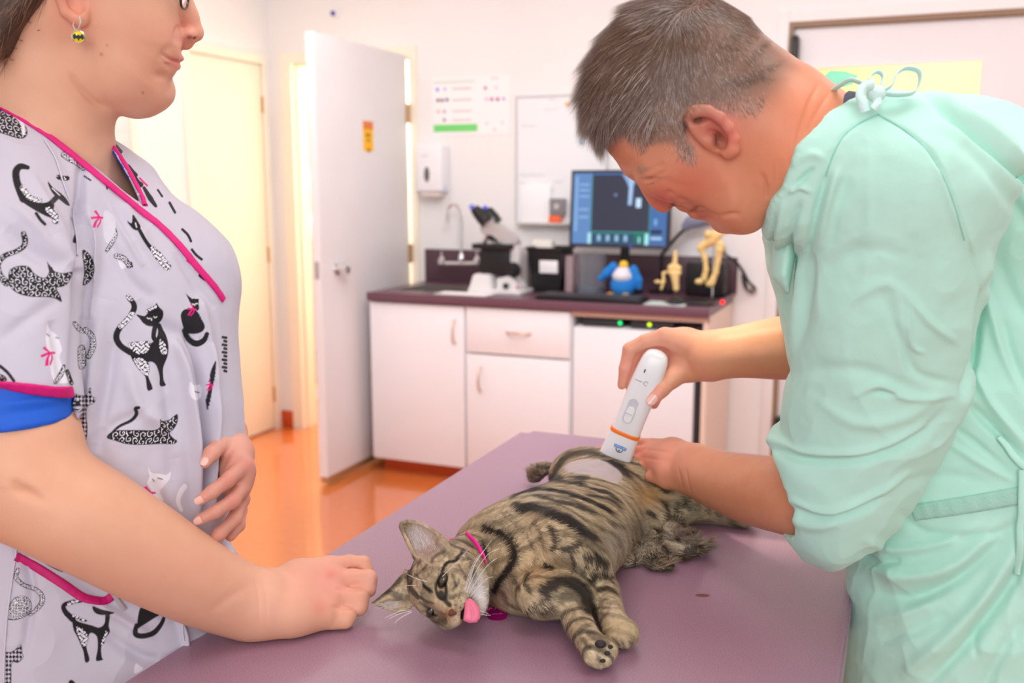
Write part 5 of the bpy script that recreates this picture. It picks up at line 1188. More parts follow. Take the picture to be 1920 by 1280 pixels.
# below the arm: black cat, pocket cats
A(('s', [(34, 998), (40, 1010), (48, 1014), (46, 1024), (38, 1030), (32, 1022)], None, K, None)); A(('s', [(50, 1030), (64, 1022), (84, 1018), (106, 1034), (118, 1050), (122, 1066), (116, 1072), (90, 1060), (66, 1044), (48, 1034)], None, K, None)); A(('l', [(47, 1022), (52, 1030)], 3, PK, None))
A(('s', [(14, 1160), (18, 1134), (28, 1120), (44, 1117), (56, 1124), (60, 1138), (54, 1150), (38, 1160)], None, K, 'lace')); A(('l', [(34, 1068), (30, 1082), (44, 1096), (66, 1104), (78, 1116), (78, 1130), (68, 1142), (56, 1152)], [4, 4.5, 4, 4, 5, 5, 4, 3], K, 'lace'))
A(('s', [(8, 1224), (20, 1222), (30, 1216), (39, 1208), (42, 1224), (44, 1232), (34, 1242), (22, 1244), (20, 1290), (6, 1290), (8, 1246)], None, K, 'harl'))
A(('s', [(136, 1160), (150, 1166), (172, 1172), (186, 1176), (196, 1168), (198, 1150), (206, 1152), (204, 1172), (206, 1184), (198, 1196), (190, 1212), (191, 1232), (194, 1236), (180, 1238), (183, 1216), (182, 1194), (172, 1186), (166, 1192), (162, 1212), (168, 1236), (160, 1241), (156, 1220), (146, 1196), (138, 1180)], None, K, None))
A(('l', [(150, 1118), (152, 1124), (136, 1128), (120, 1134), (122, 1146), (136, 1160)], [4, 5, 4, 4, 5, 6], K, None)); A(('l', [(148, 1124), (128, 1132)], 3.5, K, 'petal')); A(('s', [(174, 1136), (190, 1142), (214, 1148), (202, 1152), (186, 1152), (176, 1146)], None, K, None)); A(('s', [(142, 1174), (158, 1180), (166, 1196), (158, 1214), (148, 1196)], None, K, 'petal')); A(('l', [(200, 1184), (192, 1206)], 3, K, 'petal')); A(('l', [(138, 1154), (160, 1164)], 3, K, 'petal'))
A(('s', [(258, 1176), (260, 1148), (268, 1132), (280, 1128), (310, 1140), (314, 1144), (290, 1158), (268, 1172)], None, K, None)); A(('l', [(256, 1172), (254, 1188), (268, 1192), (288, 1186), (302, 1170), (308, 1156)], [4, 5, 5, 5, 4, 3], K, None))
A(('s', [(254, 1244), (262, 1248), (268, 1254), (252, 1262)], None, WT, None)); A(('s', [(128, 1280), (134, 1274), (142, 1282), (142, 1300), (128, 1300)], None, K, None))
FAB = mat('printed_cotton', srgb(203, 199, 212), .75, vcol=True, bump=.25, bscale=900, bdist=.0004, sheen=.15, spec=.25)
Vb2, Cb = finish_top(Vb, Qb, MOT); Va2, Ca = finish_top(Va, Qa, None)
V, Q, C = join([(Va2, Qa, Ca), (Vb2, Qb, Cb)])
me = mesh_np('cat_print_top', V, Q); colors(me, C)
top = link('cat_print_top', me, FAB, wo, label='light grey scrub top printed with black and white cats')
TT = bvh(Vb2, Qb)
PINK = mat('magenta_binding', srgb(224, 24, 126), .6, bump=.3, bscale=500, noise=.05, nscale=60)
def band(name, pts, w, m=PINK, side=.5, **k):
    r = ribbon(TT, pts, w, th=.0016, wav=.25, side=side, **k)
    return link(name, mesh_np(name, *r), m, top)
band('neck_trim', [(-20, 190), (0, 200), (60, 236), (100, 263), (170, 319), (230, 368), (264, 396), (300, 424), (340, 465), (370, 502), (400, 536), (418, 562)], 13.5, side=0)
fl = [(195, 259), (206, 276), (222, 298), (243, 334), (262, 372), (268, 388)]
band('far_neck_trim', [(x+4.5, y-1) for x, y in fl], 8.5, side=0)
fp = [h for h in (hit(TT, x+4, y-1)[0] for x, y in fl) if h is not None]
MB().tube(spline([p-CR*.0035+CF*.003 for p in fp[:4]], 5), .0016, 8).build('undershirt_edge', mat('royal_blue_knit', srgb(30, 70, 190), .7), top)
band('sleeve_trim', [(-20, 717), (0, 720), (40, 727), (90, 734), (133, 737)], 20, side=-.1)
band('pocket_trim', [(34, 1036), (60, 1048), (90, 1066), (120, 1086), (145, 1104), (165, 1116), (190, 1120), (204, 1112), (214, 1100)], 15, m=mat('deep_magenta_binding', srgb(200, 12, 108), .6))
SEAM = mat('seam_cloth', srgb(214, 210, 222), .75)
for pts in ([(82, 262), (104, 300), (116, 340), (132, 385), (142, 440), (144, 480)], [(36, 975), (30, 1040), (22, 1100), (12, 1180), (8, 1280)], [(342, 1160), (344, 1180), (346, 1200)]):
    r = ribbon(TT, pts, 2.6, th=.0008); link('seam', mesh_np('seam', *r), SEAM, top)
r = ribbon(TT, [(196, 1092), (212, 1110), (226, 1132), (232, 1142)], 8, off=.003, th=.001); link('tie_loop', mesh_np('tie_loop', *r), mat('grey_tape', srgb(176, 170, 168), .7), top)
# blue undershirt sleeve
s = Sculpt(*box_of(at(-100, 640, D=.84), at(-100, 640, D=1.1), at(160, 850, D=.84), at(160, 850, D=1.1), pad=.03), .003)
pchain(s, [(24, 700, .976, 92), (25, 745, .971, 102), (24, 850, .968, 109)], k=.004)
px, py, d = gridpx(s); hem = (py-line_y(px, [(-200, 810), (0, 812), (50, 806), (100, 795), (137, 780), (200, 760)]))*.97/F_; s.F = np.maximum(s.F, hem).astype(np.float32)
V, Q = s.surface(2); N = vnormals(V, Q); V = folds(V, N, [([(0, 760), (60, 752), (132, 744)], 5, .0022), ([(0, 778), (70, 768), (134, 756)], 4, -.002), ([(0, 800), (70, 792), (134, 778)], 3, .0012), ([(0, 745), (70, 745), (130, 748)], 4, -.002)])
link('undershirt_sleeve', mesh_np('undershirt_sleeve', V, Q), mat('blue_knit', srgb(28, 98, 214), .65, bump=.2, bscale=600), wo, label='bright blue undershirt sleeve')
# dark trousers and shoes below the table
s = Sculpt((wc[0]-.3, wc[1]-.3, .03), (wc[0]+.3, wc[1]+.3, 1.0), .01)
for dy in (-.07, .07): s.chain([(wc[0], wc[1]+dy, .8), (wc[0], wc[1]+dy, .5), (wc[0], wc[1]+dy*1.1, .07)], [.085, .075, .065], k=.03)
V, Q = s.surface(2); link('trousers', mesh_np('trousers', V, Q), mat('navy_trousers', srgb(46, 48, 66), .8), wo)
for dy in (-.1, .1):
    s = Sculpt((wc[0]-.12, wc[1]-.12+dy, -.01), (wc[0]+.24, wc[1]+.12+dy, .14), .006); s.chain([(wc[0]-.04, wc[1]+dy, .045), (wc[0]+.12, wc[1]+dy, .035)], [.045, .04], k=.02); s.cut((0, 0, .002), (0, 0, -1)); V, Q = s.surface(1); link('shoe', mesh_np('shoe', V, Q), M['white'], wo)
# ---------------------------------------------------------------- woman's hair
def hair_mesh(name, V, Q, N, n, dens, dirf, length, width, colf, par, m, seed=5, lift=.2, bend=.2, seg=3, **k):
    rg = np.random.default_rng(seed); P, Nn, vi = sample_faces(V, Q, N, n, dens, rg)
    T = dirf(P, Nn, rg); T = T-Nn*np.einsum('ij,ij->i', T, Nn)[:, None]; T /= np.maximum(np.linalg.norm(T, axis=1), 1e-9)[:, None]
    L = length(P, rg) if callable(length) else length*rg.uniform(.7, 1.2, n)
    Cc, tip = colf(P, rg, vi)
    Vh, Fh, Ch = strands(P-Nn*.001, Nn, T, L, width*rg.uniform(.7, 1.2, n), Cc, bend, seg, lift if not callable(lift) else lift(P, rg), tip)
    me = mesh_np(name, Vh, Fh); colors(me, Ch); return link(name, me, m, par, **k)
HAIRM = mat('hair', (1, 1, 1), .42, vcol=True, spec=.35)
lo, hi = box_of(*[HP.P(x, y, n) for x in (-110, 350) for y in (-240, 120) for n in (-.1, .1)], pad=.01)
s = Sculpt(lo, hi, .004)
hp = [(140, -90), (122, -30), (112, 5), (88, 34), (62, 60), (46, 88), (34, 112), (0, 120), (-60, 70), (-90, -20), (-60, -150), (40, -222), (180, -222), (290, -180), (340, -110), (330, -85), (220, -130)]
s.inflate(HP.uv(hp), HP.O, HP.U, HP.V, .02, 4.1, k=0)
V, Q = s.surface(2); N = vnormals(V, Q); C = np.tile(np.array(srgb(70, 52, 44)), (len(V), 1)); me = mesh_np('hair', V, Q); colors(me, C); wh = link('hair', me, HAIRM, wo, label='brown hair pulled back')
def dW(P, Nn, rg):
    t = HP.P(0, 120)-HP.P(110, -40); return unit(t)+rg.normal(0, .18, (len(P), 3))
def cW(P, rg, vi):
    a = rg.random((len(P), 1)); c = np.array(srgb(66, 46, 36))*(1-a)+np.array(srgb(150, 112, 84))*a; return c, c*1.25
hair_mesh('loose_strands', V, Q, N, 9000, None, dW, .045, .0007, cW, wh, HAIRM, 3, lift=.06, bend=.02)
rg = np.random.default_rng(11)
for i in range(9):
    x0, y0 = rg.uniform(5, 70), rg.uniform(20, 95); pts = []
    cx_, cy2 = x0+rg.uniform(2, 14), y0+rg.uniform(5, 14); rr = rg.uniform(5, 12); a0 = rg.uniform(0, 6)
    for j in range(7): a = a0+j*.62; pts.append(HP.P(cx_+rr*math.cos(a), cy2+rr*math.sin(a)*1.3, .064-.02*abs(j-3)/3))
    MB().tube(spline(pts, 3), .00035, 4).build('curl', mat('curl_brown', srgb(120, 88, 66), .5) if i == 0 else bpy.data.materials['curl_brown'], wh)
# ---------------------------------------------------------------- earring
er = empty('earring', tuple(HP.P(147, 69, .08)), label='round yellow and black bat earring hanging from the woman\'s ear', cat='earring')
silver = mat('silver', (.82, .8, .78), .2, metal=1)
hk = [HP.P(149, 31, .084), HP.P(151, 42, .084), HP.P(147, 54, .083), HP.P(141, 56, .082), HP.P(137, 48, .08), HP.P(138, 42, .078)]
MB().tube(spline(hk, 5), .0008, 8).build('ear_hook', silver, er)
c = HP.P(147, 69, .083); r = 11.5*1.0/F_; R3 = np.array([HP.U, HP.V, HP.N])
FM = Matrix(((HP.U[0], HP.V[0], HP.N[0], c[0]), (HP.U[1], HP.V[1], HP.N[1], c[1]), (HP.U[2], HP.V[2], HP.N[2], c[2]), (0, 0, 0, 1)))
MB().lathe((0, 0, 0), [(0, -.0015), (r, -.0015), (r*1.05, .0004), (r*.92, .001), (r*.9, .0004), (0, .0004)], n=32).build('setting', silver, er).data.transform(FM)
MB().lathe((0, 0, 0), [(r*.9, .0004), (r*.6, .0016), (0, .002)], n=32).build('dome', mat('earring_yellow', srgb(240, 214, 20), .15, coat=.6), er).data.transform(FM)
bat = [(-.9, .3), (-.5, .55), (-.42, .25), (-.2, .2), (-.12, .42), (0, .3), (.12, .42), (.2, .2), (.42, .25), (.5, .55), (.9, .3), (.92, -.25), (.6, -.5), (.45, -.25), (.2, -.35), (0, -.75), (-.2, -.35), (-.45, -.25), (-.6, -.5), (-.92, -.25)]
MB().prism([(x*r*.88, y*r*.88) for x, y in bat], FM @ Matrix.Translation((0, 0, .0012)), .0008).build('bat_emblem', mat('earring_black', srgb(20, 20, 26), .3), er)
# ---------------------------------------------------------------- glasses
gl = empty('glasses', tuple(HP.P(345, -12, .03)), label='dark rimmed glasses on the woman\'s nose at the top edge', cat='glasses')
fr = mat('dark_rim', srgb(40, 36, 42), .25)
for sg in (1, -1):
    cc = HP.P(347, -14, .033*sg); e1 = unit(HP.N*sg-HP.U*.25); e2 = unit(HP.V*.97+HP.U*.12); pts = []
    for i in range(25):
        a = 2*math.pi*i/24; x = math.copysign(abs(math.cos(a))**.75, math.cos(a))*.024; y = math.copysign(abs(math.sin(a))**.75, math.sin(a))*.0175; pts.append(cc+e1*x+e2*y)
    rim = MB().tube(pts, .0014, 8).build('rim', fr, gl)
    Vv = [cc]+[p for p in pts[:-1]]; link('lens', mesh_np('lens', Vv, [(0, i+1, (i+1) % 24+1) for i in range(24)]), mat('lens_glass', (1, 1, 1), .02, trans=1, ior=1.2) if sg == 1 else bpy.data.materials['lens_glass'], rim)
    MB().tube(spline([cc+e1*.024+e2*.008, HP.P(325, -28, sg*.062), HP.P(250, -34, sg*.076), HP.P(165, -30, sg*.08), HP.P(130, -10, sg*.07)], 5), .0014, 8).build('temple', fr, gl)
MB().tube([HP.P(350, -16, .01), HP.P(354, -20, 0), HP.P(350, -16, -.01)], .0014, 8).build('bridge', fr, gl)
# ================================================================= the vet in the green gown
SKM = skinmat('skin_ruddy', .45)
mn = empty('person', (.3, 1.0, 0), label='grey-haired man in mint green surgical gown bending over the cat with clippers', cat='person')
MP = Plane(1290, 230, 1.02)
SCALP = np.array([(1060, 235), (1118, 268), (1136, 248), (1152, 236), (1168, 238), (1188, 262), (1206, 280), (1232, 274), (1260, 274), (1280, 290), (1293, 297), (1302, 280), (1288, 244), (1284, 214), (1296, 200), (1325, 190), (1350, 196), (1380, 204), (1412, 206), (1442, 196), (1462, 178), (1480, 150), (1500, 128), (1470, 60), (1400, -30), (1260, -60), (1100, -20), (1040, 120)], float)
def m_head():
    lo, hi = box_of(*[MP.P(x, y, n) for x in (1090, 1640) for y in (-70, 480) for n in (-.1, .105)], pad=.01)
    s = Sculpt(lo, hi, .0018)
    U_, V_, N_ = MP.U, MP.V, MP.N
    f = [(1128, 262), (1143, 288), (1162, 310), (1182, 325), (1200, 331), (1211, 341), (1226, 358), (1246, 368), (1266, 374), (1278, 384), (1289, 394), (1299, 395), (1304, 403), (1321, 409), (1336, 419), (1350, 429), (1367, 431), (1384, 427), (1404, 415), (1420, 400), (1428, 380), (1440, 340), (1440, 240), (1478, 150), (1470, 110), (1440, 72), (1400, 30), (1340, -5), (1260, -18), (1190, 10), (1145, 60), (1115, 115), (1100, 170), (1105, 225)]
    s.inflate(MP.uv(f), MP.O, U_, V_, .074, lambda u, v: 1.0+0*u-.2*ss(-v, .03, .11)*ss(-u, -.06, .04), k=0)
    h = lambda px, py, n, r, k=.008, sq=(1, 1, 1), mode='u', ax=None: s.ell(MP.P(px, py, n), (r*sq[0], r*sq[1], r*sq[2]), np.array([U_, V_, N_]) if ax is None else ax, k, mode)
    # nose
    s.chain([MP.P(1205, 338), MP.P(1222, 356), MP.P(1234, 372), MP.P(1243, 383)], [.0075, .0085, .009, .0085], k=.008)
    h(1246, 384, .0, .0072, .005); h(1258, 372, .0115, .0085, .006, (1.1, 1, .8)); h(1258, 372, -.0115, .0085, .006, (1.1, 1, .8)); h(1268, 370, 0, .007, .006)
    h(1261, 383, .008, .0036, .002, (1.3, 1, 1.2), 's')
    # brow ridge, lids, cheek, lips, chin, jaw
    s.chain([MP.P(1184, 316, 0), MP.P(1196, 318, .02), MP.P(1222, 306, .045)], [.008, .008, .006], k=.012)
    h(1222, 326, .034, .0125, .005, (1.1, .9, .8))
    h(1268, 330, .045, .028, .03, (1.1, .9, .7)); h(1286, 388, 0, .0085, .006, (1.1, .6, 1.9)); h(1313, 402, 0, .0095, .005, (1.3, .6, 1.7)); h(1358, 412, 0, .013, .012); h(1395, 360, .042, .024, .03, (1.3, 1, .6))
    h(1400, 400, .02, .02, .02)
    # neck
    s.chain([MP.P(1395, 225), MP.P(1440, 246), MP.P(1485, 276, .005), MP.P(1535, 310, 0), MP.P(1590, 345, 0)], [.071, .068, .0655, .065, .068], k=.02)
    s.chain([MP.P(1440, 130), MP.P(1495, 168), MP.P(1550, 205)], [.014, .015, .014], k=.02)
    s.chain([MP.P(1412, 330, .01), MP.P(1436, 345, .005), MP.P(1470, 350, 0)], [.022, .019, .02], k=.02)
    # ear
    e1 = unit(MP.P(1372, 275)-MP.P(1300, 212)); e3 = unit(N_*.9+e1*.25); e2 = unit(np.cross(e3, e1)); e1 = np.cross(e2, e3); EA = np.array([e1, e2, e3])
    s.ell(MP.P(1338, 245, .079), (.034, .018, .006), EA, .004); s.ell(MP.P(1368, 278, .079), (.011, .009, .006), EA, .005)
    s.ell(MP.P(1334, 252, .092), (.024, .011, .011), EA, .003, 's'); s.ell(MP.P(1345, 262, .082), (.013, .007, .012), EA, .003, 's'); h(1304, 224, .088, .009, .003, (1.5, .5, 1), 's')
    s.chain([MP.P(1293, 238, .074), MP.P(1290, 222, .082), MP.P(1305, 209, .087), MP.P(1328, 208, .09), MP.P(1350, 220, .091), MP.P(1367, 239, .09), MP.P(1377, 260, .086), MP.P(1374, 280, .083), MP.P(1365, 289, .08)], [.0035, .0045, .005, .0052, .0052, .005, .0048, .0055, .005], k=.004)
    h(1330, 262, .076, .007, .004)
    V, Q = s.surface(2); N = vnormals(V, Q)
    V = folds(V, N, [([(1300, 396), (1311, 391), (1322, 392)], 3, -.0035), ([(1316, 395), (1334, 403), (1348, 403)], 3.5, -.0015), ([(1270, 371), (1286, 378), (1312, 392), (1336, 402)], 5, -.0022), ([(1352, 406), (1370, 402), (1388, 402)], 5, -.002), ([(1206, 338), (1222, 334), (1246, 321)], 3.2, -.0022), ([(1212, 322), (1232, 312), (1246, 308)], 4, -.0012), ([(1262, 364), (1252, 360), (1250, 372)], 4, -.0016),
        ([(1535, 160), (1518, 190), (1500, 240), (1490, 280)], 4, -.0014), ([(1520, 185), (1506, 235), (1494, 285)], 4, -.001), ([(1560, 168), (1535, 205), (1510, 250)], 4, -.0012), ([(1480, 150), (1478, 220), (1474, 300)], 5, -.0007), ([(1436, 372), (1436, 350), (1428, 325)], 4, -.003), ([(1447, 370), (1450, 340), (1448, 310)], 4, -.0012), ([(1458, 365), (1462, 335), (1462, 300)], 4, -.001), ([(1388, 340), (1396, 370), (1392, 395)], 7, -.001), ([(1240, 335), (1262, 345), (1290, 352)], 8, -.0008), ([(1145, 292), (1160, 298), (1178, 300)], 3, -.0006)])
    C = paint(V, (212, 142, 108), [(1300, 340, 60, 50, (196, 104, 82), .75), (1240, 375, 26, 26, (200, 92, 88), .65), (1170, 290, 40, 30, (214, 138, 106), .5), (1340, 230, 45, 35, (234, 118, 112), .7), (1372, 262, 16, 26, (240, 116, 120), .6), (1480, 260, 70, 90, (228, 138, 100), .7), (1530, 190, 50, 50, (232, 140, 102), .55), (1400, 380, 50, 30, (200, 142, 112), .5), (1345, 262, 10, 14, (90, 34, 30), .75), (1304, 225, 12, 5, (110, 40, 34), .7), (1262, 383, 5, 4, (80, 26, 24), .8), (1305, 396, 20, 3, (140, 56, 52), .6), (1318, 405, 20, 6, (186, 88, 80), .7), (1226, 333, 22, 3, (130, 60, 50), .5), (1400, 300, 60, 60, (204, 132, 98), .4), (1270, 150, 150, 110, (150, 112, 96), .8), (1420, 110, 70, 80, (150, 116, 100), .6)], .07, 13, 45)  # shade of ear hollows, nostril, lid crease and mouth line painted in
    q, _ = proj(V); wdt = 12+34*ss(q[:, 0], 1330, 1420); g = .72*ss(poly_sd(q[:, 0], q[:, 1], SCALP)/wdt, -.3, 1)[:, None]; C = C*(1-g)+np.array(srgb(112, 92, 80))*g
    return V, Q, C
def m_arms():
    lo, hi = box_of(at(1100, 790, D=1.6), at(1100, 920, D=1.4), at(1640, 1010, D=1.0), at(1640, 850, D=1.25), pad=.05)
    s = Sculpt(lo, hi, .0024)
    pchain(s, [(1600, 900, 1.12, 62), (1530, 930, 1.14, 68), (1465, 927, 1.19, 64), (1400, 915, 1.26, 57), (1340, 897, 1.33, 47), (1302, 879, 1.38, 42)], k=.015, n=3)
    # back of the hand, fingers pointing left and pressing on the cat's thigh
    for a in ([(1305, 862, 1.40, 30), (1262, 846, 1.44, 24), (1222, 836, 1.48, 15)], [(1305, 872, 1.39, 34), (1258, 858, 1.42, 26), (1220, 848, 1.465, 17)], [(1305, 884, 1.38, 34), (1256, 872, 1.41, 26), (1222, 862, 1.45, 17)], [(1300, 896, 1.37, 30), (1256, 886, 1.40, 24), (1226, 876, 1.435, 15)]):
        pchain(s, a, k=.012)
    pchain(s, [(1222, 835, 1.48, 13), (1192, 831, 1.49, 11.5), (1152, 838, 1.50, 10), (1119, 846, 1.51, 8)], k=.003)
    pchain(s, [(1220, 848, 1.465, 13.5), (1185, 847, 1.475, 12), (1150, 856, 1.485, 10)], k=.003)
    pchain(s, [(1222, 862, 1.45, 13), (1188, 863, 1.465, 11.5), (1160, 872, 1.47, 10)], k=.003)
    pchain(s, [(1226, 876, 1.435, 11.5), (1198, 876, 1.45, 10), (1178, 880, 1.455, 9)], k=.003)
    pchain(s, [(1285, 905, 1.37, 18), (1250, 902, 1.395, 13), (1218, 893, 1.42, 10)], k=.006)
    V, Q = s.surface(2); N = vnormals(V, Q)
    V = folds(V, N, [([(1272, 876), (1276, 900), (1282, 920)], 2.5, -.0012), ([(1286, 878), (1290, 905), (1296, 925)], 2.5, -.0012), ([(1200, 842), (1240, 846), (1262, 852)], 3, -.001), ([(1196, 856), (1236, 862), (1258, 866)], 3, -.001), ([(1225, 830), (1265, 826)], 4, .0006)])
    C = paint(V, (214, 148, 114), [(1240, 860, 60, 40, (232, 156, 132), .85), (1200, 850, 30, 30, (230, 128, 108), .5), (1400, 910, 80, 60, (200, 128, 88), .5)], .05, 8)
    parts = [(V, Q, C)]
    lo, hi = box_of(at(1140, 590, D=1.5), at(1140, 780, D=1.3), at(1640, 590, D=1.25), at(1640, 780, D=1.5), pad=.03)
    s = Sculpt(lo, hi, .002)
    pchain(s, [(1630, 610, 1.32, 60), (1540, 640, 1.35, 58), (1480, 651, 1.365, 52), (1430, 655, 1.372, 46), (1380, 660, 1.38, 39), (1335, 666, 1.39, 40)], k=.015, n=3)
    for a in ([(1330, 655, 1.40, 32), (1285, 642, 1.41, 26), (1247, 632, 1.415, 19)], [(1330, 664, 1.41, 36), (1285, 655, 1.43, 28), (1250, 645, 1.45, 20)], [(1330, 672, 1.41, 38), (1290, 668, 1.44, 28), (1258, 662, 1.47, 20)], [(1330, 678, 1.40, 34), (1292, 688, 1.42, 26), (1272, 694, 1.42, 22)]):
        pchain(s, a, k=.012)
    pchain(s, [(1247, 631, 1.415, 17.5), (1210, 640, 1.42, 14), (1181, 655, 1.425, 13.5), (1172, 690, 1.43, 11.5), (1166, 722, 1.435, 8.5)], k=.003)
    pchain(s, [(1250, 645, 1.455, 17), (1205, 655, 1.475, 14), (1186, 678, 1.48, 13), (1180, 712, 1.48, 11), (1184, 736, 1.475, 8.5)], k=.003)
    pchain(s, [(1258, 662, 1.475, 16), (1225, 690, 1.50, 13), (1205, 720, 1.50, 12), (1208, 745, 1.49, 10)], k=.003)
    pchain(s, [(1262, 690, 1.47, 15), (1240, 725, 1.48, 12), (1226, 758, 1.475, 9)], k=.003)
    pchain(s, [(1285, 688, 1.42, 24), (1262, 708, 1.412, 18), (1240, 730, 1.405, 14.5), (1224, 750, 1.40, 11.5)], k=.005)
    V, Q = s.surface(2); N = vnormals(V, Q)
    V = folds(V, N, [([(1176, 675), (1184, 682)], 3, -.0006), ([(1300, 702), (1292, 690), (1284, 672)], 5, -.0012), ([(1250, 716), (1256, 726)], 3, -.0006), ([(1295, 708), (1290, 690)], 3, -.0008)])
    C = paint(V, (222, 160, 124), [(1240, 660, 60, 50, (240, 172, 150), .8), (1175, 690, 20, 50, (240, 164, 148), .7), (1230, 740, 24, 24, (240, 160, 146), .7), (1440, 690, 90, 30, (196, 130, 92), .4)], .04, 17)
    parts.append((V, Q, C)); return parts
mh = m_head(); ma = m_arms()
GP = Plane(1760, 700, 1.21); c1, c2, c3 = GP.P(1700, 330), GP.P(1800, 700), GP.P(1880, 1150)
s = Sculpt(*box_of(c1, c2, c3, (c3[0], c3[1], .3), pad=.2), .014); s.chain([c1, c2, c3], [.07, .08, .07], k=.03)
for dy in (-.04, .04): s.chain([(c3[0], c3[1]+dy, .85), (c3[0], c3[1]+dy, .35)], [.045, .045], k=.03)
V, Q = s.surface(1); core = (V, Q, paint(V, (212, 142, 108), [], 0))
V, Q, C = join([mh]+ma+[core]); me = mesh_np('body', V, Q); colors(me, C); mbody = link('body', me, SKM, mn, label='ruddy skinned head, neck, forearms and hands')
Tr = bvh(ma[1][0], ma[1][1]); nail(Tr, 1223, 749, -8, 9, 17, NAIL, mbody, 1.4)
# ---------------------------------------------------------------- hair on the head
Vh, Qh, Ch = mh; Nh = vnormals(Vh, Qh); Ph, zh = proj(Vh)
hl = np.array([(1060, 235), (1118, 268), (1136, 248), (1152, 236), (1168, 238), (1188, 262), (1206, 280), (1232, 274), (1260, 274), (1280, 290), (1293, 297), (1302, 280), (1288, 244), (1284, 214), (1296, 200), (1325, 190), (1350, 196), (1380, 204), (1412, 206), (1442, 196), (1462, 178), (1480, 150), (1500, 128), (1470, 60), (1400, -30), (1260, -60), (1100, -20), (1040, 120)], float)
nloc = (Vh-MP.O)@MP.N
dh = poly_sd(Ph[:, 0], Ph[:, 1], hl); dens = ss(dh, -8, 10)*(1-.55*ss(Ph[:, 0], 1360, 1470)*ss(Ph[:, 1], 110, 200))*ss(nloc, -.12, -.05)
EARP = np.array([(1284, 240), (1284, 216), (1304, 202), (1332, 202), (1362, 224), (1384, 262), (1378, 296), (1355, 294), (1330, 280)], float); dens[poly_sd(Ph[:, 0], Ph[:, 1], EARP) > -1] = 0
flow = np.array([(1110, 190, -.35, 1.0), (1150, 90, -.7, .8), (1200, 30, -.9, .45), (1280, -10, -1, .2), (1180, 230, .25, 1), (1240, 250, .3, 1), (1280, 270, .2, 1), (1220, 130, -.1, 1), (1300, 60, .2, .8), (1300, 150, .3, 1), (1340, 30, .7, .5), (1390, 60, 1, .7), (1360, 150, .5, 1), (1430, 120, .8, .9), (1420, 190, .6, .8), (1480, 130, .8, .9), (1110, 240, 0.1, 1)], float)
def fdir(P, Nn, rg):
    q, _ = proj(P); w = 1/(((q[:, None, :]-flow[None, :, :2])**2).sum(2)+200)**1.5; d = (w[:, :, None]*flow[None, :, 2:]).sum(1)/w.sum(1)[:, None]
    wv = vnoise(P, 45, 3); d[:, 0] += .45*wv
    return unit_rows(MP.U*d[:, :1]-MP.V*d[:, 1:2])+rg.normal(0, .13, (len(P), 3))
def unit_rows(A_): return A_/np.maximum(np.linalg.norm(A_, axis=1), 1e-9)[:, None]
def hlen(P, rg):
    q, _ = proj(P); top = ss(-q[:, 1]*1.0+.0-(.55*(q[:, 0]-1150)), -190, -20); front = ss(-q[:, 0], -1190, -1120)
    t = np.clip(ss(150-q[:, 1], -60, 60)*ss(-q[:, 0], -1330, -1220)+front, 0, 1)
    return (.0095+.017*t)*rg.uniform(.65, 1.25, len(P))*(1-.4*ss(q[:, 0], 1400, 1480))
def hlift(P, rg):
    q, _ = proj(P); return .32+.5*ss(-q[:, 0], -1200, -1110)+.15*ss(-q[:, 1], -60, 0)
def hcol(P, rg, vi):
    q, _ = proj(P); grey = np.clip(.28+.5*ss(q[:, 1], 150, 260)+.25*ss(q[:, 0], 1400, 1490)+.25*vnoise(P, 40, 8), 0, 1); r = rg.random(len(P))
    br = np.array(srgb(86, 66, 54)); br2 = np.array(srgb(124, 98, 80)); gr = np.array(srgb(186, 170, 162)); a = rg.random((len(P), 1)); c = br*(1-a)+br2*a
    m = r < grey*.55; c[m] = gr*rg.uniform(.5, .95, (m.sum(), 1)); return c, c*1.3
hr = hair_mesh('hair', Vh, Qh, Nh, 105000, dens, fdir, hlen, .0005, hcol, mn, HAIRM, 9, lift=hlift, bend=.22, seg=3, label='short brown hair greying at the sides')
tag(hr, kind=None)
# clumped longer fringe and eyebrow
mF = ((Ph[:, 0] < 1235) & (Ph[:, 1] < 215) & (dh > 4)).astype(float)
def fringe(P, Nn, rg): return fdir(P, Nn, rg)*.7+Nn*.4-MP.U*.35
hair_mesh('fringe', Vh, Qh, Nh, 3800, mF, fringe, .03, .0009, hcol, hr, HAIRM, 19, lift=.45, bend=.25, seg=3)
mB = np.exp(-(seg_d(Ph, [(1180, 318), (1196, 316), (1214, 306)])[0]/5)**2)*(nloc > -.01)
def brow(P, Nn, rg): return unit(-MP.U*.4-MP.V*.5)+rg.normal(0, .35, (len(P), 3))
hair_mesh('eyebrow', Vh, Qh, Nh, 420, mB, brow, .009, .0004, lambda P, rg, vi: (np.tile(np.array(srgb(176, 142, 116)), (len(P), 1)),)*2, mn, HAIRM, 23, lift=.3, seg=2)
mL = np.exp(-(seg_d(Ph, [(1209, 337), (1224, 334), (1240, 326)])[0]/2.2)**2)*(nloc > 0)
hair_mesh('eyelashes', Vh, Qh, Nh, 130, mL, lambda P, Nn, rg: unit(-MP.U*.6-MP.V)+rg.normal(0, .2, (len(P), 3)), .006, .0003, lambda P, rg, vi: (np.tile(np.array(srgb(90, 60, 48)), (len(P), 1)),)*2, mn, HAIRM, 24, lift=.3, seg=2)
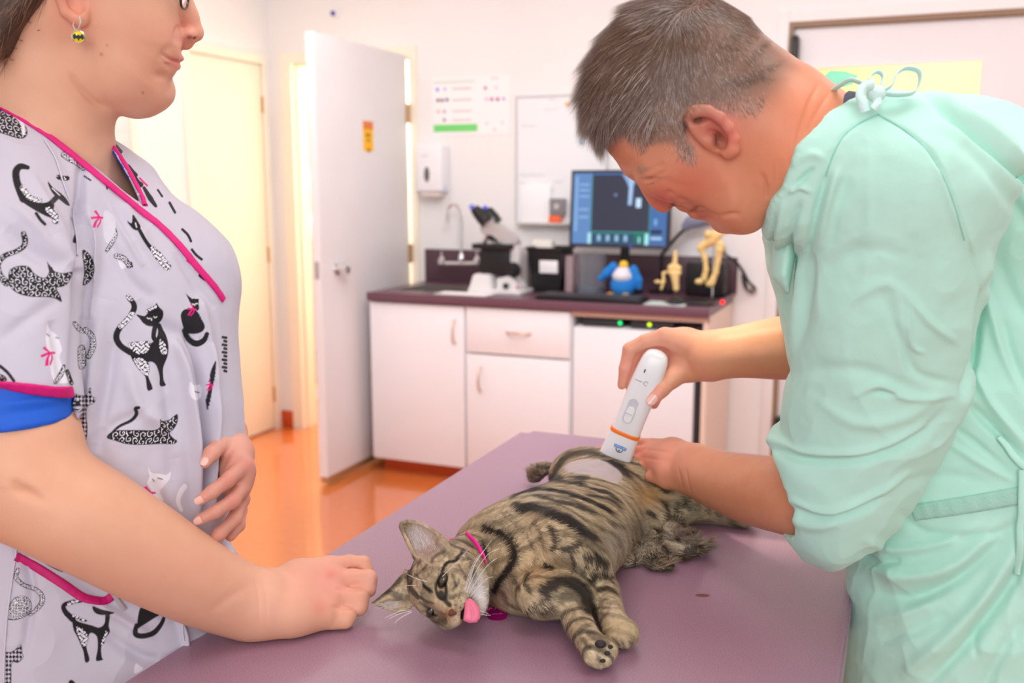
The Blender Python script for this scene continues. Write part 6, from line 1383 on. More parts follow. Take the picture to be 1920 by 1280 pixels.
# arm hair
for prt, nn, mask, dd in ((ma[0], 2600, lambda q: ss(q[:, 0], 1290, 1340), (-1, -.25)), (ma[1], 1300, lambda q: ss(q[:, 0], 1330, 1380), (-1, .15))):
    V, Q, C = prt; q, _ = proj(V); d3 = unit(CR*dd[0]-CU*dd[1])
    hair_mesh('arm_hair', V, Q, vnormals(V, Q), nn, mask(q)+1e-6, lambda P, Nn, rg: d3+rg.normal(0, .35, (len(P), 3)), .010, .00022, lambda P, rg, vi: ((lambda c: (c, c))(np.array(srgb(140, 96, 62))*rg.uniform(.6, 1.5, (len(P), 1)))), mn, HAIRM, 31, lift=.25, seg=2, label='fine brown forearm hair')
# ---------------------------------------------------------------- the gown
SP = Plane(1660, 560, 1.03, q=((1560, 1000, 1.15), (1860, 560, 1.02)))
SL = [(1610, 205), (1545, 285), (1518, 370), (1506, 450), (1493, 570), (1489, 700), (1481, 732), (1470, 806), (1443, 834), (1438, 886), (1446, 946), (1466, 998), (1492, 1030), (1537, 1048), (1566, 1043), (1611, 1016), (1690, 958), (1768, 822), (1795, 755), (1814, 716), (1828, 604), (1850, 492), (1862, 380), (1840, 280), (1775, 215), (1690, 190)]
TO = [(1400, 330), (1420, 372), (1441, 400), (1438, 440), (1445, 506), (1461, 558), (1474, 637), (1500, 760), (1556, 860), (1590, 960), (1594, 1050), (1588, 1120), (1580, 1300), (1576, 1560), (2180, 1560), (2180, 330), (2060, 262), (1960, 232), (1920, 221), (1885, 205), (1845, 197), (1763, 188), (1700, 184), (1640, 176), (1590, 168), (1520, 120), (1440, 180), (1400, 260)]
def m_gown():
    lo, hi = box_of(*[GP.P(x, y, n) for x in (1430, 2120) for y in (150, 1500) for n in (-.17, .17)], *[SP.P(x, y, n) for x in (1430, 1860) for y in (190, 1050) for n in (-.09, .09)], pad=.015)
    s = Sculpt(lo, hi, .0042)
    s.inflate(GP.uv(TO), GP.O, GP.U, GP.V, .135, lambda u, v: .84+.3*ss(v, .08, .24), k=0)
    s.inflate(SP.uv(SL), SP.O, SP.U, SP.V, .078, 1.0, k=.004)
    s.ell(SP.P(1740, 310, -.03), (.085, .06, .095), np.array([SP.U, SP.V, SP.N]), .05)
    s.chain([MP.P(1470, 290), MP.P(1555, 322), MP.P(1660, 352)], [.081, .085, .09], k=.012)
    # neck opening
    px, py, d = gridpx(s); cx = np.interp(py, [0, 150, 170, 176, 182, 189, 201, 210, 248, 275, 310, 358, 372, 400, 440, 520, 540], [1720, 1700, 1664, 1640, 1612, 1590, 1565, 1549, 1521, 1497, 1484, 1466, 1450, 1440, 1436, 1444, 1200]); s.F = np.maximum(s.F, np.clip((cx-px)*1.0/F_, -1, 1).astype(np.float32)); del px, py, d
    # hollow cuff
    s.chain([SP.P(1395, 925, -.0), SP.P(1468, 930, -.002)], [.07, .048], k=.006, mode='s')
    V, Q = s.surface(3)
    N = vnormals(V, Q); fN = N[Q].mean(1); fP = V[Q].mean(1); pp, _ = proj(fP)
    vis = (np.einsum('ij,ij->i', fN, CO-fP) > -.05) & (pp[:, 0] < 1960) & (pp[:, 1] < 1310)
    def pick(m): q = Q[m]; u, inv = np.unique(q, return_inverse=True); return V[u], inv.reshape(q.shape)
    a = pick(~vis); b = subdiv_fixed(*pick(vis)); return a, b
GF = [  # sleeve creases
    ([(1440, 838), (1500, 858), (1570, 862), (1640, 850), (1720, 815), (1770, 770)], 9, -.006), ([(1445, 826), (1510, 846), (1580, 850), (1650, 836), (1730, 798)], 8, .005),
    ([(1480, 935), (1530, 955), (1580, 950), (1640, 925), (1700, 885)], 7, .005), ([(1480, 950), (1540, 968), (1600, 955), (1660, 925)], 8, -.005), ([(1460, 960), (1520, 985), (1570, 975)], 9, .003),
    ([(1496, 700), (1560, 690), (1640, 700), (1720, 735)], 14, -.003), ([(1510, 560), (1560, 500), (1620, 470), (1700, 480)], 18, -.003), ([(1520, 660), (1600, 560), (1680, 540), (1690, 700)], 12, .003),
    ([(1660, 560), (1690, 640), (1720, 700), (1800, 720)], 9, -.003), ([(1690, 540), (1740, 600), (1790, 640)], 8, .003), ([(1700, 560), (1706, 640), (1730, 660)], 5, .003), ([(1600, 740), (1650, 720), (1700, 745), (1790, 740)], 7, .0035), ([(1640, 735), (1680, 738)], 5, -.004),
    ([(1530, 740), (1600, 790), (1700, 780), (1780, 720)], 12, .003), ([(1510, 460), (1500, 560), (1496, 660)], 6, .005), ([(1530, 480), (1518, 560), (1510, 640)], 9, -.004),
    ([(1550, 330), (1530, 400), (1516, 470)], 7, -.007), ([(1570, 320), (1552, 380), (1536, 460)], 7, .005), ([(1600, 300), (1570, 380), (1560, 460)], 10, -.003), ([(1500, 380), (1486, 430), (1478, 520), (1484, 600)], 6, -.006), ([(1470, 380), (1462, 440), (1470, 540)], 6, .004), ([(1455, 400), (1452, 460), (1462, 530)], 4, -.003),
    ([(1490, 352), (1510, 330), (1526, 316)], 4, -.006), ([(1500, 300), (1524, 290), (1545, 300)], 7, .003), ([(1480, 360), (1500, 350), (1520, 360)], 5, .004),
    # shoulder seam and back panel
    ([(1648, 214), (1610, 232), (1575, 262), (1556, 300)], 3, -.002), ([(1648, 216), (1700, 246), (1745, 290), (1780, 360), (1810, 450), (1840, 560)], 3, -.003), ([(1755, 310), (1790, 400), (1820, 470)], 10, .003),
    ([(1735, 190), (1780, 226), (1830, 262), (1880, 300), (1930, 350), (1960, 400)], 6, -.010), ([(1740, 182), (1790, 212), (1845, 246), (1895, 286), (1950, 345)], 9, .008), ([(1760, 250), (1830, 300), (1900, 380), (1950, 460)], 14, -.004),
    ([(1850, 480), (1846, 540), (1862, 600), (1880, 660), (1920, 740)], 9, .005), ([(1850, 520), (1832, 600), (1824, 680), (1802, 740)], 8, -.012), ([(1868, 480), (1900, 560), (1930, 600)], 14, -.004), ([(1830, 700), (1860, 760), (1920, 830)], 8, .006), ([(1820, 760), (1860, 800), (1920, 860)], 9, -.007), ([(1880, 600), (1900, 680), (1940, 760)], 10, -.004),
    ([(1790, 800), (1830, 830), (1890, 880)], 6, -.004), ([(1780, 830), (1840, 870), (1900, 900)], 7, .003), ([(1700, 900), (1780, 890), (1850, 905)], 10, -.002),
    # skirt
    ([(1690, 960), (1740, 1000), (1860, 1000), (1920, 970)], 9, -.004), ([(1640, 1060), (1700, 1080), (1790, 1060), (1860, 1000)], 16, .010), ([(1640, 1110), (1720, 1120), (1800, 1080), (1880, 1010)], 14, -.010),
    ([(1620, 1010), (1680, 1030), (1760, 1020), (1830, 985)], 9, .005), ([(1700, 1260), (1780, 1190), (1850, 1110), (1910, 1020)], 14, .010), ([(1740, 1280), (1810, 1210), (1880, 1120), (1920, 1050)], 12, -.010), ([(1650, 1200), (1720, 1180), (1780, 1150)], 12, -.005), ([(1640, 1160), (1700, 1150), (1760, 1120)], 10, .004), ([(1835, 1170), (1828, 1200), (1830, 1230)], 6, -.003), ([(1840, 1300), (1880, 1220), (1920, 1160)], 12, -.005), ([(1620, 1040), (1650, 1055), (1690, 1050)], 8, -.006), ([(1900, 960), (1910, 1050), (1905, 1100)], 5, -.003)]
def finish_gown(V, Q):
    N = vnormals(V, Q); V = folds(V, N, GF, 1.2); V = cloth_noise(V, N, .0035, 9, 51); V = ridged(V, N, .0045, 8, 57); V = ridged(V, N, .0022, 19, 59); V = cloth_noise(V, N, .0012, 28, 52); V = cloth_noise(V, N, .0004, 90, 53); return V
(Ga, Gqa), (Gb, Gqb) = m_gown()
Ga = finish_gown(Ga, Gqa); Gb = finish_gown(Gb, Gqb)
GREEN = mat('mint_cotton', srgb(186, 233, 217), .75, bump=.3, bscale=700, bdist=.0005, sheen=.2, spec=.2, noise=.04, nscale=12)
V = np.concatenate([Ga, Gb]); Q = np.concatenate([Gqa, Gqb+len(Ga)])
gown = link('surgical_gown', mesh_np('surgical_gown', V, Q), GREEN, mn, label='mint green surgical gown')
TG = bvh(Gb, Gqb)
def gband(name, pts, w, m, side=0, **k):
    r = ribbon(TG, pts, w, side=side, **k); return link(name, mesh_np(name, *r), m, gown)
GD = mat('mint_tape', srgb(164, 210, 194), .8, bump=.5, bscale=300)
bl = gband('belt', [(1712, 960), (1750, 955), (1800, 948), (1860, 938), (1925, 926)], 33, GD, th=.002, wav=.5)
gband('belt_tie', [(1868, 822), (1884, 838), (1900, 858), (1925, 878)], 14, GREEN, th=.002, off=.004)
gband('belt_tie', [(1917, 880), (1915, 940), (1914, 1000), (1916, 1080)], 13, GREEN, th=.002, off=.006)
SG = mat('mint_seam', srgb(146, 208, 188), .8)
gband('seam', [(1648, 214), (1610, 232), (1580, 258), (1560, 296), (1548, 330)], 2.5, SG, th=.0006, off=.0004); gband('seam', [(1648, 216), (1700, 246), (1745, 292), (1780, 360), (1808, 450)], 2.5, SG, th=.0006, off=.0004)

# far collar edge, front collar flap, tee shirt and neck bow
def strip(name, P, w, m, par, flat=.25, up=(0, 0, 1), n=5): return MB().tube(spline(P, n), w, 10, flat=flat, up=up).build(name, m, par)
G = lambda px, py, n=0: MP.P(px, py, n+.012)
V = [G(1530, 158, -.04), G(1542, 146, -.05), G(1558, 133, -.06), G(1584, 134, -.06), G(1608, 142, -.05), G(1598, 158, -.03), G(1570, 166, -.02), G(1545, 164, -.03)]
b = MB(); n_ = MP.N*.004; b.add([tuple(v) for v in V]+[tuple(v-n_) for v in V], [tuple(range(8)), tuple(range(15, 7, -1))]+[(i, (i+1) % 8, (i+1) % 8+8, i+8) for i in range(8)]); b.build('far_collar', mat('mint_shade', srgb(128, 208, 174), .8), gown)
s = Sculpt(*box_of(*[MP.P(x, y, n) for x in (1440, 1510) for y in (340, 590) for n in (-.05, .05)], pad=.01), .003)
s.inflate(MP.uv([(1462, 352), (1450, 372), (1448, 380), (1456, 410), (1446, 520), (1480, 560), (1500, 440), (1496, 350)]), MP.O-MP.N*.01, MP.U, MP.V, .03, 1.2); V, Q = s.surface(2); N = vnormals(V, Q); V = folds(V, N, [([(1466, 380), (1462, 420), (1468, 470)], 4, -.004)])
link('front_collar', mesh_np('front_collar', V, Q), GREEN, gown)
s = Sculpt(*box_of(*[MP.P(x, y, n) for x in (1480, 1720) for y in (150, 420) for n in (-.085, .085)], pad=.01), .003)
s.chain([MP.P(1560, 306), MP.P(1650, 336)], [.0745, .079], k=.01); px, py, d = gridpx(s); cx = np.interp(py, [150, 165, 185, 210, 260, 300, 360, 400], [1610, 1597, 1572, 1549, 1524, 1500, 1490, 1480]); s.F = np.maximum(s.F, ((cx-px)*1.0/F_).astype(np.float32))
V, Q = s.surface(2); link('tee_shirt_neck', mesh_np('tee_shirt_neck', V, Q), mat('charcoal_jersey', srgb(74, 76, 92), .85, bump=.6, bscale=500, noise=.2, nscale=300), mn)
TIE = mat('white_green_tape', srgb(206, 236, 230), .7, bump=.4, bscale=500)
bw = empty('neck_bow', tuple(G(1648, 172, .04)), 0); bw.parent = gown; bw.matrix_parent_inverse = WM(gown).inverted()
def tie(name, pts, w=7, fl=.22):
    P = spline([list(G(*p)) for p in pts], 6); Tg = np.gradient(P, axis=0); Tg = unit_rows(Tg); B = MP.N*.8+MP.V*.25; B = unit_rows(np.cross(Tg, np.cross(B[None, :], Tg))); N2 = np.cross(Tg, B); hw = w*1.0/F_; th = .0007
    rows = [P-B*hw-N2*th, P-B*hw+N2*th, P+B*hw+N2*th, P+B*hw-N2*th]; V = np.stack(rows, 1).reshape(-1, 3); Q = [(i*4+j, i*4+(j+1) % 4, i*4+4+(j+1) % 4, i*4+4+j) for i in range(len(P)-1) for j in range(4)]
    return link(name, mesh_np(name, V, Q), TIE, bw)
tie('bow_loop', [(1645, 172, .05), (1630, 158, .05), (1632, 143, .045), (1645, 135, .04), (1655, 142, .04), (1652, 160, .045), (1646, 172, .05)], 7)
tie('bow_loop', [(1648, 174, .05), (1672, 160, .05), (1682, 138, .045), (1700, 128, .04), (1722, 134, .04), (1724, 155, .04), (1712, 174, .045), (1680, 178, .05), (1650, 174, .05)], 9)
tie('bow_tail', [(1642, 172, .05), (1620, 158, .045), (1596, 150, .04), (1575, 160, .03), (1562, 170, .02)], 8)
def tail(name, pts, wd):
    P = spline([list(G(*p)) for p in pts], 6); Tg = unit_rows(np.gradient(P, axis=0)); B = unit_rows(np.cross(Tg, MP.N[None, :])); hw = wd/F_; rows = [P-B*hw, P+B*hw, P+B*hw-MP.N*.0012, P-B*hw-MP.N*.0012]; V = np.stack(rows, 1).reshape(-1, 3)
    Q = [(i*4+j, i*4+(j+1) % 4, i*4+4+(j+1) % 4, i*4+4+j) for i in range(len(P)-1) for j in range(4)]; return link(name, mesh_np(name, V, Q), TIE, bw)
tail('bow_tail', [(1640, 158, .058), (1622, 162, .064), (1614, 178, .07), (1618, 194, .074), (1622, 209, .076)], 8.5)
tail('bow_tail', [(1640, 180, .058), (1646, 192, .066), (1638, 204, .07)], 7)
MB().sph(G(1643, 176, .054), (.009, .0075, .008)).build('knot', TIE, bw)
# trousers and shoes under the gown
bx, by = c3[0]+.02, c3[1]
s = Sculpt((bx-.3, by-.35, .03), (bx+.3, by+.35, 1.0), .01)
for dy in (-.055, .055): s.chain([(bx, by+dy, .7), (bx, by+dy, .5), (bx, by+dy, .07)], [.052, .055, .055], k=.005)
V, Q = s.surface(2); link('trousers', mesh_np('trousers', V, Q), mat('beige_trousers', srgb(170, 150, 128), .8), mn)
for dy in (-.055, .055):
    s = Sculpt((bx-.25, by-.12+dy, -.01), (bx+.15, by+.12+dy, .14), .006); s.chain([(bx+.03, by+dy, .05), (bx-.15, by+dy, .04)], [.05, .045], k=.02); s.cut((0, 0, .002), (0, 0, -1)); V, Q = s.surface(1); link('shoe', mesh_np('shoe', V, Q), M['black'], mn)
# ---------------------------------------------------------------- clippers
cl = empty('hair_clippers', tuple(at(1185, 770, D=1.41)), label='white electric clippers with orange band in the man\'s right hand', cat='clippers')
ctop = at(1233, 664, D=1.405); cbot = at(1151, 862, D=1.45); Ax = unit(cbot-ctop); Ln = np.linalg.norm(cbot-ctop); Sx = unit(np.cross(Ax, CO-ctop)); Dx = np.cross(Sx, Ax)
if Sx@CR < 0: Sx = -Sx; Dx = np.cross(Ax, Sx) if np.cross(Ax, Sx)@(CO-ctop) > 0 else -np.cross(Ax, Sx)
if Dx@(CO-ctop) < 0: Dx = -Dx
def csec(b, secs, n=28, caps=True):
    V = []; Fs = []
    for t, hw, hd, off, dz in secs:
        c = ctop+Ax*Ln*t+Sx*off+Dx*dz
        for i in range(n):
            a = 2*math.pi*i/n; ca, sa = math.cos(a), math.sin(a); e = .62
            V.append(tuple(c+Sx*hw*math.copysign(abs(ca)**e, ca)+Dx*hd*math.copysign(abs(sa)**e, sa)))
    for j in range(len(secs)-1):
        for i in range(n): Fs.append((j*n+i, j*n+(i+1) % n, (j+1)*n+(i+1) % n, (j+1)*n+i))
    if caps: Fs.append(tuple(range(n))[::-1]); Fs.append(tuple((len(secs)-1)*n+i for i in range(n)))
    return b.add(V, Fs)
CW = mat('clipper_white', srgb(242, 242, 244), .28, coat=.2)
raw = [(-.035, .004, .004), (-.02, .0115, .010), (.0, .016, .0135), (.05, .0195, .0165), (.15, .0215, .018), (.3, .0225, .019), (.5, .0215, .018), (.62, .0215, .017), (.70, .022, .016), (.715, .0222, .0155)]
csec(MB(), [(t, a, d, 0, 0) for t, a, d in raw]).build('handle', CW, cl)
csec(MB(), [(.712, .0226, .0162, 0, 0), (.716, .0231, .0166, 0, 0), (.742, .0233, .0166, 0, 0), (.746, .0228, .0162, 0, 0)]).build('orange_band', mat('clipper_orange', srgb(250, 124, 20), .35), cl, label='orange band')
csec(MB(), [(.745, .0226, .0158, 0, 0), (.85, .0236, .0145, 0, 0), (.94, .0244, .0125, 0, 0), (.965, .0244, .011, 0, 0)]).build('cutting_head_cover', CW, cl)
MB().add([tuple(ctop+Ax*Ln*t+Sx*x+Dx*z) for t in (.96, 1.0) for x in (-.0225, .0225) for z in (-.006, .009)], [(0, 1, 3, 2), (4, 6, 7, 5), (0, 2, 6, 4), (1, 5, 7, 3), (0, 4, 5, 1), (2, 3, 7, 6)]).build('blade', M['brushed'], cl)
b = MB()
for i in range(18):
    x = -.0215+i*.0025; b.add([tuple(ctop+Ax*Ln*t+Sx*(x+dx)+Dx*z) for t in (.995, 1.03) for dx in (0, .0012) for z in (0.0, .004)], [(0, 1, 3, 2), (4, 6, 7, 5), (0, 2, 6, 4), (1, 5, 7, 3), (0, 4, 5, 1), (2, 3, 7, 6)])
tag(b.build('blade_teeth', M['steel'], cl), kind='stuff')
def onface(px, py, off=.0004):
    tgt = ctop+Dx*.018; d = ray(px, py); t = ((tgt-CO)@Dx)/(d@Dx); return CO+d*t+Dx*off
FMc = lambda p: Matrix(((Sx[0], -Ax[0], Dx[0], p[0]), (Sx[1], -Ax[1], Dx[1], p[1]), (Sx[2], -Ax[2], Dx[2], p[2]), (0, 0, 0, 1)))
def pill(name, px, py, hw, hh, h, m, par, off=0):
    pts = []
    for i in range(28):
        a = 2*math.pi*i/28; x = math.cos(a)*hw; y = math.sin(a)*hw; y += (hh-hw)*(1 if y > 0 else -1); pts.append((x, y))
    return MB().prism(pts, FMc(onface(px, py, off)), h, .0004).build(name, m, par)
grey = mat('clipper_grey', srgb(206, 208, 214), .35)
pl = pill('switch_recess', 1182, 770, .0075, .0195, .0014, grey, cl, -.0006); pill('slide_switch', 1180, 777, .006, .0125, .0032, CW, pl, 0.0)
bt = MB().prism([(-.0055, -.0006), (.0055, -.0006), (.0055, .0006), (-.0055, .0006)], FMc(onface(1180, 774, .0032)), .0012).build('switch_ridge', grey, pl)
pill('charge_light', 1209, 695, .0009, .0028, .0006, mat('slot_dark', srgb(70, 70, 76), .4), cl, .0004)
text_obj('maker_lettering', 'CORDLESS', .0042, FMc(onface(1203, 716, .0006)), mat('pale_lettering', srgb(168, 172, 178), .4), cl) if False else None
b = MB(); cx0 = onface(1204, 716, .0006)
b.prism([(math.cos(a)*.0035+.006, math.sin(a)*.0035) for a in np.linspace(.7, 5.6, 14)]+[(math.cos(a)*.0026+.006, math.sin(a)*.0026) for a in np.linspace(5.6, .7, 14)], FMc(cx0), .0003)
b.prism([(-.011, -.0004), (.0, -.0004), (.0, .0006), (-.011, .0004)], FMc(cx0), .0003).build('maker_mark', mat('mark_grey', srgb(150, 156, 160), .4), cl)
blue = mat('maker_blue', srgb(30, 122, 204), .4); lp = ctop+Ax*Ln*.845+Dx*.0150+Sx*.0015
lg = MB().prism([(-.0095, -.0022), (.0095, -.0022), (.0095, .0022), (-.0095, .0022)], FMc(lp), .0004).build('blue_emblem', blue, cl)
text_obj('emblem_lettering', 'AESCULAP', .0036, FMc(lp+Dx*.0004), M['white'], lg, ext=.0001)
b = MB(); b.prism([(math.cos(a)*.0058, math.sin(a)*.006-.0026) for a in np.linspace(math.pi, 2*math.pi, 12)]+[(math.cos(a)*.0046, math.sin(a)*.0048-.0026) for a in np.linspace(2*math.pi, math.pi, 12)], FMc(lp), .0004); b.sph(lp-(-Ax)*.0055+Dx*.0003, .0012).build('emblem_arc', mat('emblem_navy', srgb(60, 70, 110), .4), lg)
# ================================================================= the tabby cat
ca = empty('cat', (-.44, 1.15, TZ), label='brown tabby cat lying on its side on the purple table, tongue out', cat='cat')
def T3(px, py, h): return at(px, py, Z=TZ+h)
HO = np.array([-.468, .937, .973]); HR = np.array([[-.36, .448, -.818], [-.042, -.884, -.466], [-.932, -.134, .337]]); HS = 1.11
HA = HR.T    # rows: right, forward, up
L = lambda x, y, z: HO+HR@(np.array([x, y, z])*HS)
def DD(P): return (np.asarray(P)-CO)@CF
def cat_head():
    lo, hi = box_of(L(-.05, -.06, -.05), L(.05, .06, .05), L(-.05, .06, .09), L(.05, -.06, .09), L(.05, .06, -.05), L(-.05, -.06, .05), at(697, 1130, D=1.19), at(745, 980, D=1.19), pad=.022)
    s = Sculpt(lo, hi, .0014)
    e = lambda x, y, z, r, k=.008, mode='u': s.ell(L(x, y, z), np.array(r)*HS, HA, k, mode)
    c = lambda a, b, r0, r1, k=.006: s.cone(L(*a), L(*b), r0*HS, r1*HS, k)
    e(0, -.014, .006, (.039, .036, .033)); e(0, .002, .010, (.031, .028, .026), .012)
    for sg in (-1, 1):
        e(.022*sg, .004, -.010, (.020, .023, .018), .012); e(.0090*sg, .0335, -.0125, (.0108, .0115, .0085), .005); e(.016*sg, .018, .003, (.012, .012, .010), .01)
        c((.012*sg, .014, .019), (.02*sg, .014, .016), .006, .005, .008)
    c((0, .014, .013), (0, .036, .000), .0105, .0072, .008); e(0, .0425, -.0055, (.0052, .004, .004), .003); 
    e(-.004, .040, -.0195, (.013, .014, .0042), .002, 's')          # mouth opening
    e(-.004, .020, -.0345, (.013, .016, .0085), .008); e(-.018, .006, -.024, (.017, .019, .015), .012)
    for sg in (-1, 1): e(.0185*sg, .0245, .0105, (.0092, .0055, .0046), .002, 's')     # eye sockets
    # neck towards the body
    s.cone(L(0, -.03, -.008), T3(935, 1035, .05), .036, .044, .02)
    # ears
    E1 = Plane(795, 1020, DD(L(-.034, -.008, .05))); E2 = Plane(740, 1115, DD(L(.036, -.008, .05)))
    s.inflate(E1.uv([(806, 1066), (776, 1050), (766, 1030), (755, 1005), (747, 988), (750, 979), (764, 974.5), (786, 977), (804, 986), (822, 997), (838, 1011), (850, 1032), (842, 1056)]), E1.O, E1.U, E1.V, .006, 1.0, k=.006)
    s.inflate(E2.uv([(697, 1130), (712, 1117), (732, 1100), (748, 1082), (762, 1066), (778, 1090), (782, 1120), (768, 1145), (745, 1150), (722, 1143)]), E2.O, E2.U, E2.V, .0055, 1.0, k=.006)
    s.inflate(E1.uv([(800, 1046), (782, 1040), (772, 1022), (760, 998), (754, 985), (768, 979), (788, 983), (804, 992), (820, 1004), (818, 1026)]), E1.O+E1.N*.0048, E1.U, E1.V, .005, 1.1, k=.003, mode='s')
    s.inflate(E2.uv([(706, 1131), (730, 1124), (750, 1122), (762, 1126), (762, 1138), (744, 1144), (724, 1139)]), E2.O+E2.N*.004, E2.U, E2.V, .004, 1.1, k=.003, mode='s')
    s.cut((0, 0, TZ+.0015), (0, 0, -1), .003)
    return s.surface(1)
def cat_body():
    s = Sculpt((-.62, .88, TZ-.01), (-.16, 1.52, TZ+.16), .0028)
    X = (1, 0, 0)
    # trunk
    s.chain([T3(930, 1042, .048), T3(975, 1035, .056), T3(1030, 1010, .060), T3(1085, 975, .054), T3(1112, 940, .05), T3(1122, 915, .048), T3(1118, 900, .044)], [.038, .054, .057, .053, .050, .048, .042], k=.02, flat=X, fs=1.28, n=3)
    s.chain([T3(970, 1080, .035), T3(1030, 1070, .04), T3(1100, 1015, .04), T3(1150, 965, .036)], [.04, .045, .042, .036], k=.03, n=2)
    # shoulder and upper front leg
    s.chain([T3(1040, 1000, .095), T3(1075, 1040, .075), T3(1112, 1068, .05)], [.03, .03, .024], k=.015, n=2)
    s.chain([T3(1112, 1062, .046), T3(1128, 1100, .032), T3(1142, 1140, .026), T3(1152, 1170, .021)], [.0225, .0185, .0155, .0145], k=.004, n=3)
    s.ell(T3(1165, 1185, .018), (.0185, .022, .0135), np.array([[.9, -.4, 0], [.4, .9, 0], [0, 0, 1]]), .008)
    for q in ((1148, 1194), (1160, 1200), (1174, 1202), (1186, 1194)): s.ell(T3(q[0], q[1], .0115), (.0072, .0088, .0085), None, .0015)
    # lower front leg
    s.chain([T3(1010, 1115, .04), T3(1050, 1112, .042), T3(1085, 1118, .036)], [.027, .024, .021], k=.01, n=2)
    s.chain([T3(1078, 1118, .034), T3(1080, 1150, .026), T3(1095, 1185, .022), T3(1112, 1210, .021)], [.021, .017, .0145, .0135], k=.004, n=3)
    s.ell(T3(1125, 1222, .0185), (.0155, .022, .015), np.array([[.85, -.5, 0], [.5, .85, 0], [0, 0, 1]]), .008)
    for q in ((1108, 1232, .012), (1122, 1240, .012), (1138, 1236, .015), (1146, 1220, .019)): s.ell(T3(*q), (.0068, .0082, .0082), None, .0015)
    # haunch and hind leg stretched away to the right
    s.chain([T3(1140, 905, .056), T3(1195, 920, .048), T3(1228, 937, .036)], [.044, .038, .028], k=.025, n=2)
    s.chain([T3(1228, 938, .036), T3(1270, 948, .03), T3(1320, 948, .026), T3(1370, 958, .022), T3(1395, 966, .018)], [.032, .027, .021, .017, .016], k=.012, n=2)
    s.chain([T3(1180, 985, .03), T3(1215, 975, .028), T3(1230, 972, .018)], [.03, .024, .016], k=.02)
    s.ell(T3(1090, 893, .045), (.05, .045, .042), None, .03)
    s.cut((0, 0, TZ+.0012), (0, 0, -1), .004)
    return s.surface(2)
LIGHT = np.array(srgb(236, 218, 182)); MID = np.array(srgb(164, 140, 104)); DARK = np.array(srgb(38, 32, 28)); TAN = np.array(srgb(206, 160, 100))
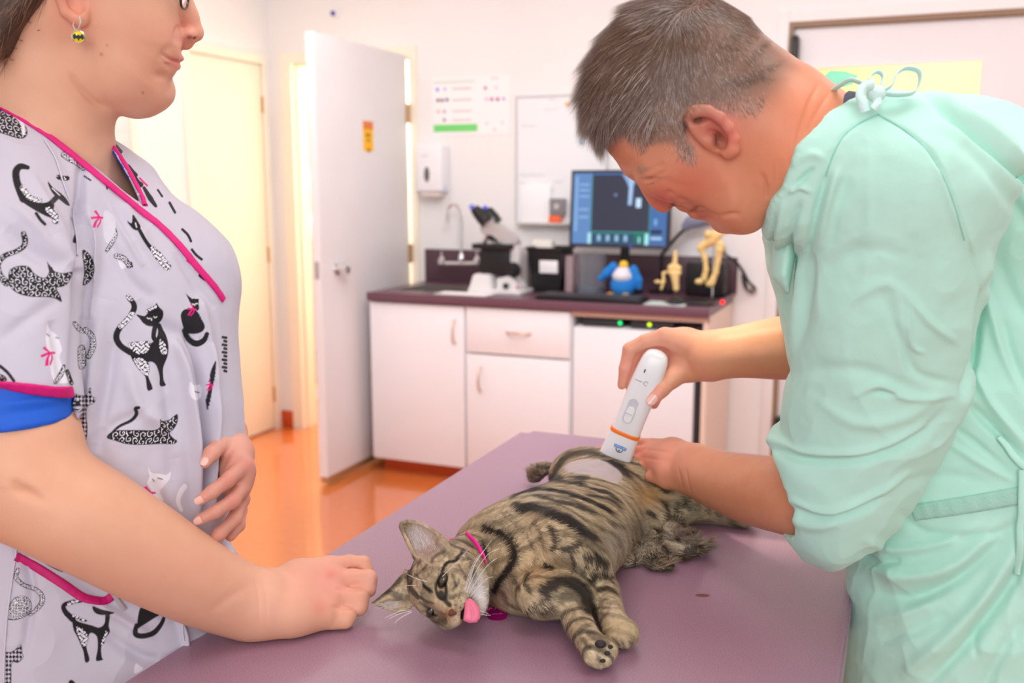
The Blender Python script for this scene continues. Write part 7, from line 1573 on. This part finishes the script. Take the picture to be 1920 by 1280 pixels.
STR = [  # dark markings of the coat
    ([(905, 992), (937, 1002), (958, 1025), (962, 1045), (954, 1064), (937, 1088), (926, 1106)], 8, 1), ([(903, 1018), (910, 1042)], 7, 1), ([(975, 955), (1001, 953), (1045, 966), (1074, 984), (1090, 1000)], 10, .9),
    ([(1028, 990), (1034, 1002), (1040, 1018), (1036, 1030)], 5, .9), ([(1054, 1030), (1071, 1026), (1084, 1018)], 7, .9), ([(1066, 1036), (1075, 1056), (1071, 1073)], 4, .9), ([(1020, 1058), (1029, 1063)], 7, 1),
    ([(1098, 1046), (1117, 1041), (1136, 1055)], 8, .9), ([(1120, 1055), (1112, 1077), (1092, 1097)], 4.5, .9), ([(1102, 1056), (1087, 1078)], 3, .8), ([(1110, 1088), (1126, 1077), (1149, 1081)], 5, .9), ([(1120, 1104), (1138, 1102), (1154, 1113)], 5, .9), ([(1120, 1122), (1140, 1122)], 2.5, .6), ([(1115, 1140), (1142, 1139)], 3, .6), ([(1118, 1152), (1140, 1149)], 3, .5),
    ([(1020, 1106), (1047, 1090), (1074, 1094), (1097, 1110), (1105, 1140)], 14, .95), ([(1045, 1120), (1070, 1115), (1090, 1130)], 10, .7), ([(984, 1152), (1001, 1136), (1030, 1118)], 4, .9), ([(958, 1078), (972, 1104)], 4, .7), ([(990, 1076), (984, 1092), (993, 1106)], 5, .8), ([(1018, 1146), (1032, 1138)], 8, .8), ([(1000, 1058), (1008, 1044)], 3, .6),
    ([(955, 930), (997, 917), (1035, 919), (1072, 927), (1110, 940), (1142, 957)], 4, 1), ([(985, 908), (1035, 900), (1065, 904), (1090, 908)], 3.4, .95), ([(1000, 930), (1047, 940), (1080, 948), (1108, 962)], 4.5, .9), ([(965, 950), (1005, 955), (1035, 966), (1065, 978), (1092, 994), (1112, 1006)], 9, .95),
    ([(1098, 926), (1135, 932), (1162, 952)], 3.4, .9), ([(1070, 895), (1096, 897)], 4, .9), ([(1022, 893), (1050, 894)], 5, .9), ([(1098, 914), (1130, 921), (1158, 937)], 3.2, .9), ([(1040, 884), (1052, 866), (1072, 852), (1100, 848), (1124, 854)], 6.5, .85), ([(1133, 866), (1160, 875), (1174, 889)], 7, .95),
    ([(1215, 898), (1232, 911), (1250, 922)], 5, .9), ([(1238, 938), (1248, 955), (1245, 970)], 4.5, .95), ([(1268, 944), (1266, 964)], 4.5, .95), ([(1279, 932), (1286, 952)], 4.5, .95), ([(1297, 930), (1325, 935)], 5, .8), ([(1300, 945), (1304, 958)], 4, .8), ([(1322, 944), (1326, 960)], 4, .8), ([(1345, 950), (1348, 966)], 4, .8), ([(1210, 958), (1226, 966)], 6, .9),
    ([(940, 960), (965, 985), (990, 1010), (1000, 1030)], 3, .6), ([(925, 975), (950, 995), (975, 1030)], 3, .55), ([(1000, 980), (1012, 1000), (1018, 1030)], 3.4, .6), ([(1060, 1000), (1048, 1012)], 3, .6), ([(1100, 1010), (1130, 1030)], 5, .6), ([(1120, 985), (1150, 1000), (1160, 1020)], 4, .5), ([(1140, 975), (1165, 985)], 4, .6), ([(1085, 1085), (1110, 1040)], 2.5, .4),
    ([(940, 1110), (950, 1130), (975, 1140)], 4, .6), ([(1085, 1180), (1105, 1172)], 4, .6), ([(1090, 1195), (1100, 1210)], 5, .6), ([(1108, 1190), (1135, 1205)], 7, .6), ([(1150, 1195), (1160, 1208)], 3, .6), ([(1165, 1200), (1170, 1210)], 2.5, .6), ([(1180, 1198), (1184, 1206)], 2.5, .6), ([(1120, 1228), (1124, 1240)], 3, .7),
    # head
    ([(829, 1074), (837, 1056), (854, 1052), (863, 1038), (866, 1030)], 3.3, 1), ([(774, 1048), (768, 1065), (767, 1088), (771, 1106), (786, 1122)], 5, .85), ([(795, 1097), (807, 1107)], 4, 1), ([(828, 1113), (836, 1128), (844, 1134)], 5.5, .95), ([(826, 1078), (817, 1095), (820, 1112), (829, 1121), (836, 1112), (833, 1092), (826, 1078)], 3, .95), ([(797, 1160), (806, 1151), (818, 1153)], 3.2, .9),
    ([(782, 1060), (788, 1052)], 2.5, .6), ([(792, 1068), (800, 1058)], 2.5, .55), ([(800, 1080), (812, 1066)], 2.2, .5), ([(782, 1112), (795, 1124), (812, 1130)], 2.4, .6), ([(790, 1132), (804, 1138)], 2.4, .6), ([(780, 1140), (792, 1150)], 2.2, .5), ([(848, 1076), (856, 1100)], 3, .6), ([(776, 1075), (790, 1090), (800, 1098)], 2.4, .6), ([(806, 1052), (818, 1040), (832, 1034)], 3, .6), ([(880, 1060), (890, 1078), (893, 1095)], 3, .5), ([(862, 1060), (874, 1085)], 3, .55), ([(850, 1105), (862, 1095)], 2.5, .5), ([(868, 1030), (884, 1056), (890, 1080)], 3.4, .6), ([(845, 1016), (866, 1012), (884, 1022)], 5, .5), ([(840, 1000), (856, 1000)], 5, .6),
    ([(854, 1134), (855, 1135)], 1.6, .9), ([(861, 1138), (862, 1139)], 1.6, .9), ([(868, 1142), (869, 1143)], 1.6, .9), ([(863, 1127), (864, 1128)], 1.5, .9), ([(870, 1131), (871, 1132)], 1.5, .9), ([(860, 1120), (861, 1121)], 1.4, .8), ([(690, 1132), (720, 1112), (748, 1086)], 6, .8), ([(700, 1134), (716, 1138)], 3, .8)]
SHV = closed_spline([(1054, 880), (1067, 867), (1100, 860), (1131, 863), (1152, 875), (1166, 889), (1159, 905), (1135, 900), (1100, 890), (1072, 888)], 4)
def coat(V, wob=1.0):
    q, _ = proj(V); q = q+np.stack([vnoise(V, 120, 61)*3, vnoise(V, 120, 62)*3], 1)*wob
    n1 = vnoise(V, 260, 71, 2); n2 = vnoise(V, 28, 72, 2); a = np.clip(.45+.35*n1+.35*n2, 0, 1)[:, None]
    C = MID*(1-a)+LIGHT*a
    ub = (V[:, 1]*1.0+.35*V[:, 2]-.25*V[:, 0]); st = np.sin(ub*260+4.5*vnoise(V, 16, 77, 2)); sm = (np.clip((st-.35)*2.2, 0, 1)*(.30+.45*np.clip(vnoise(V, 22, 78)+.4, 0, 1)))[:, None]; C = C*(1-sm)+DARK*1.35*sm
    tk = np.clip(vnoise(V, 420, 79)*1.6, -1, 1)[:, None]; C = C*(1+.30*tk)
    for cx, cy2, rx, ry, col, w_ in ((1215, 925, 26, 20, TAN, .9), (1165, 1180, 34, 30, np.array(srgb(222, 196, 150)), .6), (1000, 1060, 60, 50, TAN, .4), (820, 1120, 14, 22, np.array(srgb(226, 196, 150)), .6), (842, 1150, 12, 12, np.array(srgb(176, 120, 74)), .8), (897, 1110, 13, 30, np.array(srgb(248, 244, 240)), 1.0), (880, 1104, 12, 10, np.array(srgb(236, 226, 214)), .7), (905, 1135, 10, 20, np.array(srgb(236, 232, 226)), .7), (860, 1172, 16, 7, np.array(srgb(228, 208, 178)), .8), (942, 1120, 18, 22, np.array(srgb(186, 140, 120)), .6), (1150, 1010, 22, 40, np.array(srgb(206, 196, 180)), .5), (1000, 925, 30, 20, np.array(srgb(196, 186, 170)), .5), (800, 1020, 26, 30, np.array(srgb(196, 160, 150)), .75), (785, 1000, 14, 18, np.array(srgb(214, 190, 190)), .6), (1190, 985, 24, 20, np.array(srgb(120, 108, 96)), .6), (750, 1134, 16, 8, np.array(srgb(216, 190, 160)), .6), (800, 1090, 20, 30, np.array(srgb(150, 130, 106)), .4)):
        g = w_*np.exp(-(((q[:, 0]-cx)/rx)**2+((q[:, 1]-cy2)/ry)**2))[:, None]; C = C*(1-g)+col*g
    for pts, w_, am in STR:
        p = np.array(pts, float); lo = p.min(0)-w_*2-4; hi = p.max(0)+w_*2+4; i = np.where((q[:, 0] > lo[0]) & (q[:, 0] < hi[0]) & (q[:, 1] > lo[1]) & (q[:, 1] < hi[1]))[0]
        if len(i) == 0: continue
        d, _t = seg_d(q[i], spline(p, 4) if len(p) > 2 else p); g = (am*(1-ss(d, w_*.55, w_*1.35)))[:, None]; C[i] = C[i]*(1-g)+DARK*g
    q0, _ = proj(V); sh = poly_sd(q0[:, 0], q0[:, 1], SHV); g = ss(sh, -2, 3)[:, None]; skin = np.array(srgb(178, 164, 164))*(1+.12*vnoise(V, 75, 75, 3)[:, None]); C = C*(1-g)+skin*g
    return np.clip(C, 0, 1), sh
FURM = mat('fur', (1, 1, 1), .6, vcol=True, spec=.2); SKF = mat('cat_skin', (1, 1, 1), .55, vcol=True, spec=.25)
cvh = cat_head(); cvb = cat_body(); parts = []
for V, Q in (cvh, cvb): parts.append((V, Q, coat(V)[0]*.8))
V, Q, C = join(parts); sh = coat(V)[1]; C = np.where((sh > 0)[:, None], C/.8, C)
cb = link('body', colors(mesh_np('body', V, Q), C), SKF, ca, label='furry tabby body with shaved patch on the flank')
CT_ = bvh(V, Q)
def furdir(P, Nn, rg):
    q, _ = proj(P); n = len(P)
    # flow field in picture space turned into directions on the body
    fl = np.array([(920, 1040, .8, -.6), (960, 980, .7, -.4), (1000, 930, .8, -.2), (1060, 900, 1, 0), (1000, 1060, .5, .5), (1060, 1000, 1, .1), (1100, 1040, .5, 1), (1125, 1100, .25, 1), (1150, 1170, .5, 1), (1050, 1100, 1, .4), (1085, 1170, .3, 1), (1120, 1220, .6, .8), (1140, 940, 1, .35), (1160, 1000, .9, .5), (1200, 920, 1, .3), (1270, 945, 1, .1), (1360, 958, 1, .1), (960, 1120, .7, .5), (1100, 860, 1, .1),
        (830, 1130, -.5, -1), (845, 1110, -.3, -1), (800, 1080, -.6, -.8), (820, 1050, -.2, -1), (860, 1070, .6, -.9), (880, 1110, .8, -.4), (800, 1150, -1, -.1), (780, 1120, -1, -.3), (760, 1000, -.4, -1), (830, 1010, .3, -1), (870, 1030, .7, -.6), (720, 1125, -1, .3), (860, 1170, -.3, .6)], float)
    w_ = 1/(((q[:, None, :]-fl[None, :, :2])**2).sum(2)+60)**1.6; d = (w_[:, :, None]*fl[None, :, 2:]).sum(1)/w_.sum(1)[:, None]
    wv = vnoise(P, 70, 81, 2)*.5; d = np.stack([d[:, 0]+wv*d[:, 1], d[:, 1]-wv*d[:, 0]], 1)
    up = np.array([0, 0, 1.0]); return unit_rows(CR*d[:, :1]+np.array([CU])*(-d[:, 1:2]))+rg.normal(0, .2, (n, 3))
def fur(name, V, Q, n, length, width, seed, dens=None, lift=.28, dark=1.0, par=cb, bend=.12):
    N = vnormals(V, Q); rg = np.random.default_rng(seed); P, Nn, vi = sample_faces(V, Q, N, n, dens, rg)
    C, sh = coat(P); q, _ = proj(P); L_ = (length(q) if callable(length) else length)*rg.uniform(.65, 1.25, n); L_ = np.where(sh > 0, .0012, L_); keep = (sh < 1) | (rg.random(n) < .25)
    T = furdir(P, Nn, rg); T = unit_rows(T-Nn*np.einsum('ij,ij->i', T, Nn)[:, None])
    # strands never point into the table
    low = np.clip((TZ+.006-P[:, 2])/.006, 0, 1); lf = lift+.1*rg.random(n); Nn2 = unit_rows(Nn+np.array([0, 0, .8])*low[:, None])
    C = C*rg.uniform(.72, 1.2, (n, 1)); tip = C*1.12+.02
    k = keep; Vh, Fh, Ch = strands(P[k]-Nn[k]*.0006, Nn2[k], T[k], L_[k], width*rg.uniform(.7, 1.3, k.sum()), C[k]*.85, bend, 2, lf[k], tip[k])
    Vh[:, 2] = np.maximum(Vh[:, 2], TZ+.0006)
    return link(name, colors(mesh_np(name, Vh, Fh), Ch), FURM, par)
def hd(V): return 1
tag(fur('fur', cvb[0], cvb[1], 95000, lambda q: .0085+.004*ss(q[:, 0], 1040, 1150)*ss(-q[:, 1], -1060, -1000)-.0035*ss(q[:, 1], 1090, 1140)*ss(q[:, 0], 1060, 1100), .00062, 5), kind='stuff')
qh, _ = proj(cvh[0]); hx = (cvh[0]-HO)@HR/HS
dn = np.ones(len(cvh[0])); face_front = ss(hx[:, 1], .028, .04)
for sg in (-1, 1): dn *= ss(np.linalg.norm((hx-np.array([.0185*sg, .026, .0105]))/np.array([1, 1.3, .62]), axis=1), .0078, .0092)
dn *= 1-.9*np.exp(-((hx[:, 0]/.005)**2+((hx[:, 1]-.0455)/.004)**2+((hx[:, 2]+.0055)/.004)**2)); inear = poly_sd(qh[:, 0], qh[:, 1], np.array([(800, 1046), (782, 1040), (772, 1022), (760, 998), (754, 985), (768, 979), (788, 983), (804, 992), (820, 1004), (818, 1026)], float)) > 0; dn[inear] *= .12
tag(fur('head_fur', cvh[0], cvh[1], 46000, lambda q: .0042+.003*ss(q[:, 0], 862, 900)*ss(-q[:, 1], -1150, -1090)-.002*np.exp(-(((q[:, 0]-845)/22)**2+((q[:, 1]-1145)/22)**2)), .00042, 6, dn, lift=.22), kind='stuff')
# long pale hairs inside the ears
for nm, poly, n_, dr in (('ear_hair', [(800, 1046), (782, 1040), (768, 1010), (784, 1000), (812, 1012), (818, 1030)], 900, (-.5, -1)), ('ear_hair', [(715, 1132), (735, 1126), (762, 1128), (762, 1140), (744, 1144)], 260, (-1, .1))):
    mm = (poly_sd(qh[:, 0], qh[:, 1], np.array(poly, float)) > 0)*(((CO-cvh[0])*vnormals(*cvh)).sum(1) > 0).astype(float)
    if mm.sum() > 10:
        d3 = unit(CR*dr[0]-CU*dr[1]); hair_mesh(nm, cvh[0], cvh[1], vnormals(*cvh), n_, mm, lambda P, Nn, rg: d3+rg.normal(0, .3, (len(P), 3)), .013, .0004, lambda P, rg, vi: (lambda c: (c, c))(np.array(srgb(226, 212, 208))*rg.uniform(.7, 1.1, (len(P), 1))), cb, FURM, 41, lift=.45, bend=.2, seg=3)
# eyes
ey = mat('cat_eye', srgb(24, 20, 16), .03, coat=1, spec=.8, col2=srgb(70, 66, 40), nscale=120)
for sg in (-1, 1):
    s = Sculpt(*box_of(L(.0185*sg, .024, .0105), pad=.014), .0007); s.ell(L(.0183*sg, .0205, .0105), np.array((.0086, .0076, .0045))*HS, HA); V, Q = s.surface(1); link('eye', mesh_np('eye', V, Q), ey, ca, label='half-open dark eye')
s = Sculpt(*box_of(L(0, .045, -.006), pad=.012), .0006); s.ell(L(0, .0455, -.0045), np.array((.0042, .0028, .0026))*HS, HA); s.ell(L(0, .0452, -.0072), np.array((.0018, .0024, .003))*HS, HA, k=.002)
for sg in (-1, 1): s.ell(L(.0026*sg, .0478, -.0052), np.array((.0011, .0016, .0009))*HS, HA, k=.0008, mode='s')
V, Q = s.surface(1); link('nose', mesh_np('nose', V, Q), mat('cat_nose', srgb(112, 66, 50), .45, sss=.05), ca, label='brick coloured nose')
# tongue
TD = DD(L(-.006, .045, -.022)); s = Sculpt(*box_of(at(886, 1145, D=TD), pad=.03), .0009); tp = Plane(886, 1145, TD-.004)
s.inflate(tp.uv([(872, 1126), (880, 1120), (892, 1128), (900, 1142), (901, 1158), (894, 1167), (880, 1168), (868, 1163), (870, 1148)]), tp.O, tp.U, tp.V, .0045, .75); V, Q = s.surface(2); N = vnormals(V, Q); V = folds(V, N, [([(876, 1126), (886, 1144), (886, 1164)], 2.5, -.0009)])
link('tongue', mesh_np('tongue', V, Q), mat('tongue_pink', srgb(232, 118, 146), .35, sss=.25, ssss=.004, bump=.4, bscale=1500, bdist=.0003), ca, label='pink tongue hanging out of the mouth')
s = Sculpt(*box_of(L(-.002, .036, -.02), pad=.016), .0009); s.ell(L(-.002, .034, -.0195), np.array((.012, .009, .0045))*HS, HA); V, Q = s.surface(1); link('mouth', mesh_np('mouth', V, Q), mat('mouth_dark', srgb(34, 20, 22), .5), ca)
# whiskers and long brow hairs
whm = mat('whisker', srgb(246, 244, 242), .35)
Dm = DD(L(-.012, .034, -.012)); WH = [[(872, 1108), (886, 1066), (902, 1040), (922, 1012)], [(874, 1112), (892, 1072), (914, 1040), (936, 1028)], [(876, 1110), (884, 1078), (894, 1050), (912, 1026)], [(878, 1114), (900, 1078), (918, 1056), (932, 1046)], [(872, 1104), (878, 1080), (890, 1052), (900, 1038)], [(882, 1118), (900, 1096), (914, 1084), (925, 1081)], [(884, 1124), (902, 1108), (916, 1104)], [(884, 1128), (900, 1120), (910, 1121)], [(888, 1140), (904, 1146), (916, 1150)], [(890, 1146), (906, 1152), (920, 1153)], [(770, 1145), (750, 1150), (728, 1160)], [(772, 1147), (752, 1157), (740, 1168)], [(768, 1143), (748, 1146), (722, 1158)], [(800, 1090), (780, 1084), (763, 1076)], [(780, 1098), (770, 1097), (758, 1098)], [(868, 1042), (874, 1034), (880, 1028)], [(830, 1080), (848, 1062), (866, 1046)]]
for i, w_ in enumerate(WH):
    P = [at(x, y, D=Dm-.010*min(j, 1.5)-.002*(i % 3)) for j, (x, y) in enumerate(w_)]
    P = [np.array([p[0], p[1], max(p[2], TZ+.002)]) for p in P]; sp = spline(P, 5); MB().tube(sp, list(np.linspace(.00038, .00012, len(sp))), 5).build('whisker', whm, ca)
# collar, ring and tag
co = MB(); Cc = np.array(L(0, -.047, -.012)); ax1 = unit(T3(935, 1035, .05)-L(0, -.03, -.008)); a2 = unit(np.cross(ax1, CF)); a3 = np.cross(ax1, a2); pts = []
for i in range(33): a = 2*math.pi*i/32; pts.append(Cc+(a2*math.cos(a)+a3*math.sin(a))*.047)
PKC = mat('collar_pink', srgb(234, 30, 140), .45)
def hoop(pts, hw, th, name, m, par, ax):
    P = np.array(pts); R = unit_rows(P-P.mean(0)); rows = [P-ax*hw, P-ax*hw+R*th, P+ax*hw+R*th, P+ax*hw]; V = np.stack(rows, 1).reshape(-1, 3); V[:, 2] = np.maximum(V[:, 2], TZ+.001); Q = [(i*4+j, i*4+(j+1) % 4, i*4+4+(j+1) % 4, i*4+4+j) for i in range(len(P)-1) for j in range(4)]; return link(name, mesh_np(name, V, Q), m, par)
E = []
for x, y, dd in ((874, 1004, .004), (880, 1012, .0), (888, 1022, 0), (895, 1033, 0), (901, 1046, 0), (906, 1062, .004)):
    h_, n_ = hit(CT_, x, y, .0045); E.append(h_ if h_ is not None else at(x, y, D=1.24))
collar = hoop([Cc+(a2*math.cos(2*math.pi*i/32)+a3*math.sin(2*math.pi*i/32))*.033 for i in range(33)], .003, .0015, 'collar', PKC, ca, ax1)
collar['label'] = 'thin pink collar with a purple name tag'
r_ = MB(); E = spline(E, 5); V = []; Q = []
tn = unit_rows(np.gradient(E, axis=0)); sd = unit_rows(np.cross(tn, CF)); V = np.stack([E-sd*.0024, E-sd*.0024-CF*.001, E+sd*.0024-CF*.001, E+sd*.0024], 1).reshape(-1, 3); Q = [(i*4+j, i*4+(j+1) % 4, i*4+4+(j+1) % 4, i*4+4+j) for i in range(len(E)-1) for j in range(4)]
link('collar_band', mesh_np('collar_band', V, Q), PKC, collar)
for pts in ([(905, 1112), (912, 1118), (920, 1122)], [(904, 1140), (912, 1141), (922, 1139)]):
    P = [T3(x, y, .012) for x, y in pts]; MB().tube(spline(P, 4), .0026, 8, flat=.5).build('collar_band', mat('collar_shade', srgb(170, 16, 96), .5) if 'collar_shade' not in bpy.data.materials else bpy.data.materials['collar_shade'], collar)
rp = [T3(x, y, .014-.010*t) for (x, y), t in zip([(910, 1117), (916, 1112), (923, 1116), (928, 1126), (929, 1138), (926, 1145)], np.linspace(0, 1, 6))]
MB().tube(spline(rp, 5), .0009, 8).build('split_ring', silver, collar)
tc_ = T3(932, 1152, .0022); MB().lathe(tuple(tc_), [(0, -.0012), (.0118, -.0012), (.0122, 0), (.0118, .0012), (0, .0012)], n=36, axis=(.05, -.25, 1)).build('name_tag', mat('anodised_magenta', srgb(176, 12, 124), .25, metal=.55), collar, label='round purple metal name tag')
b = MB()
for i, x in enumerate(np.linspace(-.006, .006, 8)):
    b.box((x-.0002, -.0011, 0), (x+.0002, .0011, .0001)); b.box((x-.0002, .0007*(-1)**i-.0002, 0), (x+.0008, .0007*(-1)**i+.0001, .0001))
q_ = Vector((.05, -.25, 1)).to_track_quat('Z', 'Y').to_matrix().to_4x4(); me_o = b.build('tag_engraving', mat('engraving_pink', srgb(232, 150, 206), .4), collar); me_o.data.transform(Matrix.Translation(Vector(tc_)+Vector((.05, -.25, 1)).normalized()*.0013) @ q_ @ Matrix.Rotation(math.radians(15), 4, 'Z'))
# paw pads on the underside paw
pad = mat('paw_pad', srgb(40, 32, 32), .55)
for x, y, r in ((1126, 1207, .0062), (1138, 1224, .0036), (1130, 1238, .0034), (1144, 1212, .0034)):
    h_, n_ = hit(CT_, x, y, 0); s = Sculpt(*box_of(h_, pad=.014), .0009); s.ell(h_, (r, r, r*.6), None); V, Q = s.surface(1); link('paw_pad', mesh_np('paw_pad', V, Q), pad, ca)
# ---------------------------------------------------------------- clipped fur
def clump(name, blobs, n, L_, seed, cols, **k):
    P0 = [T3(*b_[:3]) for b_ in blobs]; s = Sculpt(*box_of(*P0, pad=.05), .0025)
    for P, b_ in zip(P0, blobs): s.ell(P, (b_[3], b_[3]*1.1, b_[4]), None, .006)
    s.cut((0, 0, TZ+.0012), (0, 0, -1), .003); V, Q = s.surface(1); N = vnormals(V, Q); V = V+N*(.003*vnoise(V, 90, seed, 2))[:, None]; V[:, 2] = np.maximum(V[:, 2], TZ+.0012)
    C = np.tile(np.array(srgb(84, 74, 64)), (len(V), 1)); o = link(name, colors(mesh_np(name, V, Q), C), FURM, kind='stuff', **k)
    rg = np.random.default_rng(seed); P, Nn, vi = sample_faces(V, Q, N, n, None, rg); cells = np.floor(P*70).astype(int); hs = ((cells[:, 0]*73856093 ^ cells[:, 1]*19349663 ^ cells[:, 2]*83492791) & 1023)
    tb = np.random.default_rng(seed+1).normal(0, 1, (1024, 3)); T = unit_rows(tb[hs]+rg.normal(0, .25, (n, 3))); T[:, 2] = np.abs(T[:, 2])*.4; T = unit_rows(T-Nn*np.einsum('ij,ij->i', T, Nn)[:, None]*.5)
    cc = np.array([srgb(*c) for c in cols]); C = cc[(hs+rg.integers(0, 2, n)) % len(cc)]*rg.uniform(.7, 1.25, (n, 1)); Vh, Fh, Ch = strands(P, Nn, T, L_*rg.uniform(.6, 1.3, n), .00055*rg.uniform(.7, 1.3, n), C*1.0, .15, 2, .35, C*1.4)
    Vh[:, 2] = np.maximum(Vh[:, 2], TZ+.0006); tag(link('loose_hairs', colors(mesh_np('loose_hairs', Vh, Fh), Ch), FURM, o), kind='stuff'); return o
CC = [(110, 96, 80), (176, 156, 128), (64, 54, 48), (206, 190, 164), (136, 118, 96), (160, 148, 136)]
clump('clipped_fur', [(1190, 985, .02, .022, .022), (1215, 1010, .014, .022, .016), (1245, 1000, .014, .02, .016), (1268, 1012, .012, .018, .014), (1195, 1035, .01, .018, .012), (1180, 1048, .008, .014, .01), (1225, 1040, .01, .02, .013), (1240, 1055, .008, .016, .01), (1230, 975, .018, .018, .018), (1210, 962, .03, .014, .012), (1260, 985, .012, .016, .012)], 26000, .012, 91, CC, label='heap of clipped grey brown cat fur on the table by its belly', cat='clipped fur')
clump('clipped_fur', [(1288, 1026, .014, .017, .014), (1303, 1020, .012, .014, .012)], 6000, .018, 93, CC, label='loose spiky tuft of clipped fur at the right of the heap', cat='clipped fur')
clump('clipped_fur', [(1002, 890, .02, .012, .014), (1012, 882, .03, .012, .014), (1022, 880, .036, .010, .012)], 3600, .009, 95, CC, label='dark tuft of clipped fur against the cat\'s back', cat='clipped fur')
mk = T3(1317, 1116, 0)
MB().lathe((0, 0, 0), [(0, 0), (.0088, 0), (.0092, .0003), (.007, .0007), (0, .0009)], n=28).build('dried_smear', mat('reddish_brown', srgb(116, 62, 58), .5), label='tiny flat reddish brown smear alone at the right of the purple table', cat='smear').data.transform(Matrix.Translation(tuple(mk)) @ Matrix.Rotation(YAW, 4, 'Z') @ Matrix.Diagonal((1, .45, 1, 1)))
